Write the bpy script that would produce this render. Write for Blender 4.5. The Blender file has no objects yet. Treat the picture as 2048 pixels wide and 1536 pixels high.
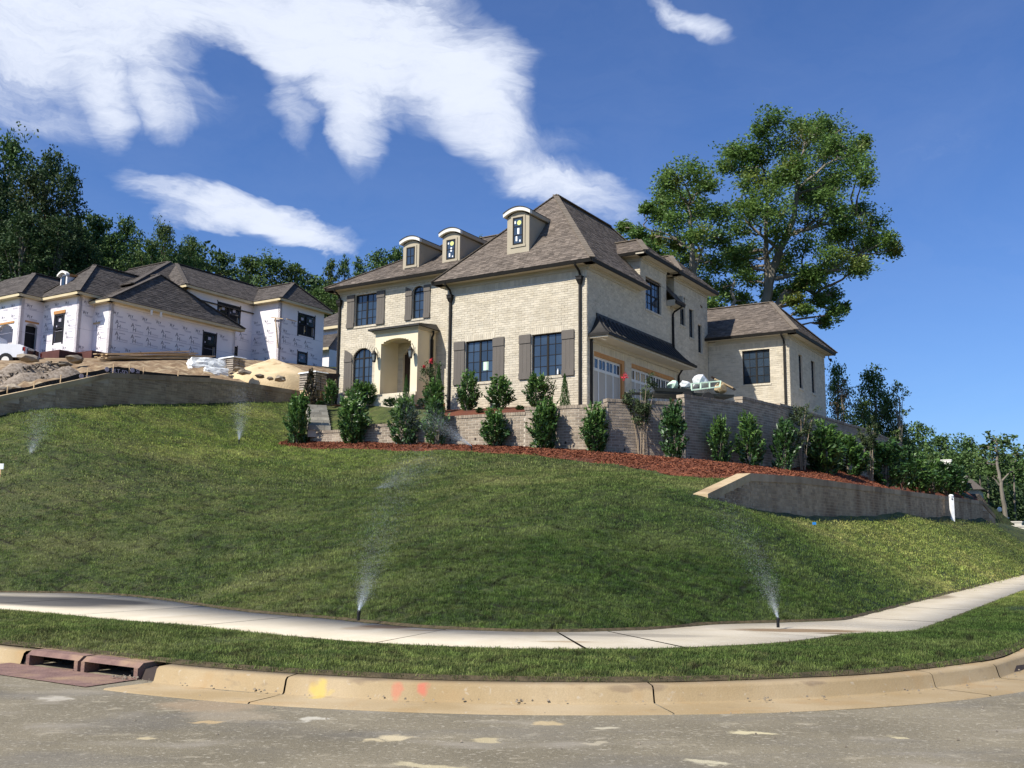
import bpy, math, random
import numpy as np
from mathutils import Vector, Matrix
random.seed(7); rng = np.random.default_rng(7)
SC = bpy.context.scene; COL = SC.collection

# ------------------------------------------------------------------ camera
F_, PITCH, ROLL, CZ = 2000.0, math.radians(8.615), math.radians(.5965), 1.6
_cp, _sp, _cr, _sr = math.cos(PITCH), math.sin(PITCH), math.cos(ROLL), math.sin(ROLL)
FW = np.array([0, _cp, _sp]); _up = np.array([0, -_sp, _cp]); _rt = np.array([1., 0, 0])
R2 = _cr*_rt + _sr*_up; U2 = -_sr*_rt + _cr*_up
cam = bpy.data.cameras.new('camera'); camo = bpy.data.objects.new('camera', cam); COL.objects.link(camo)
cam.sensor_width = 36; cam.lens = 36*F_/2048; cam.clip_start = .1; cam.clip_end = 5000
camo.matrix_world = Matrix(((R2[0], U2[0], -FW[0], 0), (R2[1], U2[1], -FW[1], 0), (R2[2], U2[2], -FW[2], CZ), (0, 0, 0, 1)))
SC.camera = camo
def ray(x, y): return FW + R2*(x-1024)/F_ - U2*(y-768)/F_
def at(x, y, Y):
    """world point seen at picture position x, y that lies Y metres down the view axis"""
    d = ray(x, y); return np.array([0, 0, CZ]) + d*(Y/d[1])

# ------------------------------------------------------------------ sun, sky, exposure
SUN = Vector((-.802*math.cos(math.radians(46)), -.597*math.cos(math.radians(46)), math.sin(math.radians(46)))).normalized()
sl = bpy.data.lights.new('sun', 'SUN'); sl.energy = 4.7; sl.angle = math.radians(.53); sl.color = (1, .945, .86)
so = bpy.data.objects.new('sun', sl); COL.objects.link(so); so.rotation_euler = SUN.to_track_quat('Z', 'Y').to_euler()
SC.view_settings.view_transform = 'Standard'; SC.view_settings.look = 'None'
SC.view_settings.exposure = .5; SC.view_settings.gamma = 1; SC.view_settings.use_curve_mapping = False
SC.cycles.max_bounces = 6; SC.cycles.transparent_max_bounces = 12; SC.cycles.caustics_reflective = False; SC.cycles.caustics_refractive = False
wo = bpy.data.worlds.new('World'); SC.world = wo; wo.use_nodes = True
def build_sky():
    nt = wo.node_tree; N = nt.nodes; L = nt.links; N.clear()
    out = N.new('ShaderNodeOutputWorld'); bg = N.new('ShaderNodeBackground'); L.new(bg.outputs[0], out.inputs[0])
    sky = N.new('ShaderNodeTexSky'); sky.sky_type = 'NISHITA'; sky.sun_disc = False
    sky.sun_elevation = math.radians(46); sky.sun_rotation = math.atan2(SUN.x, SUN.y)
    sky.air_density = 1.0; sky.dust_density = .6; sky.ozone_density = 3.0
    bg.inputs[1].default_value = .088
    tint = N.new('ShaderNodeMix'); tint.data_type = 'RGBA'; tint.blend_type = 'MULTIPLY'; tint.inputs[0].default_value = 1
    tint.inputs[7].default_value = (.56, .77, 1.14, 1)
    L.new(sky.outputs[0], tint.inputs[6])
    tc = N.new('ShaderNodeTexCoord'); sep = N.new('ShaderNodeSeparateXYZ'); L.new(tc.outputs['Generated'], sep.inputs[0])
    def m(op, a, b=None, c=None, clamp=False):
        n = N.new('ShaderNodeMath'); n.operation = op; n.use_clamp = clamp
        for i, v in enumerate((a, b, c)):
            if v is None: continue
            if isinstance(v, (int, float)): n.inputs[i].default_value = v
            else: L.new(v, n.inputs[i])
        return n.outputs[0]
    az = m('ARCTAN2', sep.outputs[0], sep.outputs[1]); el = m('ARCSINE', sep.outputs[2])
    cb = N.new('ShaderNodeCombineXYZ'); L.new(az, cb.inputs[0]); L.new(el, cb.inputs[1])
    def noise(scale, detail, rough, vec, dist=0, sc=(1, 1, 1), rot=0):
        mp = N.new('ShaderNodeMapping'); mp.inputs['Scale'].default_value = sc; mp.inputs['Rotation'].default_value = (0, 0, rot)
        L.new(vec, mp.inputs[0])
        n = N.new('ShaderNodeTexNoise'); n.inputs['Scale'].default_value = scale; n.inputs['Detail'].default_value = detail
        n.inputs['Roughness'].default_value = rough; n.inputs['Distortion'].default_value = dist; L.new(mp.outputs[0], n.inputs['Vector']); return n
    n1 = noise(7, 5, .6, cb.outputs[0], .6, (1, 1.5, 1), .5)
    sub = N.new('ShaderNodeVectorMath'); sub.operation = 'SUBTRACT'; L.new(n1.outputs['Color'], sub.inputs[0]); sub.inputs[1].default_value = (.5, .5, .5)
    sc = N.new('ShaderNodeVectorMath'); sc.operation = 'SCALE'; L.new(sub.outputs[0], sc.inputs[0]); sc.inputs['Scale'].default_value = .075
    ad = N.new('ShaderNodeVectorMath'); ad.operation = 'ADD'; L.new(cb.outputs[0], ad.inputs[0]); L.new(sc.outputs[0], ad.inputs[1])
    P = ad.outputs[0]
    # cloud banks: position and size of each bank (taken as bearing and height above the horizon)
    banks = [(60, 50, 460, 190, 8, 1.15), (330, 0, 460, 120, 4, 1.1), (720, 50, 460, 130, 8, 1.35), (860, 160, 280, 120, 18, 1.15), (640, 150, 210, 110, 38, .9),
             (975, 190, 110, 170, 10, .6), (215, 190, 60, 130, -25, .7), (325, 200, 45, 110, -30, .7), (570, 240, 50, 120, -35, .6), (700, 240, 70, 130, -22, .9),
             (450, 115, 110, 70, 10, -.75), (1010, 300, 270, 80, 35, .58), (1130, 340, 210, 75, 25, .55), (1190, 385, 180, 60, 12, .60), (1110, 250, 150, 40, 8, .35),
             (430, 405, 240, 46, 6, 1.2), (560, 440, 210, 52, 9, 1.2), (620, 475, 110, 40, 10, .6), (1375, 30, 150, 32, 24, 1.15), (1850, 300, 420, 170, 0, .24), (160, 270, 180, 40, 10, .3),
             (-500, 100, 600, 160, 10, .8), (-300, -300, 500, 160, 30, .7), (2900, 200, 500, 100, -10, .6), (900, -500, 500, 120, 20, .6)]
    tot = None
    for (x, y, rx, ry, rot, w) in banks:
        d = ray(x, y); d = d/np.linalg.norm(d)
        mp = N.new('ShaderNodeMapping'); mp.vector_type = 'TEXTURE'
        mp.inputs['Location'].default_value = (math.atan2(d[0], d[1]), math.asin(d[2]), 0)
        mp.inputs['Rotation'].default_value = (0, 0, -math.radians(rot))
        mp.inputs['Scale'].default_value = (rx/2100, ry/2100, 1)
        L.new(P, mp.inputs[0]); g = N.new('ShaderNodeTexGradient'); g.gradient_type = 'SPHERICAL'; L.new(mp.outputs[0], g.inputs[0])
        v = m('MULTIPLY', m('POWER', g.outputs['Fac'], .8), w); tot = v if tot is None else m('ADD', tot, v)
    n2 = noise(16, 7, .62, P, .9, (.55, 1.7, 1), .75)
    n3 = noise(60, 4, .6, P, .3, (.8, 1.4, 1), .6)
    fib = noise(30, 6, .7, P, .5, (.35, 2.6, 1), .78)
    tex = m('ADD', m('MULTIPLY', n2.outputs['Fac'], 1.5), m('MULTIPLY', n3.outputs['Fac'], .2))
    dens = m('MAXIMUM', m('SUBTRACT', m('MULTIPLY', tot, m('ADD', tex, .05)), .17), 0)
    dens = m('MULTIPLY', dens, m('ADD', m('MULTIPLY', fib.outputs['Fac'], 1.5), .30))
    cov = m('SUBTRACT', 1, m('POWER', 2.718, m('MULTIPLY', m('POWER', dens, 1.55), -2.3)))
    sm = N.new('ShaderNodeMapRange'); L.new(cov, sm.inputs[0]); sm.inputs[4].default_value = .96
    faint = m('MULTIPLY', noise(5, 8, .66, P, 1.2, (.6, 1.6, 1), .6).outputs['Fac'], .10)
    fac = m('ADD', sm.outputs[0], m('SUBTRACT', faint, .035), clamp=True)
    mx = N.new('ShaderNodeMix'); mx.data_type = 'RGBA'; L.new(fac, mx.inputs[0]); L.new(tint.outputs[2], mx.inputs[6])
    mx.inputs[7].default_value = (6.9, 7.4, 8.5, 1)
    L.new(mx.outputs[2], bg.inputs[0])
build_sky()

# ------------------------------------------------------------------ materials
MATS = {}
def mk(name, c1, c2=None, scale=3, rough=.85, bump=0, bscale=40, rnd=0, spec=.3, metal=0, c3=None, scale3=.4, f3=(.5, .62), trans=0, stretch=(1, 1, 1), coord='world', ramp=(.35, .65), detail=5):
    if name in MATS: return MATS[name]
    m = bpy.data.materials.new(name); m.use_nodes = True; nt = m.node_tree; N = nt.nodes; L = nt.links
    b = N['Principled BSDF']; b.inputs['Roughness'].default_value = rough; b.inputs['Metallic'].default_value = metal
    b.inputs['Specular IOR Level'].default_value = spec
    c2 = c2 or tuple(x*1.25 for x in c1)
    if coord == 'world': g = N.new('ShaderNodeNewGeometry').outputs['Position']
    else: g = N.new('ShaderNodeTexCoord').outputs['Object']
    mp = N.new('ShaderNodeMapping'); mp.inputs['Scale'].default_value = stretch; L.new(g, mp.inputs[0]); g = mp.outputs[0]
    n = N.new('ShaderNodeTexNoise'); n.inputs['Scale'].default_value = scale; n.inputs['Detail'].default_value = detail; n.inputs['Roughness'].default_value = .6; L.new(g, n.inputs['Vector'])
    r = N.new('ShaderNodeValToRGB'); r.color_ramp.elements[0].color = (*c1, 1); r.color_ramp.elements[1].color = (*c2, 1)
    r.color_ramp.elements[0].position = ramp[0]; r.color_ramp.elements[1].position = ramp[1]; L.new(n.outputs['Fac'], r.inputs[0]); c = r.outputs[0]
    if c3:
        n3 = N.new('ShaderNodeTexNoise'); n3.inputs['Scale'].default_value = scale3; n3.inputs['Detail'].default_value = 6; L.new(g, n3.inputs['Vector'])
        mr = N.new('ShaderNodeMapRange'); mr.inputs[1].default_value = f3[0]; mr.inputs[2].default_value = f3[1]; L.new(n3.outputs['Fac'], mr.inputs[0])
        mx = N.new('ShaderNodeMix'); mx.data_type = 'RGBA'; L.new(mr.outputs[0], mx.inputs[0]); L.new(c, mx.inputs[6]); mx.inputs[7].default_value = (*c3, 1); c = mx.outputs[2]
    if rnd:
        a = N.new('ShaderNodeAttribute'); a.attribute_name = 'rnd'; oi = N.new('ShaderNodeObjectInfo')
        s = N.new('ShaderNodeMath'); s.operation = 'ADD'; L.new(a.outputs['Fac'], s.inputs[0]); L.new(oi.outputs['Random'], s.inputs[1])
        f = N.new('ShaderNodeMath'); f.operation = 'FRACT'; L.new(s.outputs[0], f.inputs[0])
        mr = N.new('ShaderNodeMapRange'); mr.inputs[3].default_value = 1-rnd; mr.inputs[4].default_value = 1+rnd; L.new(f.outputs[0], mr.inputs[0])
        hs = N.new('ShaderNodeHueSaturation'); L.new(c, hs.inputs['Color']); L.new(mr.outputs[0], hs.inputs['Value']); c = hs.outputs[0]
    L.new(c, b.inputs['Base Color'])
    if bump:
        nb = N.new('ShaderNodeTexNoise'); nb.inputs['Scale'].default_value = bscale; nb.inputs['Detail'].default_value = 4; L.new(g, nb.inputs['Vector'])
        bm = N.new('ShaderNodeBump'); bm.inputs['Strength'].default_value = min(1, bump); bm.inputs['Distance'].default_value = .02*max(1, bump); L.new(nb.outputs['Fac'], bm.inputs['Height']); L.new(bm.outputs[0], b.inputs['Normal'])
    if trans:
        t = N.new('ShaderNodeBsdfTranslucent'); L.new(c, t.inputs[0]); ms = N.new('ShaderNodeMixShader'); ms.inputs[0].default_value = trans
        L.new(b.outputs[0], ms.inputs[1]); L.new(t.outputs[0], ms.inputs[2]); L.new(ms.outputs[0], N['Material Output'].inputs[0])
    MATS[name] = m; return m
def setup_mats():
    mk('facade_brick', (.53, .465, .345), (.61, .545, .42), 2.2, .9, .4, 60, rnd=.10, c3=(.42, .365, .28), scale3=7, f3=(.60, .76))
    mk('facade_mortar', (.60, .545, .44), (.66, .60, .49), 4, .95)
    mk('garden_brick', (.29, .235, .172), (.37, .305, .225), 3, .92, .6, 50, rnd=.22, c3=(.24, .19, .15), scale3=.9, f3=(.55, .8))
    mk('garden_mortar', (.50, .44, .34), (.58, .51, .40), 3, .95)
    mk('dark_brick', (.36, .26, .16), (.45, .335, .215), 2, .9, .5, 50, rnd=.2, c3=(.21, .135, .078), scale3=.8, f3=(.48, .68), stretch=(1, 1, .5))
    mk('dark_mortar', (.44, .34, .235), (.50, .40, .285), 2, .95)
    mk('cap_stone', (.42, .31, .17), (.52, .40, .24), 3, .9, .3, 30, c3=(.24, .16, .09), scale3=.8, f3=(.5, .7))
    mk('shingle', (.135, .108, .085), (.17, .14, .112), 9, .9, .5, 120, rnd=.38)
    mk('shingle_dark', (.075, .064, .055), (.10, .086, .074), 9, .9, .5, 120, rnd=.30)
    mk('ridge_shingle', (.17, .14, .105), (.20, .165, .125), 6, .9, rnd=.1)
    mk('ridge_shingle_dark', (.10, .086, .072), (.125, .107, .09), 6, .9, rnd=.1)
    mk('roof_base', (.08, .066, .054))
    mk('stucco_cream', (.72, .63, .44), (.76, .67, .48), 1.5, .9, .2, 80)
    mk('stucco_tan', (.40, .35, .255), (.43, .375, .275), 2, .9, .2, 80)
    mk('trim_cream', (.46, .41, .31), (.50, .445, .34), 2, .7)
    mk('trim_white', (.80, .77, .68), (.83, .80, .72), 2, .6)
    mk('bronze', (.016, .0145, .012), (.020, .018, .015), 5, .6, spec=.2)
    mk('metal_roof', (.028, .026, .023), (.036, .033, .03), 2, .55, spec=.3)
    mk('shutter_paint', (.118, .103, .086), (.135, .118, .098), 6, .7, .15, 30, stretch=(1, 1, .15))
    mk('wood_trim', (.42, .20, .07), (.52, .27, .10), 4, .7, stretch=(1, 1, .3))
    mk('lumber', (.52, .37, .20), (.62, .46, .27), 3, .8, rnd=.2)
    mk('fascia_wood', (.56, .46, .27), (.64, .54, .34), 1.5, .8)
    mk('door_white', (.62, .62, .58), (.66, .66, .62), 2, .5)
    mk('door_tan', (.40, .36, .30), (.43, .39, .33), 2, .6)
    mk('dark_wood', (.035, .022, .015), (.05, .032, .02), 3, .5)
    mk('house_wrap', (.80, .75, .75), (.84, .79, .79), 1.2, .6, .5, 3, c3=(.87, .83, .82), scale3=.5)
    mk('wrap_print', (.10, .10, .13)); mk('wrap_print_grey', (.38, .36, .41))
    mk('flashing_tape', (.012, .012, .015), rough=.6)
    mk('waterproofing', (.085, .030, .022), (.11, .04, .03), 2, .7)
    mk('paper_green', (.55, .72, .55), rough=.8); mk('paper_yellow', (.62, .66, .22), rough=.8); mk('paper_white', (.8, .82, .8), rough=.8)
    mk('dark_interior', (.012, .013, .015), (.02, .02, .022), 1)
    mk('soil', (.15, .095, .05), (.27, .19, .11), 1.8, .95, 1.0, 12, c3=(.36, .28, .17), scale3=2.5, f3=(.5, .65))
    mk('sand', (.55, .42, .24), (.64, .50, .30), 1.5, .95, 1.0, 14, c3=(.36, .25, .13), scale3=2, f3=(.58, .72))
    mk('rock', (.20, .165, .12), (.32, .27, .2), 3, .9, 1.0, 8, rnd=.3)
    mk('gravel_mix', (.11, .085, .06), (.25, .21, .165), 7, .95, 1.0, 10, rnd=.35)
    mk('mulch', (.11, .034, .015), (.17, .055, .026), 6, .95, 1.2, 20, c3=(.10, .035, .02), scale3=1.5)
    mk('mulch_chip', (.145, .044, .019), (.24, .088, .045), 8, .95, rnd=.4)
    mk('plastic_white', (.66, .68, .66), (.76, .78, .76), 5, .35, .8, 9, spec=.5)
    mk('bag_stack', (.26, .22, .17), (.36, .31, .25), 5, .8, .5, 20, rnd=.15)
    mk('fabric_black', (.010, .013, .012), (.02, .024, .022), 3, .8)
    mk('white_paint', (.74, .75, .76), (.8, .8, .8), 3, .3, spec=.5)
    mk('tail_red', (.35, .02, .015), rough=.3); mk('tyre', (.02, .02, .02))
    mk('stone_step', (.30, .28, .23), (.40, .37, .30), 3, .9, .4, 30, rnd=.3)
    mk('bark', (.13, .11, .085), (.22, .19, .15), 3, .95, 1.0, 10, stretch=(1, 1, .3))
    mk('bark_pale', (.17, .15, .115), (.26, .23, .18), 2, .9, .7, 10, stretch=(1, 1, .3))
    mk('bark_tan', (.34, .26, .17), (.42, .33, .23), 4, .9)
    mk('leaf_laurel', (.034, .088, .022), (.06, .13, .034), 5, .42, rnd=.45, spec=.5, trans=.22)
    mk('leaf_laurel_young', (.10, .20, .045), (.15, .26, .06), 5, .45, rnd=.35, spec=.5, trans=.3)
    mk('leaf_magnolia', (.035, .038, .018), (.075, .05, .028), 5, .4, rnd=.4, spec=.5, trans=.1)
    mk('leaf_myrtle', (.055, .085, .032), (.085, .12, .045), 5, .6, rnd=.4, trans=.25)
    mk('leaf_arb', (.045, .105, .022), (.075, .15, .035), 6, .7, rnd=.35, trans=.15)
    mk('leaf_tree', (.10, .185, .042), (.165, .26, .062), .35, .55, rnd=.42, spec=.4, trans=.40, c3=(.23, .24, .05), scale3=.28, f3=(.55, .68))
    mk('leaf_wood', (.065, .125, .032), (.11, .18, .05), .3, .65, rnd=.42, trans=.25, c3=(.085, .11, .03), scale3=.12, f3=(.5, .7))
    mk('leaf_dark', (.038, .072, .024), (.062, .105, .034), .3, .7, rnd=.4, trans=.18, c3=(.06, .062, .02), scale3=.15, f3=(.55, .75))
    mk('leaf_brown', (.13, .085, .04), (.2, .14, .07), 1, .8, rnd=.4, trans=.2)
    mk('flower_red', (.62, .04, .06), (.75, .08, .10), 5, .6, trans=.2)
    mk('flower_white', (.8, .8, .78)); mk('sprinkler_black', (.012, .012, .012), rough=.5)
    mk('iron', (.03, .022, .018), (.05, .035, .028), 5, .8)
    mk('inlet_iron', (.17, .10, .082), (.25, .155, .12), 5, .85, .6, 40, c3=(.33, .22, .13), scale3=2, f3=(.5, .7))
    mk('white_post', (.82, .82, .80), rough=.5)
    mk('far_green', (.02, .045, .016), (.04, .07, .022), .12, .9, 1.0, .8)
    mk('concrete', (.50, .46, .38), (.58, .54, .45), 1.2, .9, .3, 60, c3=(.42, .36, .27), scale3=.7, f3=(.52, .7))
    mk('drive_concrete', (.50, .47, .40), (.56, .53, .46), 1.2, .9)
    # lamp glass
    g = mk('glass', (.024, .038, .056), (.034, .052, .074), .8, .04, spec=.9, rnd=.35)
    mk('glass_dark', (.012, .014, .018), (.018, .02, .026), .8, .05, spec=.7)
    mk('lantern_glass', (.10, .12, .13), (.14, .16, .17), 2, .1, spec=.6)
    # water drops
    w = bpy.data.materials.new('water_drops'); w.use_nodes = True; N = w.node_tree.nodes; L = w.node_tree.links; b = N['Principled BSDF']
    b.inputs['Base Color'].default_value = (.85, .9, .95, 1); b.inputs['Roughness'].default_value = .3
    t = N.new('ShaderNodeBsdfTransparent'); tr = N.new('ShaderNodeBsdfTranslucent'); tr.inputs[0].default_value = (.85, .9, .95, 1)
    a = N.new('ShaderNodeMixShader'); a.inputs[0].default_value = .5; L.new(b.outputs[0], a.inputs[1]); L.new(tr.outputs[0], a.inputs[2])
    c = N.new('ShaderNodeMixShader'); c.inputs[0].default_value = .45; L.new(t.outputs[0], c.inputs[1]); L.new(a.outputs[0], c.inputs[2])
    L.new(c.outputs[0], N['Material Output'].inputs[0]); MATS['water_drops'] = w
    # turf: shared by the ground under the grass and the blades
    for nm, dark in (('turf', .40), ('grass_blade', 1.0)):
        m = bpy.data.materials.new(nm); m.use_nodes = True; N = m.node_tree.nodes; L = m.node_tree.links; b = N['Principled BSDF']
        b.inputs['Roughness'].default_value = .75; b.inputs['Specular IOR Level'].default_value = .25
        geo = N.new('ShaderNodeNewGeometry')
        def nz(s, d, st=(1, 1, 1), rot=0):
            mp = N.new('ShaderNodeMapping'); mp.inputs['Scale'].default_value = st; mp.inputs['Rotation'].default_value = (0, 0, rot); L.new(geo.outputs['Position'], mp.inputs[0])
            n = N.new('ShaderNodeTexNoise'); n.inputs['Scale'].default_value = s; n.inputs['Detail'].default_value = d; n.inputs['Roughness'].default_value = .62; L.new(mp.outputs[0], n.inputs['Vector']); return n.outputs['Fac']
        def ramp(f, a, b_, ca, cb_):
            r = N.new('ShaderNodeValToRGB'); r.color_ramp.elements[0].position = a; r.color_ramp.elements[1].position = b_
            r.color_ramp.elements[0].color = (*ca, 1); r.color_ramp.elements[1].color = (*cb_, 1); L.new(f, r.inputs[0]); return r.outputs[0]
        def mix(f, c1, c2, bt='MIX'):
            x = N.new('ShaderNodeMix'); x.data_type = 'RGBA'; x.blend_type = bt
            for i, v in ((0, f), (6, c1), (7, c2)):
                if isinstance(v, (float, int)): x.inputs[i].default_value = v
                elif isinstance(v, tuple): x.inputs[i].default_value = (*v, 1)
                else: L.new(v, x.inputs[i])
            return x.outputs[2]
        base = ramp(nz(.9, 6), .35, .68, (.075, .118, .028), (.165, .205, .055))
        fine = ramp(nz(5, 6), .38, .64, (.50, .54, .50), (1.38, 1.36, 1.25))
        base = mix(1.0, base, fine, 'MULTIPLY')
        dry = ramp(nz(.28, 6, (1, 1.6, 1), .6), .50, .70, (0, 0, 0), (1, 1, 1))
        base = mix(dry, base, (.25, .255, .09))
        # strips of sod laid across the bank
        bp = ramp(nz(1.6, 5, (1, 5, 1), .56), .52, .66, (0, 0, 0), (.75, .75, .75))
        base = mix(bp, base, (.24, .235, .082))
        tan = ramp(nz(3.2, 5), .63, .74, (0, 0, 0), (.8, .8, .8))
        base = mix(tan, base, (.30, .25, .13))
        # seams between the rolls of sod
        mp = N.new('ShaderNodeMapping'); mp.inputs['Rotation'].default_value = (0, 0, .56); L.new(geo.outputs['Position'], mp.inputs[0])
        wv = N.new('ShaderNodeTexNoise'); wv.inputs['Scale'].default_value = 1.2; L.new(mp.outputs[0], wv.inputs['Vector'])
        v1 = N.new('ShaderNodeVectorMath'); v1.operation = 'MULTIPLY_ADD'; L.new(wv.outputs['Color'], v1.inputs[0]); v1.inputs[1].default_value = (.35, .35, 0); L.new(mp.outputs[0], v1.inputs[2])
        bk = N.new('ShaderNodeTexBrick'); L.new(v1.outputs[0], bk.inputs['Vector']); bk.inputs['Color1'].default_value = (0, 0, 0, 1); bk.inputs['Color2'].default_value = (.18, .18, .18, 1); bk.inputs['Mortar'].default_value = (1, 1, 1, 1)
        bk.inputs['Scale'].default_value = 1; bk.inputs['Brick Width'].default_value = 1.35; bk.inputs['Row Height'].default_value = .6; bk.inputs['Mortar Size'].default_value = .06; bk.inputs['Mortar Smooth'].default_value = .6
        sf = mix(1.0, bk.outputs['Color'], ramp(nz(1.1, 4), .44, .58, (0, 0, 0), (.85, .85, .85)), 'MULTIPLY'); base = mix(sf, base, (.045, .042, .016))
        # slope shading painted in: deeper green corner, paler right slope; sod paler top left
        for (cx, cy, rx, ry, col, op, bt) in ((4.5, 19, 9.5, 9, (.50, .66, .50), .95, 'MULTIPLY'), (-7, 24, 8, 7, (.72, .82, .72), .7, 'MULTIPLY'), (17, 33, 11, 17, (1.75, 1.62, 1.5), 1, 'MULTIPLY'), (-13, 40, 15, 9, (1.40, 1.42, 1.1), 1, 'MULTIPLY')):
            mp = N.new('ShaderNodeMapping'); mp.vector_type = 'TEXTURE'; mp.inputs['Location'].default_value = (cx, cy, 0); mp.inputs['Scale'].default_value = (rx, ry, 60)
            wv = N.new('ShaderNodeTexNoise'); wv.inputs['Scale'].default_value = .35; wv.inputs['Detail'].default_value = 4; L.new(geo.outputs['Position'], wv.inputs['Vector'])
            v1 = N.new('ShaderNodeVectorMath'); v1.operation = 'MULTIPLY_ADD'; L.new(wv.outputs['Color'], v1.inputs[0]); v1.inputs[1].default_value = (7, 7, 0); v1.inputs[2].default_value = (-3.5, -3.5, 0)
            v2 = N.new('ShaderNodeVectorMath'); L.new(v1.outputs[0], v2.inputs[0]); L.new(geo.outputs['Position'], v2.inputs[1]); L.new(v2.outputs[0], mp.inputs[0])
            gr = N.new('ShaderNodeTexGradient'); gr.gradient_type = 'SPHERICAL'; L.new(mp.outputs[0], gr.inputs[0]); base = mix(ramp(gr.outputs['Fac'], 0, .55, (0, 0, 0), (op, op, op)), base, mix(1.0, base, col, bt))
        oi = N.new('ShaderNodeObjectInfo'); mr = N.new('ShaderNodeMapRange'); mr.inputs[3].default_value = .55*dark; mr.inputs[4].default_value = 1.85*dark; L.new(oi.outputs['Random'], mr.inputs[0])
        hs = N.new('ShaderNodeHueSaturation'); L.new(base, hs.inputs['Color'])
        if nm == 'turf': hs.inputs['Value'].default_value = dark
        else: L.new(mr.outputs[0], hs.inputs['Value'])
        L.new(hs.outputs[0], b.inputs['Base Color'])
        if nm == 'turf':
            nb = N.new('ShaderNodeTexNoise'); nb.inputs['Scale'].default_value = 14; nb.inputs['Detail'].default_value = 6; L.new(geo.outputs['Position'], nb.inputs['Vector'])
            bm = N.new('ShaderNodeBump'); bm.inputs['Strength'].default_value = 1; bm.inputs['Distance'].default_value = .06; L.new(nb.outputs['Fac'], bm.inputs['Height']); L.new(bm.outputs[0], b.inputs['Normal'])
        else:
            t = N.new('ShaderNodeBsdfTranslucent'); L.new(hs.outputs[0], t.inputs[0]); ms = N.new('ShaderNodeMixShader'); ms.inputs[0].default_value = .25
            L.new(b.outputs[0], ms.inputs[1]); L.new(t.outputs[0], ms.inputs[2]); L.new(ms.outputs[0], N['Material Output'].inputs[0])
        MATS[nm] = m
    # asphalt, kerb and pavement with their stains and one painted cast shadow
    def stained(nm, c1, c2, sc, patches, rough=.9, speck=.18, bs=80, bump=.4, extra=None):
        m = bpy.data.materials.new(nm); m.use_nodes = True; N = m.node_tree.nodes; L = m.node_tree.links; b = N['Principled BSDF']
        b.inputs['Roughness'].default_value = rough; b.inputs['Specular IOR Level'].default_value = .25
        geo = N.new('ShaderNodeNewGeometry').outputs['Position']
        def nz(s, d, dist=0, st=(1, 1, 1), rot=0):
            mp = N.new('ShaderNodeMapping'); mp.inputs['Scale'].default_value = st; mp.inputs['Rotation'].default_value = (0, 0, rot); L.new(geo, mp.inputs[0])
            n = N.new('ShaderNodeTexNoise'); n.inputs['Scale'].default_value = s; n.inputs['Detail'].default_value = d; n.inputs['Distortion'].default_value = dist; L.new(mp.outputs[0], n.inputs['Vector']); return n.outputs['Fac']
        def ramp(f, a, b_, ca, cb_):
            r = N.new('ShaderNodeValToRGB'); r.color_ramp.elements[0].position = a; r.color_ramp.elements[1].position = b_
            r.color_ramp.elements[0].color = (*ca, 1); r.color_ramp.elements[1].color = (*cb_, 1); L.new(f, r.inputs[0]); return r.outputs[0]
        def mix(f, c1, c2, bt='MIX'):
            x = N.new('ShaderNodeMix'); x.data_type = 'RGBA'; x.blend_type = bt
            for i, v in ((0, f), (6, c1), (7, c2)):
                if isinstance(v, (float, int)): x.inputs[i].default_value = v
                elif isinstance(v, tuple): x.inputs[i].default_value = (*v, 1)
                else: L.new(v, x.inputs[i])
            return x.outputs[2]
        c = ramp(nz(sc, 6), .35, .65, c1, c2)
        g = ramp(nz(110, 3), .35, .65, (1-speck,)*3, (1+speck,)*3); c = mix(1.0, c, g, 'MULTIPLY')
        for (s, d, a, b_, col, st, op) in patches:
            c = mix(ramp(nz(s, d, .3, st), a, b_, (0, 0, 0), (op, op, op)), c, col)
        if extra:   # spots with a place of their own: (x, y, rx, ry, rot, colour, opacity, raggedness)
            dn = N.new('ShaderNodeTexNoise'); dn.inputs['Scale'].default_value = 6; dn.inputs['Detail'].default_value = 5; L.new(geo, dn.inputs['Vector'])
            sb = N.new('ShaderNodeVectorMath'); sb.operation = 'SUBTRACT'; L.new(dn.outputs['Color'], sb.inputs[0]); sb.inputs[1].default_value = (.5, .5, .5)
            for (x, y, z, rx, ry, rz, rot, col, op, rag) in extra:
                s2 = N.new('ShaderNodeVectorMath'); s2.operation = 'SCALE'; L.new(sb.outputs[0], s2.inputs[0]); s2.inputs['Scale'].default_value = rag
                ad = N.new('ShaderNodeVectorMath'); L.new(geo, ad.inputs[0]); L.new(s2.outputs[0], ad.inputs[1])
                mp = N.new('ShaderNodeMapping'); mp.vector_type = 'TEXTURE'; mp.inputs['Location'].default_value = (x, y, z); mp.inputs['Rotation'].default_value = (0, 0, rot); mp.inputs['Scale'].default_value = (rx, ry, rz)
                L.new(ad.outputs[0], mp.inputs[0]); gr = N.new('ShaderNodeTexGradient'); gr.gradient_type = 'SPHERICAL'; L.new(mp.outputs[0], gr.inputs[0])
                c = mix(ramp(gr.outputs['Fac'], .0, .4, (0, 0, 0), (op, op, op)), c, col)
        L.new(c, b.inputs['Base Color'])
        nb = N.new('ShaderNodeTexNoise'); nb.inputs['Scale'].default_value = bs; nb.inputs['Detail'].default_value = 3; L.new(geo, nb.inputs['Vector'])
        bm = N.new('ShaderNodeBump'); bm.inputs['Strength'].default_value = bump; bm.inputs['Distance'].default_value = .01; L.new(nb.outputs['Fac'], bm.inputs['Height']); L.new(bm.outputs[0], b.inputs['Normal'])
        MATS[nm] = m
    def gz(x, y, z): d = ray(x, y); return np.array([0, 0, CZ]) + d*((z-CZ)/d[2])
    ex = []
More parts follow.
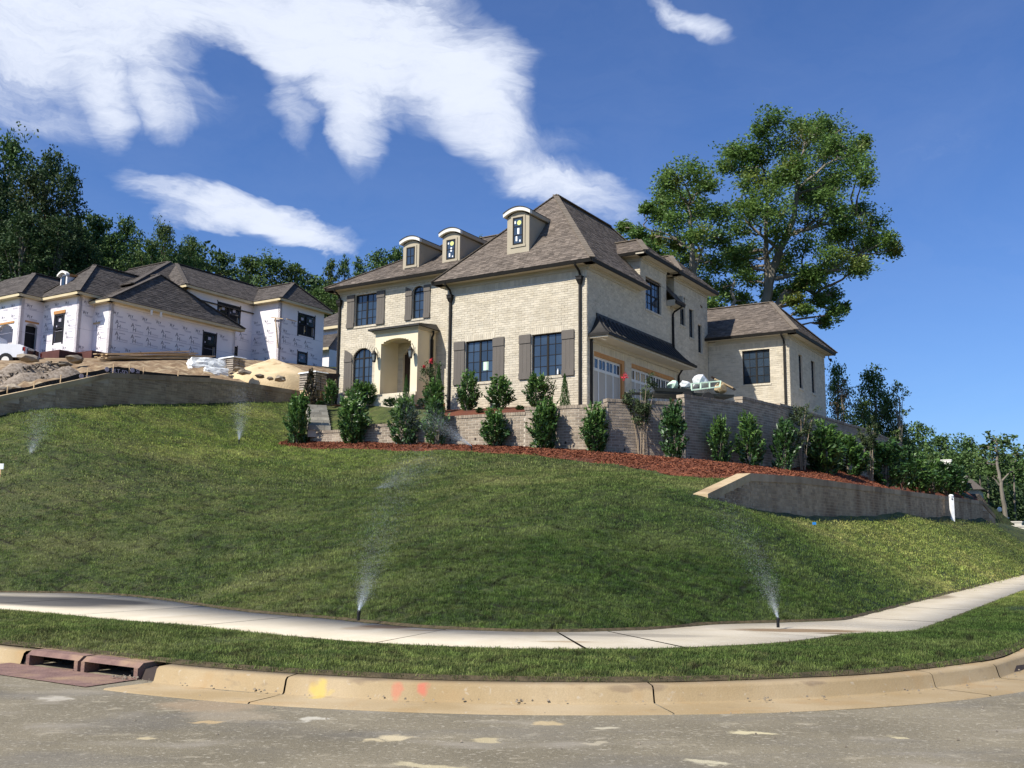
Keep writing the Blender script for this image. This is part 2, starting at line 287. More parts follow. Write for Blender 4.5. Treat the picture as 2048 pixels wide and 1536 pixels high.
    for (x, y, rx, ry, col, op) in [(415, 1443, .14, .10, (.50, .36, .18), .9), (790, 1473, .16, .12, (.62, .52, .32), .9), (745, 1478, .10, .07, (.60, .50, .30), .8), (622, 1436, .12, .12, (.60, .56, .45), .8), (1098, 1445, .16, .1, (.55, .42, .22), .8), (1505, 1464, .22, .1, (.62, .54, .32), .95),
                                    (975, 1478, .14, .1, (.58, .48, .27), .7), (290, 1475, .14, .07, (.58, .48, .28), .8), (1420, 1523, .2, .08, (.6, .54, .36), .8), (1800, 1472, .1, .07, (.6, .52, .3), .8), (860, 1530, .32, .09, (.58, .5, .3), .8),
                                    (115, 1395, .2, .14, (.55, .50, .40), .7), (1220, 1455, .14, .07, (.6, .54, .38), .7), (1190, 1485, .12, .07, (.55, .48, .33), .6), (410, 1410, .6, .35, (.42, .30, .18), .55), (460, 1430, .5, .3, (.45, .36, .24), .4)]:
        p = gz(x, y, 0); ex.append((p[0], p[1], 0, rx, ry, 1, random.uniform(-.3, .3), col, op*.8, .34))
    stained('asphalt', (.160, .137, .090), (.245, .210, .140), .55,
            [(3.4, 7, .60, .70, (.38, .33, .23), (1, 1.5, 1), .6), (9, 6, .64, .72, (.46, .41, .31), (1, 1.4, 1), .6), (26, 5, .58, .68, (.40, .36, .27), (1, 1, 1), .7), (60, 3, .60, .68, (.07, .065, .055), (1, 1, 1), .6), (.8, 6, .56, .70, (.30, .265, .205), (1, 2.4, 1), .7), (.5, 5, .50, .75, (.115, .112, .108), (1, 2.2, 1), .5)], extra=ex)
    ke = []
    p = gz(635, 1377, .08); ke.append((p[0], p[1], p[2], .13, .22, .14, 0, (.56, .42, .08), .6, .26))
    p = gz(690, 1391, .0); ke.append((p[0], p[1], p[2], .25, .07, .1, -.1, (.56, .42, .08), .5, .2))
    p = gz(793, 1380, .1); ke.append((p[0], p[1], p[2], .07, .25, .13, 0, (.50, .16, .10), .6, .16))
    p = gz(845, 1378, .12); ke.append((p[0], p[1], p[2], .09, .25, .13, 0, (.52, .13, .09), .7, .16))
    for q in ((735, 1363), (1300, 1373), (1640, 1366), (1250, 1376)):
        p = gz(q[0], q[1], .14); ke.append((p[0], p[1], p[2], .22, .1, .05, 0, (.22, .16, .10), .7, .12))
    stained('kerb_concrete', (.31, .225, .115), (.40, .31, .185), .8, [(1.8, 6, .55, .72, (.34, .22, .10), (1, 1, 1), .7), (5, 5, .62, .74, (.24, .18, .11), (1, 1, 2), .6), (14, 6, .64, .72, (.44, .38, .28), (1, 1, 1), .6)], extra=ke, speck=.07, bs=45, bump=.25)
    wet_and_shadow = []  # wet stains, plus a cast shadow painted near black at the left end
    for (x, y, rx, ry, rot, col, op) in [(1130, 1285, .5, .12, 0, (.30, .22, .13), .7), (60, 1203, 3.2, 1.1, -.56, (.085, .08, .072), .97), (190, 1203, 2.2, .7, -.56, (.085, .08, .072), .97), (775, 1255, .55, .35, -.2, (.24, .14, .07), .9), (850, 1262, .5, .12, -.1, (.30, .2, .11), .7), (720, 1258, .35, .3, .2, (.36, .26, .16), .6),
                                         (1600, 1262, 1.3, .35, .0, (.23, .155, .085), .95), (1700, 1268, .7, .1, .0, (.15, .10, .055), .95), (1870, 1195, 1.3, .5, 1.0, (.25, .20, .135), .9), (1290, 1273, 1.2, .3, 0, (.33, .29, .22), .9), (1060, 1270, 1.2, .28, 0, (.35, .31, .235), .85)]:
        p = gz(x, y, .19); wet_and_shadow.append((p[0], p[1], .19, rx, ry, 1, rot, col, op, .12))
    stained('pavement', (.47, .41, .30), (.56, .50, .385), .9, [(.9, 6, .52, .72, (.40, .325, .21), (1, 1, 1), .55), (9, 4, .68, .74, (.4, .33, .22), (1, 1, 1), .5)], extra=wet_and_shadow, speck=.07)
setup_mats()

# ------------------------------------------------------------------ mesh helpers
class MB:
    def __init__(s): s.v = []; s.f = []; s.r = []
    def add(s, vs, fs, r=None):
        n = len(s.v); s.v += [tuple(float(c) for c in p) for p in vs]; s.f += [tuple(n+i for i in f) for f in fs]
        r = random.random() if r is None else r; s.r += [r]*len(fs)
    def hexa(s, c, r=None, back=True):  # 8 corners, bottom 4 then top 4
        fs = [(0, 3, 2, 1), (4, 5, 6, 7), (0, 1, 5, 4), (1, 2, 6, 5), (3, 0, 4, 7)] + ([(2, 3, 7, 6)] if back else [])
        s.add(c, fs, r)
    def box(s, x0, x1, y0, y1, z0, z1, r=None): s.hexa([(x0, y0, z0), (x1, y0, z0), (x1, y1, z0), (x0, y1, z0), (x0, y0, z1), (x1, y0, z1), (x1, y1, z1), (x0, y1, z1)], r)
    def fbox(s, fr, a0, a1, z0, z1, o0, o1, r=None, back=True):  # o1 is the outer side
        s.hexa([fr(a0, z0, o1), fr(a1, z0, o1), fr(a1, z0, o0), fr(a0, z0, o0), fr(a0, z1, o1), fr(a1, z1, o1), fr(a1, z1, o0), fr(a0, z1, o0)], r, back)
    def beam(s, p, q, w, h, r=None, up=(0, 0, 1)):
        p = Vector(p); q = Vector(q); d = (q-p).normalized(); u = Vector(up)
        if abs(d.dot(u)) > .95: u = Vector((1, 0, 0))
        sd = d.cross(u).normalized()*w/2; up_ = sd.cross(d).normalized()*h/2
        s.hexa([p-sd-up_, p+sd-up_, q+sd-up_, q-sd-up_, p-sd+up_, p+sd+up_, q+sd+up_, q-sd+up_], r)
    def tube(s, pts, rad, n=7, r=None):
        pts = [Vector(p) for p in pts]; rings = []; b = len(s.v)
        ref = Vector((.31, .93, .2))
        for i, p in enumerate(pts):
            d = (pts[min(i+1, len(pts)-1)]-pts[max(i-1, 0)]).normalized(); x = d.cross(ref).normalized(); y = d.cross(x)
            rr = rad[i] if hasattr(rad, '__len__') else rad
            for k in range(n):
                a = 2*math.pi*k/n; s.v.append(tuple(p + (x*math.cos(a)+y*math.sin(a))*rr))
        m = 0
        for i in range(len(pts)-1):
            for k in range(n): s.f.append((b+i*n+k, b+i*n+(k+1) % n, b+(i+1)*n+(k+1) % n, b+(i+1)*n+k)); m += 1
        s.f.append(tuple(b+k for k in range(n))); s.f.append(tuple(b+(len(pts)-1)*n+k for k in reversed(range(n)))); m += 2
        r = random.random() if r is None else r; s.r += [r]*m
    def build(s, name, mat, parent=None, kind=None, smooth=False):
        me = bpy.data.meshes.new(name); me.from_pydata(s.v, [], s.f); 
        if mat: me.materials.append(MATS[mat])
        at_ = me.attributes.new('rnd', 'FLOAT', 'FACE'); at_.data.foreach_set('value', np.array(s.r, dtype=np.float32))
        if smooth: me.polygons.foreach_set('use_smooth', [True]*len(me.polygons))
        return link(name, me, parent, kind)
def link(name, me, parent=None, kind=None):
    o = bpy.data.objects.new(name, me); COL.objects.link(o)
    if parent: o.parent = parent
    if kind: o['kind'] = kind
    return o
def np_mesh(name, V, Fq, mat, rnd=None, smooth=False):
    me = bpy.data.meshes.new(name); V = np.asarray(V, np.float32); Fq = np.asarray(Fq, np.int32); k = Fq.shape[1]
    me.vertices.add(len(V)); me.vertices.foreach_set('co', V.ravel())
    me.loops.add(Fq.size); me.loops.foreach_set('vertex_index', Fq.ravel())
    me.polygons.add(len(Fq)); me.polygons.foreach_set('loop_start', np.arange(0, Fq.size, k, dtype=np.int32)); me.polygons.foreach_set('loop_total', np.full(len(Fq), k, np.int32))
    if smooth: me.polygons.foreach_set('use_smooth', [True]*len(Fq))
    if mat: me.materials.append(MATS[mat])
    if rnd is not None: a = me.attributes.new('rnd', 'FLOAT', 'FACE'); a.data.foreach_set('value', np.asarray(rnd, np.float32))
    me.update(); me.validate(); return me
def thing(name, label, cat, loc=(0, 0, 0), rz=0, group=None):
    o = bpy.data.objects.new(name, None); COL.objects.link(o); o.location = Vector([float(c) for c in loc]); o.rotation_euler = (0, 0, rz); o.empty_display_size = .3
    tag(o, label, cat, group); return o
def tag(o, label, cat, group=None):
    o['label'] = label; o['category'] = cat
    if group: o['group'] = group
    return o
def frame(O, d, n):
    O = np.array(O, float); d = np.array([*d, 0.]); n = np.array([*n, 0.])
    def f(a, z, o=0): p = O + d*a + n*o; return (p[0], p[1], p[2]+z)
    return f
def arch_top(h, a):
    c = (h['a0']+h['a1'])/2; w = (h['a1']-h['a0'])/2; t = max(0, 1-((a-c)/w)**2)
    return h['zs'] + (h['z1']-h['zs'])*math.sqrt(t)
def hole_z(h, a): return (h['z0'], arch_top(h, a) if 'zs' in h else h['z1'])
def wall_panel(parent, fr, rects, holes, bmat, mmat, thick=.25, course=.102, blen=.305, cover=None, indiv=0, wname='wall', label=None, soldiers=(), jw=.0):
    As = set()
    for r in rects: As |= {r[0], r[1]}
    for h in holes:
        As |= {h['a0'], h['a1']}
        if 'zs' in h: As |= {h['a0']+(h['a1']-h['a0'])*k/12 for k in range(13)}
    As = sorted(As); prev = None; runs = []
    def intervals(a, pad=0):
        iv = [(r[2], r[3]) for r in rects if r[0] <= a <= r[1]]
        iv.sort(); mg = []
        for z0, z1 in iv:
            if mg and z0 <= mg[-1][1]+1e-6: mg[-1] = (mg[-1][0], max(mg[-1][1], z1))
            else: mg.append((z0, z1))
        for h in holes:
            if h['a0'] < a < h['a1']:
                hz = hole_z(h, a); nx = []
                for z0, z1 in mg:
                    if hz[1] <= z0 or hz[0] >= z1: nx.append((z0, z1)); continue
                    if hz[0] > z0: nx.append((z0, hz[0]))
                    if hz[1] < z1: nx.append((hz[1], z1))
                mg = nx
        return mg
    mb = MB()
    for a0, a1 in zip(As, As[1:]):
        for z0, z1 in intervals((a0+a1)/2): mb.fbox(fr, a0, a1, z0, z1, -thick, 0, .5)
    wall = mb.build(wname, mmat, parent)
    if label: wall['label'] = label
    if not bmat: return wall
    bk = MB(); full = []
    zmin = min(r[2] for r in rects); zmax = max(r[3] for r in rects); nrow = int((zmax-zmin)/course)+1
    amin = min(r[0] for r in rects); amax = max(r[1] for r in rects)
    allh = list(holes) + [dict(a0=s[0], a1=s[1], z0=s[2], z1=s[3]) for s in soldiers]
    for i in range(nrow):
        z0 = zmin+i*course+.007+jw*.3; z1 = z0+course-.014-jw*.6; zm = (z0+z1)/2
        iv = sorted((r[0], r[1]) for r in rects if r[2]-.01 <= zm <= r[3]+.01 and z1 <= r[3]+.02); mg = []
        for a, b in iv:
            if mg and a <= mg[-1][1]+1e-6: mg[-1] = (mg[-1][0], max(mg[-1][1], b))
            else: mg.append((a, b))
        for h in allh:
            zb = h['z1']
            if not (h['z0']-.005 < zm < zb): continue
            if 'zs' in h and zm > h['zs']:
                t = (zm-h['zs'])/(h['z1']-h['zs']); hw = (h['a1']-h['a0'])/2*math.sqrt(max(0, 1-t*t)); c = (h['a0']+h['a1'])/2; ha, hb = c-hw, c+hw
            else: ha, hb = h['a0'], h['a1']
            nx = []
            for a, b in mg:
                if hb <= a or ha >= b: nx.append((a, b)); continue
                if ha > a: nx.append((a, ha))
                if hb < b: nx.append((hb, b))
            mg = nx
        off = (blen/2 if i % 2 else 0)
        k0 = int((amin-off)/blen)-1
        for a, b in mg:
            k = math.floor((a-off)/blen)
            while k*blen+off < b:
                s0 = max(a, k*blen+off)+.006+jw*.5; s1 = min(b, (k+1)*blen+off)-.008-jw*.5; k += 1
                if s1-s0 < .03: continue
                jo = random.uniform(.006, .013)
                if s1-s0 > blen-.016-jw and indiv: full.append(((s0+s1)/2, zm, jo))
                else: bk.fbox(fr, s0, s1, z0, z1, -.004, jo, None, False)
    for (sa, sb, sz0, sz1) in soldiers:
        n = int((sb-sa)/.102)
        for q in range(n): bk.fbox(fr, sa+q*(sb-sa)/n+.004, sa+(q+1)*(sb-sa)/n-.004, sz0, sz1-.006, -.004, random.uniform(.008, .014), None, False)
    if indiv and full:
        mw = parent.matrix_basis if parent else Matrix()
        def dist(t): p = mw @ Vector(fr(t[0], t[1], 0)); return (p-Vector((0, 0, 1.6))).length
        full.sort(key=dist); ind, rest = full[:indiv], full[indiv:]
        for c, zm, jo in rest: bk.fbox(fr, c-blen/2+.006+jw*.5, c+blen/2-.006-jw*.5, zm-course/2+.007+jw*.3, zm+course/2-.007-jw*.3, -.004, jo, None, False)
        key = (bmat, round(blen, 3), round(course, 3))
        if key not in BRICK:
            hx, hz = blen/2-.006-jw*.5, course/2-.007-jw*.3; u = MB(); u.hexa([(-hx, -.013, -hz), (hx, -.013, -hz), (hx, .004, -hz), (-hx, .004, -hz), (-hx, -.013, hz), (hx, -.013, hz), (hx, .004, hz), (-hx, .004, hz)], 0, False)
            me = bpy.data.meshes.new('brick'); me.from_pydata(u.v, [], u.f); me.materials.append(MATS[bmat]); BRICK[key] = me
        p0 = Vector(fr(0, 0, 0)); dx = (Vector(fr(1, 0, 0))-p0); dn = -(Vector(fr(0, 0, 1))-p0)
        rot = Matrix((dx, dn, Vector((0, 0, 1)))).transposed().to_euler()
        for c, zm, jo in ind:
            o = bpy.data.objects.new('brick', BRICK[key]); COL.objects.link(o); o.parent = wall; o.location = fr(c, zm, jo-.010); o.rotation_euler = rot
    bk.build('brick_courses', bmat, wall, 'stuff')
    return wall
BRICK = {}
def roof_plane(parent, poly, mat='shingle', exposure=.145, tab=.30, thick=.03, base='roof_base', name='roof'):
    P = [np.array(p, float) for p in poly]; s = P[1]-P[0]; s /= np.linalg.norm(s); n = np.cross(P[1]-P[0], P[-1]-P[0]); n /= np.linalg.norm(n)
    if n[2] < 0: n = -n
    t = np.cross(n, s)
    if t[2] < 0: t = -t
    uv = [((p-P[0])@s, (p-P[0])@t) for p in P]
    b = MB(); k = len(P); vs = [p for p in P]+[p-n*thick for p in P]; b.add(vs, [tuple(range(k)), tuple(reversed(range(k, 2*k)))]+[(i, (i+1) % k, k+(i+1) % k, k+i) for i in range(k)], .5)
    ro = b.build(name, base, parent); sh = MB(); T = max(q[1] for q in uv); r = 0; y = 0.0
    while y < T:
        ym = y+exposure*.5; xs = []
        for i in range(k):
            (x0, y0), (x1, y1) = uv[i], uv[(i+1) % k]
            if (y0-ym)*(y1-ym) < 0: xs.append(x0+(x1-x0)*(ym-y0)/(y1-y0))
        xs.sort()
        for a, c in zip(xs[::2], xs[1::2]):
            x = a
            while x < c-.02:
                w = min(tab*random.uniform(.5, 1.2), c-x); h = random.choice((.010, .018, .022)); y1 = min(y+exposure*1.06, T)
                g = lambda X, Y, Z: P[0]+s*X+t*Y+n*Z
                v = [g(x+.003, y, h), g(x+w-.003, y, h), g(x+w-.003, y1, .006), g(x+.003, y1, .006), g(x+.003, y, .001), g(x+w-.003, y, .001)]
                sh.add(v, [(0, 1, 2, 3), (4, 5, 1, 0)], random.random()**1.2 if h > .012 else random.random()*.55)
                x += w
        y += exposure
    sh.build('shingle_courses', mat, ro, 'stuff'); return ro
def ridge(parent, p, q, mat='ridge_shingle', w=.26):
    p = np.array(p, float); q = np.array(q, float); L_ = np.linalg.norm(q-p); n = max(2, int(L_/.22)); m = MB()
    for i in range(n):
        a = p+(q-p)*i/n; b = p+(q-p)*(i+1.15)/n; a = a+np.array([0, 0, .028]); b = b+np.array([0, 0, .016]); m.beam(a, b, w, .035)
    return m.build('ridge_cap', mat, parent)
def window(parent, fr, a0, a1, z0, z1, cols=4, rows=4, zs=None, mull=True, rev=.10, sill=True, glass='glass', fmat='bronze', sillmat='facade_brick', dh=False, name='window'):
    """frame, glazing bars, one pane per light, brick sill"""
    h = dict(a0=a0, a1=a1, z0=z0, z1=z1)
    if zs: h['zs'] = zs
    m = MB(); fw = .055; o0, o1 = -rev-.05, -rev+.01
    top = lambda a: arch_top(h, a) if zs else z1
    m.fbox(fr, a0, a0+fw, z0, zs or z1, o0, o1); m.fbox(fr, a1-fw, a1, z0, zs or z1, o0, o1); m.fbox(fr, a0+fw, a1-fw, z0, z0+fw, o0, o1)
    if zs:
        K = 12
        for i in range(K):
            b0 = a0+(a1-a0)*i/K; b1 = a0+(a1-a0)*(i+1)/K; t0, t1 = arch_top(h, b0), arch_top(h, b1); s0 = max(zs-.02, t0-fw*1.1); s1 = max(zs-.02, t1-fw*1.1)
            if i == 0: s0 = zs-.02
            if i == K-1: s1 = zs-.02
            m.hexa([fr(b0, s0, o1), fr(b1, s1, o1), fr(b1, s1, o0), fr(b0, s0, o0), fr(b0, t0+.004, o1), fr(b1, t1+.004, o1), fr(b1, t1+.004, o0), fr(b0, t0+.004, o0)])
        m.fbox(fr, a0+fw, a1-fw, zs-.03, zs+.03, o0, o1-.004)
    else: m.fbox(fr, a0+fw, a1-fw, z1-fw, z1, o0, o1)
    if mull: c = (a0+a1)/2; m.fbox(fr, c-.045, c+.045, z0+fw, top(c)-fw, o0, o1-.002)
    if dh: c = (z0+z1)/2; m.fbox(fr, a0+fw, a1-fw, c-.03, c+.03, o0, o1-.005)
    zt = z1 if not zs else zs
    for i in range(1, cols):
        a = a0+(a1-a0)*i/cols
        if mull and abs(a-(a0+a1)/2) < .02: continue
        m.fbox(fr, a-.011, a+.011, z0+fw, top(a)-fw*.8, o0+.02, o1-.012)
    for j in range(1, rows):
        z = z0+(zt-z0)*j/rows; m.fbox(fr, a0+fw, a1-fw, z-.011, z+.011, o0+.018, o1-.014)
    w = m.build(name, fmat, parent)
    for i in range(cols):
        for j in range(rows):
            p = MB(); x0 = a0+(a1-a0)*i/cols; x1 = a0+(a1-a0)*(i+1)/cols; y0 = z0+(zt-z0)*j/rows; y1 = z0+(zt-z0)*(j+1)/rows
            jt = random.uniform(-.004, .004)
            p.hexa([fr(x0, y0, -rev-.022+jt), fr(x1, y0, -rev-.022), fr(x1, y0, -rev-.034), fr(x0, y0, -rev-.034+jt), fr(x0, y1, -rev-.022), fr(x1, y1, -rev-.022-jt), fr(x1, y1, -rev-.034-jt), fr(x0, y1, -rev-.034)]); p.build('pane', glass, w)
    if zs:
        for i in range(cols):
            p = MB(); x0 = a0+(a1-a0)*i/cols; x1 = a0+(a1-a0)*(i+1)/cols; K = 5; vs = [fr(x0, zs, -rev-.022), fr(x1, zs, -rev-.022)]+[fr(x1+(x0-x1)*k/K, arch_top(h, x1+(x0-x1)*k/K), -rev-.022) for k in range(K+1)]
            vb = [fr(x0, zs, -rev-.032), fr(x1, zs, -rev-.032)]+[fr(x1+(x0-x1)*k/K, arch_top(h, x1+(x0-x1)*k/K), -rev-.032) for k in range(K+1)]; n = len(vs)
            p.add(vs+vb, [tuple(range(n)), tuple(reversed(range(n, 2*n)))]); p.build('pane', glass, w)
    # room behind
    if sill:
        s = MB(); n = max(2, int((a1-a0+.1)/.1))
        for q in range(n): s.fbox(fr, a0-.05+q*(a1-a0+.1)/n+.003, a0-.05+(q+1)*(a1-a0+.1)/n-.003, z0-.10, z0-.005, -rev, .045)
        s.build('sill', sillmat, w)
    return w
def shutter(parent, fr, a0, a1, z0, z1, z1b=None):
    """boards with two battens; z1b gives the height at a1 when the top is cut to an arch"""
    m = MB(); n = 3; z1b = z1 if z1b is None else z1b
    for i in range(n):
        b0 = a0+(a1-a0)*i/n+.003; b1 = a0+(a1-a0)*(i+1)/n-.003; f0, f1 = (b0-a0)/(a1-a0), (b1-a0)/(a1-a0); t0, t1 = z1+(z1b-z1)*f0**1.5, z1+(z1b-z1)*f1**1.5
        m.hexa([fr(b0, z0, .055), fr(b1, z0, .055), fr(b1, z0, .02), fr(b0, z0, .02), fr(b0, t0, .055), fr(b1, t1, .055), fr(b1, t1, .02), fr(b0, t0, .02)])
    s = m.build('shutter', 'shutter_paint', parent); h = z1-z0
    for lo, hi in ((.0, .14), (.80, .985) if z1b == z1 else (.72, .80)):
        b = MB(); b.fbox(fr, a0, a1, z0+h*lo+.004, z0+h*hi, .056, .082); b.build('batten', 'shutter_paint', s)
    return s
def downspout(parent, fr, a, ztop, zbot, eave_o=.52, head=True):
    m = MB(); m.fbox(fr, a-.05, a+.05, zbot, ztop-.55, .02, .11)
    d = m.build('downspout', 'bronze', parent)
    e = MB(); pts = [(ztop, eave_o), (ztop-.12, eave_o-.02), (ztop-.30, .14), (ztop-.42, .07), (ztop-.56, .065)]
    e.tube([fr(a, z, o) for z, o in pts], .05, 6); e.build('elbow', 'bronze', d)
    if head:
        l = MB(); l.hexa([fr(a-.06, ztop-.86, .13), fr(a+.06, ztop-.86, .13), fr(a+.06, ztop-.86, .01), fr(a-.06, ztop-.86, .01), fr(a-.12, ztop-.68, .2), fr(a+.12, ztop-.68, .2), fr(a+.12, ztop-.68, .01), fr(a-.12, ztop-.68, .01)])
        l.fbox(fr, a-.13, a+.13, ztop-.68, ztop-.55, .008, .21); l.fbox(fr, a-.15, a+.15, ztop-.55, ztop-.52, .006, .23); l.build('leader_head', 'bronze', d)
    return d
def eave(parent, fr, a0, a1, z, over=.5, gut='bronze', trim='trim_cream', frieze=True, gname='gutter'):
    """gutter, soffit and frieze board along a wall; z is the height of the gutter top"""
    if gut:
        m = MB(); m.hexa([fr(a0, z-.13, over+.01), fr(a1, z-.13, over+.01), fr(a1, z-.13, over-.06), fr(a0, z-.13, over-.06), fr(a0, z+.005, over+.05), fr(a1, z+.005, over+.05), fr(a1, z+.005, over-.06), fr(a0, z+.005, over-.06)]); m.build(gname, gut, parent)
    s = MB(); s.fbox(fr, a0+.02, a1-.06, z-.125, z-.05, .016, over-.065); s.build('soffit', trim, parent)
    if frieze: f = MB(); f.fbox(fr, a0+.45, a1-.45, z-.30, z-.128, .014, .05); f.fbox(fr, a0+.45, a1-.45, z-.19, z-.129, .05, .10); f.build('frieze', trim, parent)

# ------------------------------------------------------------------ street corner: kerb line, verge, pavement
Uv = np.array([.84507526, -.53464737]); Vv = np.array([.53464737, .84507526])   # right along the house front, back along its side
CC = np.array([.30, 18.2])
def path(t, r):
    """t<0: straight along the left street, 0..1: the corner, >1: straight along the right street (metres beyond 1); r: distance from the corner's centre"""
    if t < 0: p = CC - Vv*r + Uv*t
    elif t > 1: p = CC + Uv*r + Vv*(t-1)
    else:
        a = math.pi/2*t; p = CC + r*(-Vv*math.cos(a)+Uv*math.sin(a))
    return p
def ts(step=.5, lo=-46, hi=90): return list(np.arange(lo, 0, step*1.5)) + list(np.linspace(0, 1, 29)) + list(np.arange(1+step, hi, step*1.5))
def sm(x, a, b): x = min(1, max(0, (x-a)/(b-a))); return x*x*(3-2*x)
def rF(t): return 5.2 + .15*sm(t, 0, .5) + .95*sm(t, .55, 2.5)
def rB(t): return 2.75 + .40*sm(t, -3, .4) + 1.75*sm(t, .5, 4) - 1.6*sm(-t, 3, 10)*(1-sm(-t, 10.5, 14))
def strip(name, fns, mat, kind='structure', tlist=None, parent=None, jit=0):
    """ribbon through a list of (radius fn, height fn) profiles"""
    T = tlist or ts(); V = []; n = len(fns)
    for t in T:
        for rf, zf in fns:
            p = path(t, rf(t) if callable(rf) else rf); z = zf(t) if callable(zf) else zf; V.append((p[0], p[1], z+random.uniform(-jit, jit)))
    Fq = [(i*n+j, i*n+j+1, (i+1)*n+j+1, (i+1)*n+j) for i in range(len(T)-1) for j in range(n-1)]
    return link(name, np_mesh(name, V, Fq, mat), parent, kind)
def plane(name, x0, x1, y0, y1, z, mat, kind='structure'):
    return link(name, np_mesh(name, [(x0, y0, z), (x1, y0, z), (x1, y1, z), (x0, y1, z)], [(0, 1, 2, 3)], mat), None, kind)
plane('ground', -2500, 2500, -1500, 3500, -.35, 'far_green')
# asphalt with a slight crown and unevenness
def asphalt():
    nx, ny = 150, 110; X = np.linspace(-60, 75, nx); Y = np.linspace(-14, 85, ny); V = []
    for y in Y:
        for x in X: V.append((x, y, .004*math.sin(x*1.1+y*.7)*math.sin(y*.9-x*.3)-.008))
    F = [(j*nx+i, j*nx+i+1, (j+1)*nx+i+1, (j+1)*nx+i) for j in range(ny-1) for i in range(nx-1)]
    link('road', np_mesh('road', V, F, 'asphalt', smooth=True), None, 'structure')
asphalt()
# gutter slabs and kerb blocks: joints where the photograph shows them
tk = [-30, -24, -18, -12, -6, -2.2, .02, .155, .447, .72, .83, 1+1.5, 1+7, 1+13, 1+19, 1+25, 1+31, 1+40]
kerb = thing('kerb', 'pale tan concrete kerb and gutter curving round the street corner', 'kerb'); 
for i, (a, b) in enumerate(zip(tk, tk[1:])):
    if -2.3 < a < -2 and b < .1: continue
    g0 = .0007 if 0 <= a <= 1 else .009; g1 = .0007 if 0 <= b <= 1 else .009
    T = list(np.linspace(a+g0, b-g1, 12)); dz = random.uniform(-.004, .004); dr = random.uniform(-.012, .012)
    if 6 <= i <= 7: dz += .006
    V = []; prof = [(8.80, -.008), (8.78, .006), (8.18+dr, -.006), (8.155+dr, .008), (8.12+dr, .128+dz), (8.09+dr, .150+dz), (7.90, .158+dz), (7.90, -.1)]
    for t in T:
        for r, z in prof: p = path(t, r); V.append((p[0], p[1], z))
    n = len(prof); Fq = [(k*n+j, k*n+j+1, (k+1)*n+j+1, (k+1)*n+j) for k in range(len(T)-1) for j in range(n-1)]
    me = np_mesh('kerb_block', V, Fq, 'kerb_concrete')
    o = link('kerb_block', me, kerb)
dk = MB()
for T_ in ([t for t in ts(.3, -46, 0) if t < -2.2]+[-2.16], [.0]+[t for t in ts() if t > 0]): strip('kerb_bed', [(8.7, -.012), (8.2, -.014), (8.11, -.01), (8.06, .10), (7.93, .12)], 'iron', tlist=T_)

# pavement slabs
jt = [-30.5, -27, -23.5, -20, -16.5, -13, -9.5, -6, -2.9, .10, .44, .60, .93, 1+3.4, 1+7, 1+10.6, 1+14.2, 1+17.8, 1+21.4, 1+25, 1+28.6, 1+40]
pv = link('pavement', np_mesh('pavement', *(lambda T: ([(*path(t, r), .165) for t in T for r in (rF(t)-.01, rB(t)+.01)], [(2*i, 2*i+1, 2*i+3, 2*i+2) for i in range(len(T)-1)]))(ts()), 'iron'), None, 'structure')
for a, b in zip(jt, jt[1:]):
    g = .0032 if 0 <= a <= 1 else .014; T = list(np.linspace(a+g, b-(.0032 if 0 <= b <= 1 else .014), 10)); V = []
    dz = random.uniform(-.003, .003)
    for t in T:
        e = .06*sm(-t, 2.2, 5)*0
        for r, z in ((rF(t)+.0, .10), (rF(t), .196+dz), (rB(t), .205+dz), (rB(t), .1)): V.append((*path(t, r), z))
    link('slab', np_mesh('slab', V, [(k*4+j, k*4+j+1, (k+1)*4+j+1, (k+1)*4+j) for k in range(len(T)-1) for j in range(3)], 'pavement'), pv)

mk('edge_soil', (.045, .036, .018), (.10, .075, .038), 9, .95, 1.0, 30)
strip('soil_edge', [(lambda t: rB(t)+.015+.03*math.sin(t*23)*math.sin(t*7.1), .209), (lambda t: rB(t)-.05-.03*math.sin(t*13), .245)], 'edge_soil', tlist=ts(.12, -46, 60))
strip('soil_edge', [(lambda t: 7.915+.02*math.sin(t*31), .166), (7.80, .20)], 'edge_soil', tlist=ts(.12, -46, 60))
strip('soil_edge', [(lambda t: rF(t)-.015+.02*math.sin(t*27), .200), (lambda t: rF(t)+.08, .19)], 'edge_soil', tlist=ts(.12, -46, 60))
# verge of turf between kerb and pavement
def vz(t, f): return .165 + .05*math.sin(math.pi*f) + .09*sm(-t, .2, 2.2)*math.sin(math.pi*f) + .02*math.sin(t*9+f*5)*math.sin(f*math.pi)
NF = 9
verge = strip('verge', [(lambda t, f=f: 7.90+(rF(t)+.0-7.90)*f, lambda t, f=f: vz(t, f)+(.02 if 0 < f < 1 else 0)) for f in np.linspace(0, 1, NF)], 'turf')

# ------------------------------------------------------------------ lie of the land
def rbf(P):
    P = np.array(P, float); n = len(P); sc = 30.
    X = P[:, :2]/sc; d = np.linalg.norm(X[:, None]-X[None], axis=2)
    K_ = np.where(d > 0, d*d*np.log(d+1e-12), 0)+np.eye(n)*2e-4; Q = np.c_[np.ones(n), X]
    A_ = np.block([[K_, Q], [Q.T, np.zeros((3, 3))]]); w = np.linalg.solve(A_, np.r_[P[:, 2], 0, 0, 0])
    def f(XY):
        XY = np.atleast_2d(XY)/sc; d = np.linalg.norm(XY[:, None]-X[None], axis=2); d2 = np.where(d > 0, d*d*np.log(d+1e-12), 0)
        return d2@w[:n]+w[n]+XY@w[n+1:]
    return f
edge = [(*path(t, rB(t)), .22) for t in (-40, -30, -22, -15, -10, -6, -3, 0, .25, .5, .75, 1, 4, 8, 13, 20, 28, 38, 50, 70)]
A3 = lambda l: [tuple(at(*p)) for p in l]
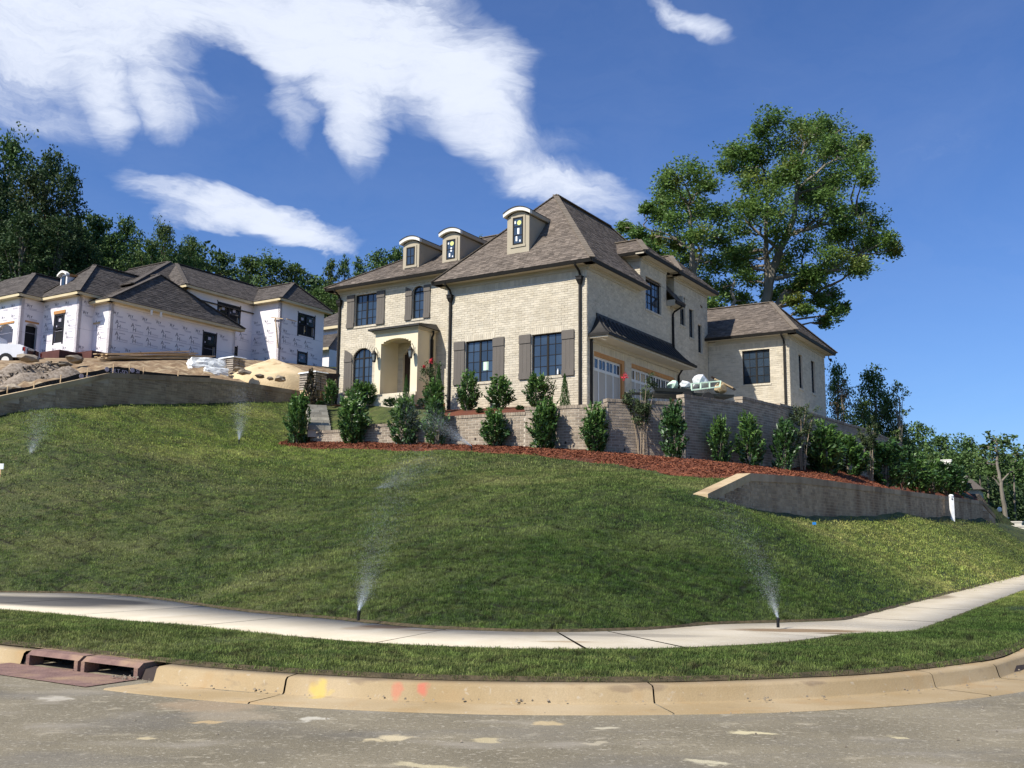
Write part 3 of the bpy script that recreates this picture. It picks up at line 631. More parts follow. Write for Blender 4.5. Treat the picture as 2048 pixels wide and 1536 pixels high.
common = edge + A3([(560, 892, 40), (700, 897, 39), (900, 900, 36.5), (1024, 907, 35), (1100, 914, 33.5), (1200, 927, 32), (1300, 940, 31), (1360, 949, 29.8), (600, 888, 42.3), (610, 862, 43), (600, 806, 48.7),
                    (0, 827, 36.3), (150, 817, 38.4), (300, 808, 41.3), (450, 805, 44.6), (1416, 996, 24), (1300, 1020, 22.5), (620, 885, 42.2), (780, 890, 40.4), (960, 896, 38.2), (1130, 904, 36.7), (650, 940, 35.3), (300, 880, 36.0), (150, 900, 32.0), (700, 1080, 23.2), (300, 1090, 25.5), (60, 1000, 29)])
common += [(-60, 50, 8), (-60, 30, 5.2), (-40, 24.9+14, 6.2)]
upper = common + A3([(1215, 910, 36), (1350, 924, 37.0), (1450, 932, 38.7), (1561, 942, 41.7), (1735, 955, 55.3), (1400, 954, 29), (1440, 962, 27.6), (1480, 964, 27.0), (1500, 955, 27.5), (1600, 964, 31.6), (1700, 976, 37.6), (1800, 991, 44.6), (1965, 1009, 61)])
lower = common + A3([(1440, 1003, 24.6), (1500, 1020, 26.3), (1600, 1030, 30.4), (1700, 1029, 36.2), (1800, 1027, 43), (1900, 1033, 52), (1965, 1037, 59.5), (2048, 1065, 62), (1990, 1052, 60), (2100, 1070, 64)]) + [(50, 75, 2.6), (45, 60, 1.6), (60, 70, 1.2)]
fU, fL = rbf(upper), rbf(lower)
# walls as lines on the plan: picture x, distance
def lineT(l): return [at(x, y, Y)[:2] for x, y, Y in l]
LW = [at(1413, 996, 23.9)[:2], at(1500, 985, 26.6)[:2], at(1600, 985, 30.6)[:2], at(1800, 1000, 43.5)[:2], at(1965, 1015, 60)[:2]]
P0, P1 = LW[0], LW[-1]; dL = (P1-P0)/np.linalg.norm(P1-P0); nL = np.array([-dL[1], dL[0]])   # nL points to the uphill side
def side_lower(XY):
    XY = np.atleast_2d(XY); a = (XY-P0)@dL; best = np.full(len(XY), 1e9); sg = np.zeros(len(XY))
    for p, q in zip(LW, LW[1:]):
        d = q-p; L_ = np.linalg.norm(d); d = d/L_; r = XY-p; t = np.clip(r@d, 0, L_); v = r-t[:, None]*d; D = np.hypot(v[:, 0], v[:, 1]); sd_ = r@np.array([-d[1], d[0]]); k = D < best; best = np.where(k, D, best); sg = np.where(k, np.where(sd_ > 0, D, -D), sg)
    return sg, a
def ground_z(XY):
    XY = np.atleast_2d(XY); s, a = side_lower(XY); zu, zl = fU(XY), fL(XY)
    w = np.where(a > 0, (s > .31).astype(float), 1.0)
    # in front of the wall's near end the two surfaces run into one another
    w = np.where(a > 0, w, np.clip(.5+s/3, 0, 1))
    z = zu*w+zl*(1-w)
    # level strip over the pavement, a small lip of turf where the bank begins
    q = XY-CC; u = q@Uv; v = q@Vv; r = np.where((u > 0) & (v > 0), 0, 0)
    tt = np.where((u >= 0) & (v <= 0), np.arctan2(np.maximum(u, 0), np.maximum(-v, 1e-9))/(math.pi/2), np.where(v > 0, 1+v, u))
    rr = np.where((u >= 0) & (v <= 0), np.hypot(u, v), np.where(v > 0, u, -v))
    rr = np.where((u < 0) & (v > 0), -1, rr)
    rb = np.array([rB(t) for t in tt]); sd = rb-rr
    e = np.clip(sd/.25, 0, 1); z = np.where(sd < 0, .12, .12*(1-e)+np.maximum(z, .2)*e)
    return z, sd
step = .32
gx = np.concatenate([np.arange(-62, -20, .8), np.arange(-20, 36, step), np.arange(36, 62, .8)]); gy = np.concatenate([np.arange(12.5, 63, step), np.arange(63, 84, .8)])
GX, GY = np.meshgrid(gx, gy); XY = np.c_[GX.ravel(), GY.ravel()]; GZ, SD = ground_z(XY)
nz_ = 0.035*np.sin(XY[:, 0]*1.3+XY[:, 1]*.7)*np.sin(XY[:, 1]*1.1-XY[:, 0]*.5)+.02*np.sin(XY[:, 0]*3.1)*np.sin(XY[:, 1]*2.7)
GZ = GZ+np.where(SD > .3, nz_, 0)
nx, ny = len(gx), len(gy); idx = np.arange(nx*ny).reshape(ny, nx)
Fq = np.c_[idx[:-1, :-1].ravel(), idx[:-1, 1:].ravel(), idx[1:, 1:].ravel(), idx[1:, :-1].ravel()]
keep = (SD[Fq].min(1) > -.5); Fq = Fq[keep]
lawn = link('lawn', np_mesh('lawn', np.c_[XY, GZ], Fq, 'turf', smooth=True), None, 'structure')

# main retaining wall: plan points with base height, height of each cap
WP = [(620, 42.2), (690, 41.3), (865, 39.35), (1050, 37.3), (1215, 36.0), (1369, 36.9), (1486, 39.1), (1561, 41.7), (1740, 55.5), (1800, 63)]
WXY = [at(x, 860, Y)[:2] for x, Y in WP]
CAPZ = [5.88, 6.03, 6.20, 6.37, 6.56, 6.87, 7.13, (7.22, 7.62), (7.62, 7.6)]
def wall_base(i): p = WXY[i]; return float(fU(np.array([p]))[0])
def band(name, A, B, n, mat, kind='structure', jit=.0, m=None, parent=None):
    """sheet stretched between two rows of 3D points"""
    A = [np.array(a, float) for a in A]; B = [np.array(b, float) for b in B]
    def res(P, n):
        d = np.r_[0, np.cumsum([np.linalg.norm(P[i+1]-P[i]) for i in range(len(P)-1)])]; return d/d[-1]
    M_ = m or 60; ts_ = np.linspace(0, 1, M_); Pa = np.array([[np.interp(t, np.linspace(0, 1, len(A)), [p[k] for p in A]) for k in range(3)] for t in ts_]); Pb = np.array([[np.interp(t, np.linspace(0, 1, len(B)), [p[k] for p in B]) for k in range(3)] for t in ts_])
    V = [Pa[i]*(1-j/n)+Pb[i]*(j/n)+np.array([0, 0, random.uniform(-jit, jit)]) for i in range(M_) for j in range(n+1)]
    F = [(i*(n+1)+j, i*(n+1)+j+1, (i+1)*(n+1)+j+1, (i+1)*(n+1)+j) for i in range(M_-1) for j in range(n)]
    return link(name, np_mesh(name, V, F, mat, smooth=True), parent, kind), Pa, Pb

# mulch bed below the wall
MF = [(556, 893, 41.2), (600, 899, 39.6), (700, 901, 38.9), (800, 900, 37.9), (900, 902, 36.4), (1024, 909, 34.9), (1100, 916, 33.4), (1200, 929, 31.9), (1300, 942, 30.6), (1400, 955, 29), (1455, 963, 27.5), (1492, 957, 27.3), (1600, 963, 31.6), (1700, 975, 37.6), (1800, 990, 44.6), (1965, 1009, 61)]
MBk = [(590, 884, 43), (615, 884, 42.6), (700, 890, 41.3), (800, 891, 40.2), (900, 893, 39.2), (1024, 900, 37.8), (1100, 904, 37.1), (1200, 910, 36.4), (1300, 918, 36.7), (1400, 926, 37.9), (1480, 933, 39.4), (1561, 942, 42.0), (1620, 947, 46), (1680, 950, 50.5), (1740, 955, 55.8), (1850, 990, 70)]
mf = [at(*p) for p in MF]; mbk = [at(*p) for p in MBk]
def mulch_bed():
    M_, n = 90, 14; V = []
    A = np.array(mf); B = np.array(mbk); sa = np.linspace(0, 1, len(A)); sb = np.linspace(0, 1, len(B))
    for t in np.linspace(0, 1, M_):
        a = np.array([np.interp(t, sa, A[:, k]) for k in range(2)]); b = np.array([np.interp(t, sb, B[:, k]) for k in range(2)])
        for j in range(n+1):
            f = j/n; p = a*(1-f)+b*f; V.append((p[0], p[1]))
    V = np.array(V); z = fU(V); jj = np.tile(np.arange(n+1), M_); z = z+np.where((jj == 0), -.02, .075)+.03*np.sin(V[:, 0]*4)*np.sin(V[:, 1]*3.3)
    V = np.c_[V, z]; F = [(i*(n+1)+j, i*(n+1)+j+1, (i+1)*(n+1)+j+1, (i+1)*(n+1)+j) for i in range(M_-1) for j in range(n)]
    o = link('mulch_bed', np_mesh('mulch_bed', V, F, 'mulch', smooth=True), None, 'structure'); return V.reshape(M_, n+1, 3)
MV = mulch_bed()
def chips(name, centres, n, size, mat, parent=None, spread=None):
    c = centres; T_ = rng.normal(size=(n, 3)); T_[:, 2] *= .35; T_ /= np.linalg.norm(T_, axis=1)[:, None]; W = np.cross(T_, rng.normal(size=(n, 3))); W /= np.linalg.norm(W, axis=1)[:, None]
    L_ = size*rng.uniform(.5, 1.5, (n, 1)); w = L_*.28; V = np.stack([c-T_*L_-W*w, c+T_*L_-W*w, c+T_*L_+W*w, c-T_*L_+W*w], 1).reshape(-1, 3)
    return link(name, np_mesh(name, V, np.arange(4*n).reshape(n, 4), mat, rng.random(n)), parent, 'stuff')
def mulch_chips():
    M_, n = MV.shape[0], MV.shape[1]; N_ = 42000; i = rng.integers(0, M_-1, N_); j = rng.integers(0, n-1, N_); a, b = rng.random((2, N_, 1))
    p = (MV[i, j]*(1-a)+MV[i+1, j]*a)*(1-b)+(MV[i, j+1]*(1-a)+MV[i+1, j+1]*a)*b; p[:, 2] += rng.uniform(.0, .05, N_)
    tag(chips('mulch_chips', p, N_, .035, 'mulch_chip'), 'shredded reddish brown mulch chips covering the planting bed', 'mulch')
mulch_chips()

# ------------------------------------------------------------------ brick retaining walls
def cap_course(parent, fr, a0, a1, z, tk_, mat, slope=0, over=.03, name='cap_course'):
    m = MB(); n = max(1, int((a1-a0)/.105))
    for q in range(n):
        x0 = a0+q*(a1-a0)/n+.005; x1 = a0+(q+1)*(a1-a0)/n-.005; zz = z+slope*((x0+x1)/2-a0); j = random.uniform(-.006, .006)
        m.fbox(fr, x0, x1, zz-.115, zz+j, -tk_-over, over+random.uniform(-.004, .006))
    return m.build(name, mat, parent, 'stuff')
mw = thing('retaining_wall', 'long pale brick retaining wall with stepped caps, between the red mulch bed and the finished house', 'retaining wall', (0, 0, 0))
def main_wall():
    tot = [0, 0, 60, 90, 110, 40, 0, 0, 0]
    for i in range(len(WXY)-1):
        p, q = WXY[i], WXY[i+1]; L_ = np.linalg.norm(q-p); d = (q-p)/L_; n = np.array([d[1], -d[0]]); fr = frame((p[0], p[1], 0), d, n)
        c = CAPZ[i]; c0, c1 = c if isinstance(c, tuple) else (c, c); zb = min(wall_base(i), wall_base(i+1))-.35; top = min(c0, c1)-.12
        nrow = math.ceil((top-zb)/.102); zb = top-nrow*.102
        w = wall_panel(mw, fr, [(0, L_, zb, top)], [], 'garden_brick', 'garden_mortar', .32, indiv=tot[i], wname='wall_panel', jw=.016)
        if c1 > c0 or c0 > c1:
            m = MB(); m.hexa([fr(0, top, 0), fr(L_, top, 0), fr(L_, top, -.32), fr(0, top, -.32), fr(0, c0-.12, 0), fr(L_, c1-.12, 0), fr(L_, c1-.12, -.32), fr(0, c0-.12, -.32)]); m.build('top_wedge', 'garden_brick', w)
        # header end where the wall steps up
        if i:
            m = MB(); 
            for k in range(8): m.fbox(fr, -.004, .0, top-.102*(k+1)+.005, top-.102*k-.005, -.30, -.02)
            m.build('return_bricks', 'garden_brick', w, 'stuff')
        cap_course(w, fr, -.03 if i else 0, L_+.02, c0, .32, 'garden_brick', (c1-c0)/L_)
        if i in (2, 3, 4, 5):   # weep holes
            for k in range(3):
                h = MB(); a = L_*(k+.5)/3+random.uniform(-.3, .3); z = max(wall_base(i), wall_base(i+1))+.22; h.fbox(fr, a-.035, a+.035, z-.045, z+.045, .01, .018); h.build('weep_hole', 'iron', w)
main_wall()
def sloped_wall(name, label, pts, tops, bmat, mmat, base_fn, indiv, capmat, ends=True, n_out=1, capw=.34):
    w = thing(name, label, 'retaining wall'); 
    for i in range(len(pts)-1):
        p, q = np.array(pts[i]), np.array(pts[i+1]); L_ = np.linalg.norm(q-p); d = (q-p)/L_; n = np.array([d[1], -d[0]]); fr = frame((p[0], p[1], 0), d, n)
        t0, t1 = tops[i]-.10, tops[i+1]-.10; lo = min(base_fn(p), base_fn(q))-.4; K = max(1, int(L_/.6)); rects = []
        for k in range(K):
            a0, a1 = L_*k/K, L_*(k+1)/K; z = min(t0+(t1-t0)*k/K, t0+(t1-t0)*(k+1)/K); z = lo+max(1, math.floor((z-lo)/.102))*.102; rects.append((a0, a1, lo, z))
        pn = wall_panel(w, fr, rects, [], bmat, mmat, .30, indiv=indiv[i], wname='wall_panel')
        m = MB(); K2_ = max(1, int(L_/1.2))
        for k in range(K2_):
            a0, a1 = L_*k/K2_+.004, L_*(k+1)/K2_-.004; z0, z1 = t0+(t1-t0)*k/K2_, t0+(t1-t0)*(k+1)/K2_
            m.hexa([fr(a0, z0-.11, .035), fr(a1, z1-.11, .035), fr(a1, z1-.11, -capw), fr(a0, z0-.11, -capw), fr(a0, z0+.1, .035), fr(a1, z1+.1, .035), fr(a1, z1+.1, -capw), fr(a0, z0+.1, -capw)])
        m.build('cap', capmat[i] if isinstance(capmat, (list, tuple)) else capmat, pn)
        # triangular infill just under the cap
        f = MB(); f.hexa([fr(0, min(t0, t1)-.35, -.006), fr(L_, min(t0, t1)-.35, -.006), fr(L_, min(t0, t1)-.35, -.28), fr(0, min(t0, t1)-.35, -.28), fr(0, t0-.02, -.006), fr(L_, t1-.02, -.006), fr(L_, t1-.02, -.28), fr(0, t0-.02, -.28)]); f.build('wall_core', mmat, pn)
    return w
bl = lambda p: float(fL(np.array([p]))[0])
lw = sloped_wall('retaining_wall', 'low dark stained brick wall on the right bank, its near end cap sloping down into the lawn', LW + [np.array(at(1990, 1030, 60.8)[:2])],
                 [2.63, 3.30, 3.47, 3.72, 3.92, 3.1], 'dark_brick', 'dark_mortar', bl, [60, 100, 100, 0, 0], ['cap_stone', 'dark_brick', 'dark_brick', 'dark_brick', 'dark_brick'])
NWp = [np.array(at(x, 800, Y)[:2]) for x, Y in ((-150, 33.2), (0, 36), (110, 37.9), (215, 39.7), (330, 41.9), (420, 44), (520, 46.6), (640, 50), (700, 53))]
nt_ = [5.2, 6.42, 7.15, 7.9, 8.15, 8.4, 8.5, 8.55, 8.55]
bn = lambda p: float(fU(np.array([p]))[0])
nw = sloped_wall('retaining_wall', 'dark brick wall across the top of the left lawn, below the house under construction', NWp, nt_, 'dark_brick', 'dark_mortar', bn, [0, 60, 60, 60, 60, 40, 20, 0], ['cap_stone', 'cap_stone', 'cap_stone']+['dark_brick']*5)

# ------------------------------------------------------------------ ground above the walls
K0 = np.array([3.11163952, 41.0]); HZ = -math.atan2(.53464737, .84507526)
def hp(u, v, z): p = K0+u*Uv+v*Vv; return (p[0], p[1], z)
def wp(i, dz=-.13): p = WXY[i]; n = np.array([-(WXY[min(i+1, 9)]-WXY[max(i-1, 0)])[1], (WXY[min(i+1, 9)]-WXY[max(i-1, 0)])[0]]); n = n/np.linalg.norm(n)*.2; c = CAPZ[min(i, 8)]; c = c[0] if isinstance(c, tuple) else c; return (p[0]+n[0], p[1]+n[1], c+dz)
yard, yA, yB = band('yard_lawn', [wp(0), wp(1, -.1), wp(2, -.12), wp(2, -.1)], [hp(-18.6, .2, 7.95), hp(-15.8, .6, 7.9), hp(-11.4, -.4, 7.62), hp(-7.9, -.2, 7.2)], 14, 'turf', m=50, jit=.01)
band('front_bed', [wp(2, -.10), wp(3, -.12), wp(3, -.1), wp(4, -.3)], [hp(-7.9, .6, 7.35), hp(-7.2, .1, 7.2), hp(-3, .1, 7.1), hp(0, .3, 6.9)], 10, 'mulch', m=40)
band('house_bed', [hp(-18.5, .3, 7.97), hp(-15.5, .6, 7.93), hp(-11.4, -.5, 7.64), hp(-8.7, -.5, 7.45), hp(-7.6, -.6, 7.2)], [hp(-17.5, 3, 8.3), hp(-15.2, 1.6, 8.1), hp(-11.2, 1.3, 7.95), hp(-8.9, 1.3, 7.8), hp(-7.2, 1.3, 7.6)], 5, 'mulch', m=30)
band('driveway', [wp(4, -.28), wp(5, -.28), wp(6, -.28), wp(7, -.28), wp(8, -.28), wp(9, -.28)], [hp(-.1, -.1, 6.84), hp(.0, 5, 6.84), hp(.0, 13.7, 6.9), hp(4.3, 13.7, 7.0), hp(4.3, 21, 7.2), hp(4.3, 32, 7.3)], 4, 'drive_concrete', m=40)
band('side_yard', [(*NWp[i]+np.array([-.1, .2]), nt_[i]-.3) for i in (4, 5, 6, 7, 8)], [hp(-24, 12, 9.5), hp(-21, 14, 9.2), hp(-19, 16, 9.0), hp(-17, 18, 8.8), hp(-15, 20, 8.5)], 6, 'soil', m=20)
band('rear_yard', [hp(-18.5, .5, 7.9), hp(-15, 1.4, 7.9), hp(-2, 20, 7.1), hp(4.0, 21, 7.2)], [hp(-26, 34, 12), hp(-18, 34, 10.5), hp(-10, 34, 9), hp(-4, 34, 7), hp(2, 32, 6)], 6, 'far_green', m=20)
def hill():
    X = np.linspace(-170, 330, 70); Y = np.linspace(58, 420, 50); V = []
    for y in Y:
        for x in X:
            base = 10.2+2.1*sm(y, 66, 80)*(1-sm(x, -12, 20))-9.2*sm(x, -12, 42); d = y-58
            z = base+(.16*(1-sm(x, -30, 30))+.0)*d*(1 if x < 0 else 1)+28*sm(y, 190, 420)*sm(x, 20, 70)*.6 - (2.5 if y < 64 else 0)
            V.append((x, y, z+.8*math.sin(x*.11)*math.sin(y*.09)))
    n = len(X); F = [(j*n+i, j*n+i+1, (j+1)*n+i+1, (j+1)*n+i) for j in range(len(Y)-1) for i in range(n-1)]
    link('hillside', np_mesh('hillside', V, F, 'far_green', smooth=True), None, 'structure')
hill()
def hill_z(x, y): return 12.3-11.3*sm(x, -12, 42)+.16*(1-sm(x, -30, 30))*(y-58)+28*sm(y, 190, 420)*sm(x, 20, 70)*.6
# garden steps at the left end of the main wall
st = thing('garden_steps', 'flight of grey flagstone steps climbing the bank beside the leftmost laurel', 'steps')
def steps():
    a = at(641, 860, 42.0); b = at(634, 812, 46.6); d = (b-a)[:2]; L_ = np.linalg.norm(d); d /= L_; n = 9; w = np.array([d[1], -d[0]])
    for k in range(n):
        z1 = 5.95+(b[2]-5.95)*(k+1)/n; z0 = z1-.16-.05; p = a[:2]+d*L_*k/n; q = a[:2]+d*L_*(k+1.6)/n; cut = random.uniform(-.25, .25)
        for s0, s1 in ((-.50, cut-.006), (cut+.006, .42)):
            m = MB()
            c = [p+w*s0, p+w*s1, q+w*s1, q+w*s0]; m.hexa([(*x, z0) for x in c]+[(*x, z1-.01) for x in c]); 
            m.build('step', 'stone_step', st)
        m = MB(); c = [p+w*-.52+d*.05, p+w*.44+d*.05, q+w*.44, q+w*-.52]; m.hexa([(*x, z0-.3) for x in c]+[(*x, z0+.02) for x in c]); m.build('riser', 'garden_mortar', st)
steps()

# ------------------------------------------------------------------ the finished house (local axes: u right along the front, v back, z up)
H = thing('brick_house', 'large finished pale brick house with brown hipped roof, three arched dormers and side garage', 'house', (K0[0], K0[1], 0), HZ)
FB, FM = 'facade_brick', 'facade_mortar'
fG = frame((0, 0, 0), (1, 0), (0, -1)); fM = frame((0, 1.2, 0), (1, 0), (0, -1)); fS = frame((0, 0, 0), (0, 1), (1, 0)); fW = frame((0, 13.78, 0), (1, 0), (0, -1)); fWS = frame((4.36, 0, 0), (0, 1), (1, 0)); fL_ = frame((-7.24, 0, 0), (0, -1), (-1, 0))
def main_house():
    # --- garage block front
    w1 = dict(a0=-6.17, a1=-4.70, z0=8.31, z1=10.21); w2 = dict(a0=-2.69, a1=-1.20, z0=8.31, z1=10.18)
    wall_panel(H, fG, [(-7.24, 0, 6.6, 12.9)], [w1, w2], FB, FM, indiv=300, soldiers=[(-7.24, 0, 12.46, 12.74), (-6.25, -4.62, 10.215, 10.5), (-2.77, -1.12, 10.185, 10.47)])
    for h in (w1, w2): window(H, fG, **h)
    shutter(H, fG, -6.79, -6.20, 8.26, 10.24); shutter(H, fG, -4.68, -4.09, 8.26, 10.24); shutter(H, fG, -3.31, -2.72, 8.26, 10.22); shutter(H, fG, -1.18, -.59, 8.26, 10.22)
    n = MB(); n.fbox(fG, -5.27, -5.01, 8.85, 9.23, -.115, -.112); n.build('paper_note', 'paper_green', H)
    bt = MB(); bt.tube([fG(-1.42, 8.37, -.05), fG(-1.42, 8.5, -.05), fG(-1.42, 8.56, -.05), fG(-1.42, 8.61, -.05)], [.035, .035, .018, .015], 8)
    tag(bt.build('bottle', 'paper_white'), 'small pale bottle standing on the sill of the right lower front window', 'bottle').matrix_world = H.matrix_basis @ Matrix.Translation((0, 0, .0)) @ Matrix()
    # left return of the garage block
    wall_panel(H, fL_, [(-1.2, 0, 6.9, 12.9)], [], FB, FM, .2)
    # --- main front
    a1 = dict(a0=-13.87, a1=-12.45, z0=11.92, z1=13.54); a2 = dict(a0=-10.21, a1=-9.51, z0=11.92, z1=13.54, zs=13.26); a3 = dict(a0=-13.90, a1=-12.62, z0=8.42, z1=10.77, zs=10.28)
    door = dict(a0=-10.70, a1=-9.55, z0=8.1, z1=10.45, zs=10.1)
    wall_panel(H, fM, [(-15.0, -7.0, 7.6, 13.85)], [a1, a2, a3, door], FB, FM, indiv=0, soldiers=[(-15.0, -7.5, 13.57, 13.80), (-13.2, -13.1, 10.8, 10.81)])
    for h in (a1,): window(H, fM, **h)
    window(H, fM, **a2, cols=2, rows=3, mull=False); window(H, fM, **a3, cols=4, rows=4)
    # rowlock arch over the big window
    m = MB(); hh = dict(a0=a3['a0']-.0, a1=a3['a1'], zs=a3['zs'], z1=a3['z1']); c = (hh['a0']+hh['a1'])/2
    for k in range(15):
        a = math.pi*(k+.5)/15; rx, rz = (hh['a1']-hh['a0'])/2, hh['z1']-hh['zs']; x, z = c-math.cos(a)*rx, hh['zs']+math.sin(a)*rz; dx, dz = -math.cos(a)*.2, math.sin(a)*.25+.03
        m.hexa([fM(x-.04, z+.01, .022), fM(x+.04, z+.01, .022), fM(x+.04, z+.01, -.01), fM(x-.04, z+.01, -.01), fM(x+dx-.045, z+dz, .022), fM(x+dx+.045, z+dz, .022), fM(x+dx+.045, z+dz, -.01), fM(x+dx-.045, z+dz, -.01)])
    m.build('arch_bricks', FB, H, 'stuff')
    shutter(H, fM, -14.38, -13.89, 11.87, 13.57); shutter(H, fM, -12.43, -11.93, 11.87, 13.57)
    shutter(H, fM, -10.63, -10.22, 11.88, 13.56, 13.30); shutter(H, fM, -9.50, -9.12, 11.88, 13.52)
    shutter(H, fM, -14.44, -13.93, 8.5, 10.76, 10.48)
    # plinth band at the left corner
    m = MB(); m.fbox(fM, -15.05, -11.4, 7.6, 8.35, .02, .06); m.build('plinth', FB, H)
    # left end wall of the main block
    wall_panel(H, frame((-15.0, 1.2, 0), (0, 1), (-1, 0)), [(0, 8, 7.6, 13.85)], [], None, FM, .2)
    # --- garage and stair side (one plane)
    g1 = dict(a0=.62, a1=3.62, z0=6.7, z1=9.36); g2 = dict(a0=4.27, a1=9.22, z0=6.7, z1=9.38); wb = dict(a0=5.87, a1=7.66, z0=12.22, z1=13.82)
    sa = dict(a0=10.0, a1=10.68, z0=12.23, z1=13.75); sb = dict(a0=11.18, a1=11.8, z0=11.79, z1=13.31); sc = dict(a0=12.37, a1=12.95, z0=11.18, z1=12.69); pd = dict(a0=9.93, a1=10.75, z0=6.9, z1=9.40)
    wall_panel(H, fS, [(0, 5.3, 6.5, 12.9), (5.3, 8.3, 6.5, 14.56), (8.3, 9.3, 6.5, 12.9), (9.3, 13.75, 6.5, 14.5)], [g1, g2, wb, sa, sb, sc, pd], FB, FM, indiv=0,
               soldiers=[(.5, 3.74, 9.375, 9.66), (4.15, 9.34, 9.395, 9.68), (5.3, 8.3, 14.15, 14.40), (9.3, 13.7, 14.08, 14.34)])
    window(H, fS, **wb, cols=4, rows=4, dh=True)
    for h in (sa, sb, sc): window(H, fS, **h, cols=2, rows=4, mull=False)
    window(H, fS, **pd, cols=1, rows=2, mull=False, sill=False, glass='lantern_glass')
    # front-facing bit of the upper bay and of the stair tower
    wall_panel(H, frame((0, 5.3, 0), (1, 0), (0, -1)), [(-1.6, -.0, 12.6, 14.56)], [], FB, FM, .2, soldiers=[(-1.6, 0, 14.15, 14.40)])
    wall_panel(H, frame((0, 9.3, 0), (1, 0), (0, -1)), [(-2.0, -.0, 12.6, 14.5)], [], FB, FM, .2)
    # --- right wing
    ww = dict(a0=1.87, a1=3.34, z0=9.51, z1=11.30); s1 = dict(a0=15.38, a1=16.06, z0=9.38, z1=11.2); s2 = dict(a0=17.71, a1=18.44, z0=9.41, z1=11.24)
    wall_panel(H, fW, [(0, 4.36, 6.6, 11.9)], [ww], FB, FM, indiv=0, soldiers=[(0, 4.3, 11.42, 11.68)])
    window(H, fW, **ww, cols=4, rows=4)
    wall_panel(H, fWS, [(13.78, 20.44, 6.6, 11.9)], [s1, s2], FB, FM, soldiers=[(13.78, 20.4, 11.42, 11.68)])
    for h in (s1, s2): window(H, fWS, **h, cols=2, rows=4, mull=False, dh=True)
    # closing walls at the back (seen only from the side)
    bk = MB(); bk.box(-15.0, -7.2, 8.2, 9.2, 7.6, 13.8); bk.box(-7.24, -.3, 13.0, 13.6, 7, 12.9); bk.box(-6.0, 4.3, 20.1, 20.4, 6.6, 11.9); bk.box(-6.2, -6.0, 13.6, 20.4, 6.6, 11.9); bk.build('back_wall', FM, H)
    inn = MB(); inn.box(-14.7, -7.4, 2.2, 2.25, 7.8, 13.8); inn.box(-7.0, -.4, 1.0, 1.05, 7, 12.8); inn.box(-1.15, -1.1, .5, 13, 7, 12.8); inn.box(.4, 4.0, 15.0, 15.05, 7, 11.8); inn.box(3.2, 3.25, 14.2, 20, 7, 11.8); inn.build('room_partition', 'dark_interior', H)
    # --- eaves
    eave(H, fG, -7.79, .55, 13.05); eave(H, fS, -.5, 5.28, 13.05); eave(H, frame((-7.24, 0, 0), (0, -1), (-1, 0)), -1.3, .5, 13.05, frieze=False)
    eave(H, fM, -15.5, -7.6, 13.97); eave(H, frame((-15.0, 0, 0), (0, -1), (-1, 0)), -9.2, -.70, 13.97)
    eave(H, fS, 8.31, 9.45, 13.05); m = MB(); m.fbox(fS, 8.305, 8.325, 12.82, 13.12, .01, .46); m.fbox(fS, 9.30, 9.42, 12.86, 13.5, .01, .45); m.build('eave_end', 'trim_cream', H)
    eave(H, frame((0, 5.3, 0), (1, 0), (0, -1)), -1.9, .55, 14.71); eave(H, fS, 4.75, 8.75, 14.71)
    eave(H, fS, 8.75, 14.2, 14.66); eave(H, frame((0, 9.3, 0), (1, 0), (0, -1)), -2.0, .5, 14.66, frieze=False)
    eave(H, fW, .0, 4.91, 12.05); eave(H, fWS, 13.28, 20.94, 12.05)
    # --- roofs
    rp = lambda *p: roof_plane(H, p)
    g = 13.05; k = 1.13
    rp((-7.79, -.55, g), (.55, -.55, g), (-3.62, 3.62, 17.72))
    rp((.55, -.55, g), (.55, 5.28, g), (.0, 5.28, g+.62), (.0, .0, g+.62))
    rp((.0, .0, g+.62), (.0, 12.9, g+.62), (-3.62, 9.3, 17.72), (-3.62, 3.62, 17.72))
    rp((.55, 8.31, g), (.55, 9.45, g), (.0, 9.45, g+.62), (.0, 8.31, g+.62))
    rp((-7.79, 13.4, g), (-7.79, -.55, g), (-3.62, 3.62, 17.72), (-3.62, 9.3, 17.72))
    rp((.0, 12.9, g+.62), (-7.24, 12.9, g+.62), (-3.62, 9.3, 17.72))
    ridge(H, (.55, -.55, g), (-3.62, 3.62, 17.72)); ridge(H, (-7.79, -.55, g), (-3.62, 3.62, 17.72)); ridge(H, (-3.62, 3.62, 17.72), (-3.62, 9.3, 17.72), w=.3); ridge(H, (-3.62, 9.3, 17.72), (0, 12.9, g+.62))
    z = 13.97
    rp((-15.55, .65, z), (-3.8, .65, z), (-3.8, 5.0, 16.74), (-11.2, 5.0, 16.74)); rp((-15.55, 9.35, z), (-15.55, .65, z), (-11.2, 5.0, 16.74)); rp((-3.8, 9.35, z), (-15.55, 9.35, z), (-11.2, 5.0, 16.74), (-3.8, 5.0, 16.74))
    ridge(H, (-15.55, .65, z), (-11.2, 5, 16.74)); ridge(H, (-11.2, 5, 16.74), (-5, 5, 16.74)); ridge(H, (-15.55, 9.35, z), (-11.2, 5, 16.74))
    z = 14.71
    rp((-2.6, 4.75, z), (.55, 4.75, z), (-.75, 6.8, 15.9), (-2.6, 6.8, 15.9)); rp((.55, 4.75, z), (.55, 8.8, z), (-.75, 6.8, 15.9)); rp((.55, 8.8, z), (-2.6, 8.8, z), (-2.6, 6.8, 15.9), (-.75, 6.8, 15.9))
    ridge(H, (.55, 4.75, z), (-.75, 6.8, 15.9)); ridge(H, (-.75, 6.8, 15.9), (-2.4, 6.8, 15.9))
    z = 14.66
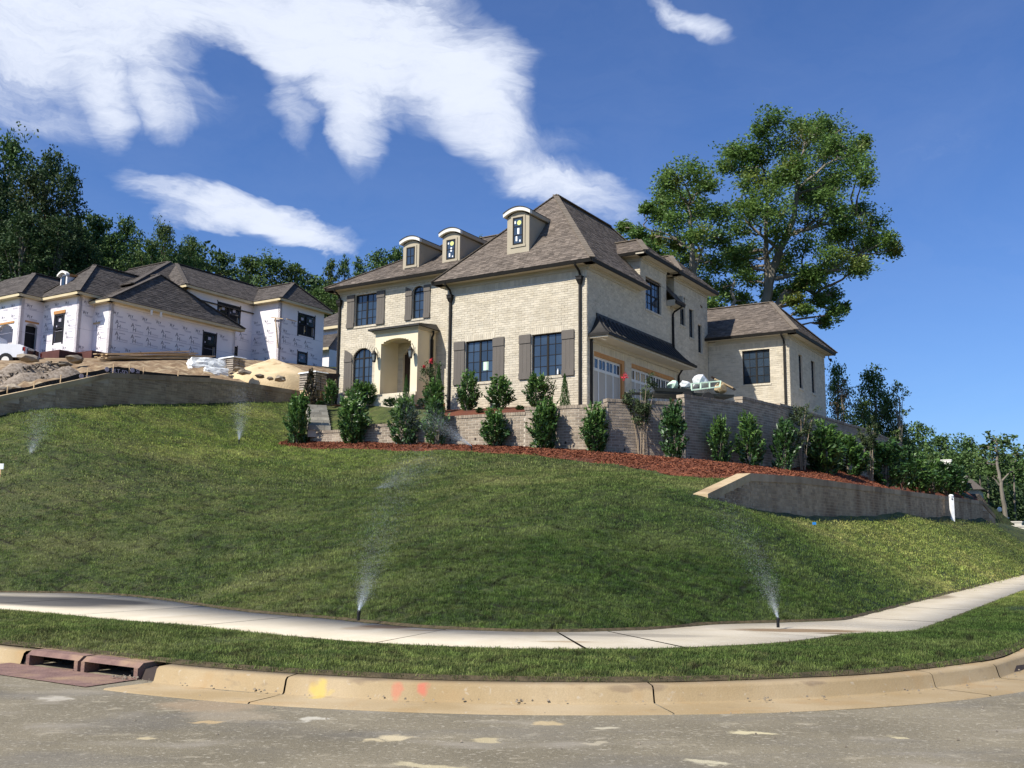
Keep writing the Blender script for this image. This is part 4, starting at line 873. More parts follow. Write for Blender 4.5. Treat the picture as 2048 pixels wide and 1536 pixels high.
    rp((-5.5, 8.75, z), (.55, 8.75, z), (-1.1, 11.5, 16.3), (-5.5, 11.5, 16.3)); rp((.55, 8.75, z), (.55, 14.25, z), (-1.1, 11.5, 16.3)); rp((.55, 14.25, z), (-5.5, 14.25, z), (-5.5, 11.5, 16.3), (-1.1, 11.5, 16.3))
    ridge(H, (.55, 8.75, z), (-1.1, 11.5, 16.3)); ridge(H, (-1.1, 11.5, 16.3), (-5.3, 11.5, 16.3))
    z = 12.05
    rp((-6.4, 13.23, z), (4.91, 13.23, z), (2.47, 17.1, 14.52), (-6.4, 17.1, 14.52)); rp((4.91, 13.23, z), (4.91, 20.99, z), (2.47, 17.1, 14.52)); rp((4.91, 20.99, z), (-6.4, 20.99, z), (-6.4, 17.1, 14.52), (2.47, 17.1, 14.52))
    ridge(H, (4.91, 13.23, z), (2.47, 17.1, 14.52)); ridge(H, (2.47, 17.1, 14.52), (-3, 17.1, 14.52)); ridge(H, (4.91, 20.99, z), (2.47, 17.1, 14.52))
    tw = MB(); tw.box(-5.9, -.25, 9.6, 13.7, 12.5, 14.5); tw.build('tower_wall', FM, H)
    # --- downspouts
    downspout(H, fG, -7.02, 12.98, 6.9); downspout(H, fG, -.30, 12.98, 6.7); downspout(H, fM, -14.85, 13.9, 7.9)
    downspout(H, fW, 4.12, 11.98, 6.8, head=False); downspout(H, fS, 8.95, 12.95, 10.6, head=False); downspout(H, fS, 9.56, 9.95, 6.8, eave_o=.3, head=False)
    m = MB(); m.fbox(fS, .24, .34, 6.7, 9.98, .02, .11); m.build('downspout', 'bronze', H)
    # --- garage door canopy of standing-seam metal
    A0, A1, B0, B1 = (.86, 10.92), (9.12, 10.92), (.10, 9.98), (9.72, 9.98); o = .92
    mid = lambda f: (f**1.45)   # slight bell-cast curve
    m = MB(); S = 5
    def cp(a, f):   # a 0..1 along, f 0 at the wall .. 1 at the eave
        v0 = A0[0]+(B0[0]-A0[0])*f; v1 = A1[0]+(B1[0]-A1[0])*f; z = A0[1]-(A0[1]-B0[1])*(1-(1-f)**1.35); return fS(v0+(v1-v0)*a, z, .012+o*f)
    for i in range(S):
        f0, f1 = i/S, (i+1)/S
        m.add([cp(0, f0), cp(1, f0), cp(1, f1), cp(0, f1)], [(0, 1, 2, 3)])
        m.add([fS(A0[0]+(B0[0]-A0[0])*f0, cp(0, f0)[2], .012), cp(0, f0), cp(0, f1), fS(A0[0]+(B0[0]-A0[0])*f1, cp(0, f1)[2], .012)], [(0, 1, 2, 3)])
        m.add([fS(A1[0]+(B1[0]-A1[0])*f0, cp(1, f0)[2], .012), cp(1, f0), cp(1, f1), fS(A1[0]+(B1[0]-A1[0])*f1, cp(1, f1)[2], .012)], [(0, 1, 2, 3)])
    can = m.build('garage_canopy', 'metal_roof', H)
    for q in range(20):
        m = MB(); a = (q+.5)/20; m.tube([Vector(cp(a, f))+Vector((.018, 0, .022)) for f in np.linspace(0, 1, 6)], .022, 4); m.build('seam', 'metal_roof', can)
    m = MB(); m.fbox(fS, .80, 9.18, 10.87, 11.02, .012, .05); m.build('flashing', 'metal_roof', can)
    m = MB(); m.fbox(fS, .08, 9.74, 9.88, 9.99, o-.02, o+.06); m.fbox(fS, .08, .14, 9.88, 9.99, .012, o-.02); m.fbox(fS, 9.68, 9.74, 9.88, 9.99, .012, o-.02); m.build('canopy_gutter', 'bronze', can)
    m = MB(); m.fbox(fS, .14, 9.68, 9.80, 9.95, .014, o-.022); m.fbox(fS, .3, 9.5, 9.68, 9.798, .014, .16); m.build('canopy_soffit', 'trim_cream', can)
    m = MB(); m.fbox(fS, .35, .75, 9.775, 9.797, .45, .55); m.build('soffit_strip', 'trim_white', can)
    # --- garage doors
    def gdoor(h, n, label):
        z0, z1, a0, a1 = h['z0'], h['z1']-.17, h['a0']+(.0 if n == 4 else .10), h['a1']-.22; m = MB(); m.fbox(fS, a0, a1, z0, z1, -.22, -.17); d = m.build('garage_door', 'door_tan', H); d['label'] = label
        m = MB(); m.fbox(fS, h['a0']-.0, h['a1'], z1, h['z1'], -.2, -.04); m.fbox(fS, a1, h['a1'], z0, z1, -.2, -.04); m.fbox(fS, h['a0'], h['a0']+.09, z0, z1, -.2, -.04) if n > 4 else None; m.build('door_trim', 'wood_trim', d)
        m = MB(); w = (a1-a0)/n
        m.fbox(fS, a0, a1, z1-.10, z1, -.168, -.145); m.fbox(fS, a0, a1, z1-.62, z1-.50, -.168, -.145); m.fbox(fS, a0, a1, z0, z0+.2, -.168, -.145)
        for i in range(n+1): a = a0+w*i; m.fbox(fS, max(a0, a-.045), min(a1, a+.045), z0+.2, z1-.62, -.168, -.146); m.fbox(fS, max(a0, a-.07), min(a1, a+.07), z1-.5, z1-.1, -.168, -.146)
        for i in range(n): c = a0+w*(i+.5); m.fbox(fS, c-.018, c+.018, z1-.5, z1-.1, -.168, -.147); 
        m.build('door_rails', 'door_white', d)
        for i in range(n):
            c = a0+w*(i+.5)
            for s_ in (-1, 1): g = MB(); x0, x1 = (c-w/2+.07, c-.018) if s_ < 0 else (c+.018, c+w/2-.07); g.fbox(fS, x0, x1, z1-.5, z1-.1, -.169, -.160); g.build('pane', 'glass_dark', d)
    gdoor(g1, 4, 'single garage door with white rails, nearest the front corner'); gdoor(g2, 8, 'double garage door with a long row of small panes')
    # --- porch
    pf = 1.2-1.4; P = frame((0, pf, 0), (1, 0), (0, -1)); ar = dict(a0=-10.93, a1=-9.14, z0=8.11, z1=10.72, zs=10.40)
    wall_panel(H, P, [(-11.29, -8.74, 7.7, 11.04)], [ar], None, 'stucco_cream', .34, wname='porch_front')
    pr = MB(); pr.box(-11.29, -11.0, pf+.34, 1.19, 7.7, 11.04); pr.build('porch_side', 'stucco_cream', H)
    pr = MB(); pr.box(-9.03, -8.74, pf+.34, 1.19, 7.4, 11.04); pr.build('porch_side', 'stucco_cream', H)
    pr = MB(); pr.box(-11.0, -9.03, pf+.34, 1.19, 10.78, 11.04); pr.build('porch_ceiling', 'trim_cream', H)
    pr = MB(); pr.box(-11.34, -8.76, pf-.06, 1.19, 7.5, 8.11); pr.box(-12.0, -8.7, pf-.42, pf-.07, 7.2, 7.93); pr.build('porch_floor', FB, H)
    pr = MB(); pr.box(-11.36, -8.67, pf-.07, 1.18, 11.04, 11.10); pr.box(-11.42, -8.61, pf-.14, 1.18, 11.10, 11.16); pr.build('cornice', 'trim_cream', H)
    pr = MB(); x0, x1, y0 = -11.55, -8.48, pf-.27; pr.hexa([(x0, y0, 11.161), (x1, y0, 11.161), (x1, 1.18, 11.161), (x0, 1.18, 11.161), (x0+.0, y0, 11.25), (x1, y0, 11.25), (x1-.25, 1.18, 11.50), (x0+.25, 1.18, 11.50)]); pr.build('porch_roof', 'metal_roof', H)
    m = MB(); m.box(-8.72, -8.62, .75, .86, 7.3, 10.7); m.tube([(-8.6, .8, 11.12), (-8.6, .8, 10.95), (-8.67, .8, 10.8), (-8.67, .8, 10.6)], .05, 6); m.build('downspout', 'bronze', H)
    m = MB(); m.fbox(fM, -10.7, -9.55, 8.12, 10.45, -.2, -.14); m.fbox(fM, -10.15, -10.10, 8.12, 10.4, -.14, -.12); d = m.build('front_door', 'dark_wood', H)
    for x in (-11.11, -8.94):   # wall lanterns
        m = MB(); m.tube([P(x, 9.95, .02), P(x, 10.22, .06), P(x, 10.34, .16), P(x, 10.30, .25), P(x, 10.18, .26)], .014, 5)
        m.hexa([P(x-.10, 10.02, .17), P(x+.10, 10.02, .17), P(x+.10, 10.02, .37), P(x-.10, 10.02, .37), P(x-.02, 10.19, .25), P(x+.02, 10.19, .25), P(x+.02, 10.19, .29), P(x-.02, 10.19, .29)]); m.fbox(P, x-.105, x+.105, 10.0, 10.022, .165, .375)
        m.fbox(P, x-.05, x+.05, 9.62, 9.70, .22, .32); m.fbox(P, x-.03, x+.03, 9.8, 10.0, .002, .02)
        for sx in (-1, 1):
            for sy in (.185, .345): m.beam(P(x+sx*.055, 9.66, .27+(sy-.265)*.6), P(x+sx*.088, 10.0, sy), .014, .014)
        l = m.build('wall_lantern', 'bronze', H)
        m = MB(); m.hexa([P(x-.05, 9.70, .225), P(x+.05, 9.70, .225), P(x+.05, 9.70, .315), P(x-.05, 9.70, .315), P(x-.08, 10.0, .19), P(x+.08, 10.0, .19), P(x+.08, 10.0, .35), P(x-.08, 10.0, .35)]); m.build('lantern_glass', 'lantern_glass', l)
    # --- dormers
    def dormer(u0, u1, v0, zb, zs, zt, back, rows, notes, label, wz):
        fr = frame((0, v0, 0), (1, 0), (0, -1)); K = 10; c = (u0+u1)/2; w = u1-u0
        arc = lambda f, e=0: zs+(zt-zs)*(1-(2*f-1)**2)+e
        m = MB(); vs = []
        for i in range(K+1): f = i/K; vs.append((u0+w*f, arc(f)))
        fr_ = [(u0, zb-.35), (u1, zb-.35)]+list(reversed(vs)); n = len(fr_); m.add([(x, v0, z) for x, z in fr_]+[(x, back, z) for x, z in fr_], [tuple(range(n))]+[(i, (i+1) % n, n+(i+1) % n, n+i) for i in range(n)])
        d = m.build('dormer', 'stucco_tan', H); d['label'] = label
        # raised surround
        wa0, wa1, wz0, wz1 = wz; m = MB(); e = .11
        for q in ((wa0-e, wa0-.02, wz0-.02, wz1+.02), (wa1+.02, wa1+e, wz0-.02, wz1+.02), (wa0-e-.03, wa1+e+.03, wz0-e-.02, wz0-.02), (wa0-e, wa1+e, wz1+.02, wz1+e*.8)): m.fbox(fr, *q, .002, .035)
        m.build('surround', 'stucco_tan', d)
        # curved fascia and roof skin
        m = MB(); r_ = MB(); ov = .13; K2 = 14
        for i in range(K2):
            f0, f1 = i/K2, (i+1)/K2; x0, x1 = u0-ov+(w+2*ov)*f0, u0-ov+(w+2*ov)*f1; z0, z1 = arc(f0, .03), arc(f1, .03)
            m.hexa([fr(x0, z0, .16), fr(x1, z1, .16), fr(x1, z1, .0), fr(x0, z0, .0), fr(x0, z0+.16, .18), fr(x1, z1+.16, .18), fr(x1, z1+.16, 0), fr(x0, z0+.16, 0)], .5)
            r_.hexa([(x0, v0-.20, z0+.162), (x1, v0-.20, z1+.162), (x1, back, z1+.162), (x0, back, z0+.162), (x0, v0-.20, z0+.195), (x1, v0-.20, z1+.195), (x1, back, z1+.195), (x0, back, z0+.195)], .5)
        m.build('arched_fascia', 'trim_white', d); r_.build('dormer_roof', 'metal_roof', d)
        m = MB(); m.box(u1+.002, u1+ov, v0+.001, back, arc(1)+.03, arc(1)+.19); m.box(u0-ov, u0-.002, v0+.001, back, arc(0)+.03, arc(0)+.19); m.build('side_fascia', 'stucco_tan', d)
        m = MB(); m.fbox(fr, wa0, wa1, wz0, wz1, .004, .03)
        fw = .045
        m2 = MB(); m2.fbox(fr, wa0, wa0+fw, wz0, wz1, .03, .05); m2.fbox(fr, wa1-fw, wa1, wz0, wz1, .03, .05); m2.fbox(fr, wa0, wa1, wz0, wz0+fw, .031, .052); m2.fbox(fr, wa0, wa1, wz1-fw, wz1, .031, .052)
        for j in range(1, rows): z = wz0+(wz1-wz0)*j/rows; m2.fbox(fr, wa0, wa1, z-.014, z+.014, .032, .049)
        if not notes: m2.fbox(fr, (wa0+wa1)/2-.01, (wa0+wa1)/2+.01, wz0, wz1, .033, .048)
        m2.build('window_frame', 'bronze', d)
        m.build('pane', 'glass', d)
        if notes:
            W, Hh = wa1-wa0, wz1-wz0
            s = MB(); s.tube([fr(wa0+W*.62, wz0+Hh*.80, .031), fr(wa0+W*.62, wz0+Hh*.80, .034)], W*.22, 12); s.build('round_sticker', 'paper_yellow', d)
            s = MB()
            for (a, b, c_, e_) in ((.14, .28, .78, .88), (.45, .64, .38, .60), (.28, .44, .12, .30), (.66, .78, .08, .16)): s.fbox(fr, wa0+W*a, wa0+W*b, wz0+Hh*c_, wz0+Hh*e_, .031, .034)
            s.build('sticker', 'paper_white', d)
    dormer(-4.24, -3.08, .35, 13.98, 15.74, 15.97, 2.6, 3, True, 'tallest dormer, on the garage block roof', (-3.91, -3.40, 14.47, 15.70))
    dormer(-11.27, -10.27, 1.7, 14.61, 15.88, 16.06, 4.3, 2, False, 'leftmost dormer, its window without stickers', (-11.03, -10.53, 14.82, 15.72))
    dormer(-8.84, -7.81, 1.7, 14.61, 15.91, 16.10, 4.4, 2, True, 'middle dormer with stickers on the glass', (-8.57, -8.07, 14.78, 15.73))
    # security light under the wing eave
    m = MB(); m.tube([(4.6, 20.5, 11.86), (4.6, 20.5, 11.7)], .03, 6); m.tube([(4.6, 20.5, 11.7), (4.75, 20.4, 11.62)], [.03, .07], 8); m.tube([(4.6, 20.5, 11.7), (4.68, 20.7, 11.6)], [.03, .07], 8); m.build('floodlight', 'bronze', H)
main_house()

# ------------------------------------------------------------------ house under construction, wrapped in printed paper
K2w = at(216, 700, 54); K2 = np.array([K2w[0], K2w[1]])
H2 = thing('unfinished_house', 'house under construction in white printed wrap with black window openings, on the left hill', 'house', (K2[0], K2[1], 0), HZ)
TXT = {}
def text_mesh(s, size):
    if (s, size) in TXT: return TXT[(s, size)]
    c = bpy.data.curves.new('t', 'FONT'); c.body = s; c.size = size; c.align_x = 'LEFT'; c.resolution_u = 2; o = bpy.data.objects.new('t', c); COL.objects.link(o)
    dg = bpy.context.evaluated_depsgraph_get(); me = o.evaluated_get(dg).to_mesh(); V = [tuple(v.co) for v in me.vertices]; F = [tuple(p.vertices) for p in me.polygons]
    o.evaluated_get(dg).to_mesh_clear(); bpy.data.objects.remove(o); TXT[(s, size)] = (V, F); return V, F
def put_text(mb, fr, s, size, a, z, o=.008, bold=0):
    V, F = text_mesh(s, size)
    for k in range(1+bold): mb.add([fr(a+x+k*size*.05, z+y, o+k*.001) for x, y, _ in V], F, .5)
def wrap_prints(parent, fr, rects, holes, seed=0):
    R_ = random.Random(seed); dk, gy = MB(), MB(); zmin = min(r[2] for r in rects); zmax = max(r[3] for r in rects)
    def ok(a, z, w, h):
        for q in ((a, z), (a+w, z), (a, z+h), (a+w, z+h)):
            if not any(r[0]+.03 < q[0] < r[1]-.03 and r[2]+.02 < q[1] < r[3]-.02 for r in rects): return False
        return not any(a < h_['a1']+.05 and a+w > h_['a0']-.05 and z < h_['z1']+.05 and z+h > h_['z0']-.05 for h_ in holes)
    rows = [(.18, 'P'), (.80, 'H'), (1.45, 'h'), (2.15, 'p'), (2.75, 'P'), (3.3, 'H'), (3.95, 'P'), (4.6, 'p')]
    amin = min(r[0] for r in rects); amax = max(r[1] for r in rects)
    for dz, kd in rows:
        z = zmin+dz; a = amin+.1+R_.random()*.3
        while a < amax:
            if kd in 'Pp' and ok(a, z, .55, .3):
                put_text(dk, fr, 'PLY', .20, a, z+.1, bold=1); gy.fbox(fr, a+.12, a+.62, z+.02, z+.045, .006, .008); gy.fbox(fr, a+.2, a+.6, z-.03, z-.01, .006, .008); gy.fbox(fr, a-.1, a+.12, z+.27, z+.29, .006, .008)
            elif kd in 'Hh' and ok(a, z, .85, .5):
                put_text(dk, fr, 'A', .34, a, z+.28); put_text(dk, fr, 'H', .34, a+.12, z+.04)
                gy.fbox(fr, a+.26, a+.66, z+.42, z+.46, .006, .008); put_text(gy, fr, 'Homes', .16, a+.38, z+.05); gy.fbox(fr, a-.02, a+.84, z-.03, z-.012, .006, .008)
            a += 1.02 if kd in 'Hh' else .95
    if dk.v: dk.build('printed_lettering', 'wrap_print', parent, 'stuff')
    if gy.v: gy.build('printed_small_text', 'wrap_print_grey', parent, 'stuff')
def wrap_wall(fr, rects, holes, seed=0, thick=.2):
    w = wall_panel(H2, fr, rects, holes, None, 'house_wrap', thick); wrap_prints(w, fr, rects, holes, seed)
    # joints between the sheets of wrap
    m = MB(); zmin = min(r[2] for r in rects)
    for r in rects:
        for dz in (1.38, 2.7, 4.0):
            if zmin+dz < r[3]: m.fbox(fr, r[0]+.01, r[1]-.01, zmin+dz, zmin+dz+.012, .001, .004)
    m.build('wrap_seam', 'wrap_print_grey', w); return w
def raw_window(fr, h, cols=1):
    """new window in a black taped opening, lower sash open"""
    a0, a1, z0, z1 = h['a0'], h['a1'], h['z0'], h['z1']; m = MB(); t = .07
    m.fbox(fr, a0-t, a0+.05, z0-t*2, z1+t, .002, .02); m.fbox(fr, a1-.05, a1+t, z0-t*2, z1+t, .002, .02); m.fbox(fr, a0+.05, a1-.05, z1-.05, z1+t, .002, .019); m.fbox(fr, a0+.05, a1-.05, z0-.04, z0+.05, .002, .019)
    c = (z0+z1)/2; m.fbox(fr, a0+.05, a1-.05, c-.03, c+.03, -.06, .0)
    for i in range(1, cols): a = a0+(a1-a0)*i/cols; m.fbox(fr, a-.06, a+.06, z0+.05, z1-.05, -.06, .018)
    for x in (a0-t, a1+t-.03): m.fbox(fr, x-.03, x+.04, z1+t, z1+t+.08, .002, .012)
    w = m.build('window', 'flashing_tape', H2)
    for i in range(cols):
        b0 = a0+(a1-a0)*i/cols+.06; b1 = a0+(a1-a0)*(i+1)/cols-.06
        p = MB(); p.fbox(fr, b0, b1, c, z1-.05, -.05, -.035); p.build('pane', 'glass_dark', w)
        p = MB(); p.fbox(fr, b0, b1, z0+.05, c, -.085, -.07); p.build('dark_opening', 'dark_interior', w)
        s = MB(); s.fbox(fr, b0+.06, b0+.14, c+.10, c+.2, -.034, -.032); s.fbox(fr, (b0+b1)/2-.1, (b0+b1)/2+.12, z1-.38, z1-.2, -.034, -.032); s.build('sticker', 'wrap_print_grey', w)
        s = MB(); s.fbox(fr, b1-.09, b1-.05, z0+.07, c-.05, -.069, -.06); s.build('sash_stop', 'trim_cream', w)
    return w
def h2_eave(fr, a0, a1, z, over=.4):
    m = MB(); m.fbox(fr, a0, a1, z-.16, z, over-.03, over); m.build('fascia', 'fascia_wood', H2)
    m = MB(); m.fbox(fr, a0+.02, a1-.02, z-.16, z-.12, .01, over-.032); m.build('soffit', 'fascia_wood', H2)
def house2():
    rp = lambda *p: roof_plane(H2, p, 'shingle_dark', .17, .36)
    rg = lambda p, q: ridge(H2, p, q, 'ridge_shingle_dark', .25)
    zb = 11.15
    # B: long low block
    fs = frame((0, 0, 0), (0, 1), (1, 0)); ff = frame((0, 0, 0), (1, 0), (0, -1))
    hB = [dict(a0=6.50, a1=7.45, z0=12.15, z1=13.58)]
    wrap_wall(fs, [(0, 8.97, zb+.1, 14.1)], hB, 1); raw_window(fs, hB[0]); wrap_wall(ff, [(-1.44, 0, zb+.1, 14.1)], [], 2)
    h2_eave(fs, -.4, 9.37, 14.25); h2_eave(ff, -1.7, .4, 14.25)
    m = MB(); m.fbox(fs, 2.3, 2.42, 13.82, 14.10, .35, .42); m.fbox(fs, 2.95, 3.07, 13.80, 14.10, .35, .42); m.build('bracket', 'trim_white', H2)
    rp((.42, -.42, 14.25), (.42, 9.39, 14.25), (-1.6, 4.3, 16.88)); rp((-6, -.42, 14.25), (.42, -.42, 14.25), (-1.6, 4.3, 16.88), (-6, 4.3, 16.88)); rp((.42, 9.39, 14.25), (-6, 9.39, 14.25), (-6, 4.3, 16.88), (-1.6, 4.3, 16.88)); rg((.42, -.42, 14.25), (-1.6, 4.3, 16.88)); rg((.42, 9.39, 14.25), (-1.6, 4.3, 16.88)); rg((-1.6, 4.3, 16.88), (-6, 4.3, 16.88))
    m = MB(); m.fbox(frame((0, 8.97, 0), (1, 0), (0, 1)), -1.2, 0, zb, 14.1, -.2, 0); m.box(-6, -1.2, 3, 8.9, zb, 14); m.build('inner_wall', 'house_wrap', H2)
    # lintel scrap nailed at the inner corner
    m = MB(); m.fbox(ff, -1.42, -.85, 13.02, 13.10, .005, .05); m.build('nailed_board', 'lumber', H2)
    # A: front bay
    fa = frame((-1.44, 0, 0), (0, 1), (1, 0)); fb = frame((0, -1.0, 0), (1, 0), (0, -1)); hA = [dict(a0=-3.55, a1=-2.72, z0=12.02, z1=13.55)]
    wrap_wall(fa, [(-1.0, 0, zb+.1, 14.45)], [], 3); wrap_wall(fb, [(-4.70, -1.44, zb+.1, 14.45)], hA, 4); raw_window(fb, hA[0])
    m = MB(); m.fbox(fb, -3.66, -2.60, 13.62, 13.80, .003, .04); m.build('wood_header', 'wood_trim', H2)
    h2_eave(fa, -1.4, .2, 14.60); h2_eave(fb, -5.1, -1.04, 14.60)
    rp((-5.12, -1.42, 14.6), (-1.02, -1.42, 14.6), (-3.05, .9, 16.86)); rp((-1.02, -1.42, 14.6), (-1.02, 8.5, 14.6), (-3.05, 8.5, 16.86), (-3.05, .9, 16.86)); rp((-5.12, 8.5, 14.6), (-5.12, -1.42, 14.6), (-3.05, .9, 16.86), (-3.05, 8.5, 16.86))
    rg((-1.02, -1.42, 14.6), (-3.05, .9, 16.86)); rg((-5.12, -1.42, 14.6), (-3.05, .9, 16.86)); rg((-3.05, .9, 16.86), (-3.05, 6, 16.86))
    # arched roof dormer on A
    fd = frame((0, -.55, 0), (1, 0), (0, -1)); m = MB(); K = 8; vs = [(-4.02+.62*i/K, 15.92+.16*math.sin(math.pi*i/K)) for i in range(K+1)]; pl = [(-4.02, 15.0), (-3.40, 15.0)]+vs[::-1]; n = len(pl)
    m.add([(x, -.55, z) for x, z in pl]+[(x, 1.1, z) for x, z in pl], [tuple(range(n))]+[(i, (i+1) % n, n+(i+1) % n, n+i) for i in range(n)]); d = m.build('dormer', 'house_wrap', H2)
    m = MB()
    for i in range(K):
        f0, f1 = i/K, (i+1)/K; x0, x1 = -4.14+.86*f0, -4.14+.86*f1; z0, z1 = 15.94+.2*math.sin(math.pi*f0), 15.94+.2*math.sin(math.pi*f1)
        m.hexa([(x0, -.72, z0), (x1, -.72, z1), (x1, -.5, z1), (x0, -.5, z0), (x0, -.72, z0+.12), (x1, -.72, z1+.12), (x1, -.5, z1+.12), (x0, -.5, z0+.12)])
    m.build('arched_fascia', 'trim_white', d)
    m = MB(); m.box(-4.1, -3.3, -.5, 1.3, 15.98, 16.08); m.build('dormer_roof', 'wood_trim', d)
    m = MB(); m.fbox(fd, -3.89, -3.53, 15.05, 15.95, .003, .03); m.build('window_frame', 'flashing_tape', d); m = MB(); m.fbox(fd, -3.84, -3.58, 15.1, 15.9, .031, .035); m.build('pane', 'glass', d)
    # D: left block with arched entry
    fc = frame((-4.70, 0, 0), (0, 1), (1, 0)); fe = frame((0, -2.35, 0), (1, 0), (0, -1)); hD = dict(a0=-2.0, a1=-1.28, z0=zb, z1=13.1, zs=12.85); hE = dict(a0=-7.0, a1=-5.28, z0=zb, z1=13.05, zs=12.55)
    wrap_wall(fc, [(-2.35, -1.0, zb+.0, 14.45)], [hD], 5); wrap_wall(fe, [(-10.5, -4.70, zb, 14.45)], [hE, dict(a0=-8.6, a1=-7.6, z0=12.7, z1=13.9)], 6)
    m = MB(); m.fbox(fe, -7.05, -5.23, 13.07, 13.18, .003, .04); m.fbox(fc, -2.05, -1.23, 13.12, 13.22, .003, .04); m.build('wood_header', 'wood_trim', H2)
    m = MB(); m.box(-10.4, -5.0, -1.0, -.9, zb, 14.3); m.build('inner_wall', 'house_wrap', H2); m = MB(); m.box(-5.2, -5.0, -1.9, -1.1, zb, 13.0); m.build('dark_opening', 'dark_interior', H2)
    h2_eave(fc, -2.75, -.6, 14.60); h2_eave(fe, -10.9, -4.30, 14.60)
    rp((-10.9, -2.77, 14.6), (-4.28, -2.77, 14.6), (-6.1, -.9, 16.35), (-9, -.9, 16.35)); rp((-4.28, -2.77, 14.6), (-4.28, 2, 14.6), (-6.1, 3, 16.35), (-6.1, -.9, 16.35)); rg((-4.28, -2.77, 14.6), (-6.1, -.9, 16.35)); rg((-6.1, -.9, 16.35), (-6.1, 3, 16.35))
    # E and C: two-storey part
    fE = frame((-1.0, 0, 0), (0, 1), (1, 0)); fCf = frame((0, 11.27, 0), (1, 0), (0, -1)); fC = frame((1.45, 0, 0), (0, 1), (1, 0))
    hE2 = [dict(a0=8.35, a1=10.15, z0=14.75, z1=15.93), dict(a0=9.45, a1=10.05, z0=12.5, z1=13.3)]; hC = [dict(a0=12.95, a1=14.45, z0=14.5, z1=15.85), dict(a0=13.05, a1=13.85, z0=12.0, z1=13.3)]
    wrap_wall(fE, [(5.9, 11.27, zb-.6, 16.3)], hE2, 7); wrap_wall(fCf, [(-1.0, 1.45, zb-.8, 16.3)], [], 8); wrap_wall(fC, [(11.27, 15.35, zb-.8, 16.3)], hC, 9)
    for fr, hs in ((fE, hE2), (fC, hC)): raw_window(fr, hs[0], 2); raw_window(fr, hs[1])
    wrap_wall(frame((0, 5.9, 0), (1, 0), (0, -1)), [(-3, -1.0, 14.2, 16.3)], [], 10)
    h2_eave(fE, 5.5, 10.85, 16.45); h2_eave(frame((0, 5.9, 0), (1, 0), (0, -1)), -1.6, -.6, 16.45); h2_eave(fCf, -.6, 1.85, 16.45); h2_eave(fC, 10.87, 15.75, 16.45)
    rp((-.58, 5.48, 16.45), (-.58, 13.5, 16.45), (-3.0, 13.5, 18.3), (-3.0, 6.6, 18.3)); rp((-3.0, 5.48, 16.45), (-.58, 5.48, 16.45), (-3.0, 6.6, 18.3)); rg((-.58, 5.48, 16.45), (-3.0, 6.6, 18.3)); rg((-3, 6.6, 18.3), (-3, 13, 18.3))
    rp((-3.5, 10.85, 16.45), (1.87, 10.85, 16.45), (.49, 13.3, 18.1), (-3.5, 13.3, 18.1)); rp((1.87, 10.85, 16.45), (1.87, 15.77, 16.45), (.49, 13.3, 18.1)); rg((1.87, 10.85, 16.45), (.49, 13.3, 18.1)); rg((.49, 13.3, 18.1), (-3, 13.3, 18.1)); rg((1.87, 15.77, 16.45), (.49, 13.3, 18.1)); rp((1.87, 15.77, 16.45), (-6, 15.77, 16.45), (-6, 13.3, 18.1), (.49, 13.3, 18.1))
    # tall rear roof
    rp((-12, 1.9, 15.75), (-.9, 1.9, 15.75), (-5, 7.6, 18.95), (-9, 7.6, 18.95)); rp((-.9, 1.9, 15.75), (-.9, 13, 15.75), (-5, 7.8, 18.95), (-5, 7.6, 18.95)); rg((-.9, 1.9, 15.75), (-5, 7.6, 18.95)); rp((-12, 12.9, 16.2), (-12, 2.5, 16.2), (-9, 7.6, 18.95)); rg((-9, 7.6, 18.95), (-5, 7.6, 18.95))
    m = MB(); m.box(-11.5, -1.5, 5.5, 12.5, 11, 16.2); m.box(-10.5, -5, 0, 5, 11, 14.4); m.build('inner_wall', 'house_wrap', H2)
    m = MB(); m.box(-4.7, -.05, -.95, 8.9, 10.2, zb+.12); m.box(-10.4, -.9, -2.3, 11, 10.1, zb+.02); m.box(-1, 1.4, 11.3, 15.3, 9.8, zb-.6); m.build('foundation', 'waterproofing', H2)
    # T-shaped brace against the corner
    m = MB(); m.beam((1.75, 11.6, 15.2-.0), (1.9, 12.3, 15.15), .09, .04); m.beam((.9, 11.1, 15.3), (1.9, 11.15, 15.1), .09, .05); m.beam((1.25, 11.1, 15.2), (1.75, 10.95, 13.2), .08, .05)
    m.build('wood_brace', 'lumber', H2)
house2()
# neighbour glimpsed between the two houses
def house3():
    o = at(690, 700, 76); h = thing('neighbour_house', 'sliver of a white brown-roofed house between the unfinished house and the finished one', 'house', (o[0], o[1], 0), HZ)
    m = MB(); m.box(-5, 0, 0, 6, 12.5, 17.5); m.build('wall', 'house_wrap', h)
    for q in (((-5.4, -.4, 17.55), (.4, -.4, 17.55), (-2, 2.6, 19.5), (-3, 2.6, 19.5)), ((.4, -.4, 17.55), (.4, 6, 17.55), (-2, 2.6, 19.5))): roof_plane(h, q, 'shingle_dark', .2, .4)
    m = MB(); m.box(-5.4, .4, -.42, -.38, 17.35, 17.56); m.build('fascia', 'fascia_wood', h)
    roof_plane(h, ((-5, -2.8, 15.3), (.9, -2.8, 15.3), (-.6, -.1, 17.0), (-5, -.1, 17.0)), 'shingle_dark', .2, .4)
    m = MB(); m.box(-5, .6, -2.4, -.05, 12.5, 15.25); m.build('garage_wall', 'house_wrap', h); m = MB(); m.box(-5, .92, -2.84, -2.79, 15.14, 15.32); m.build('fascia', 'fascia_wood', h)
house3()

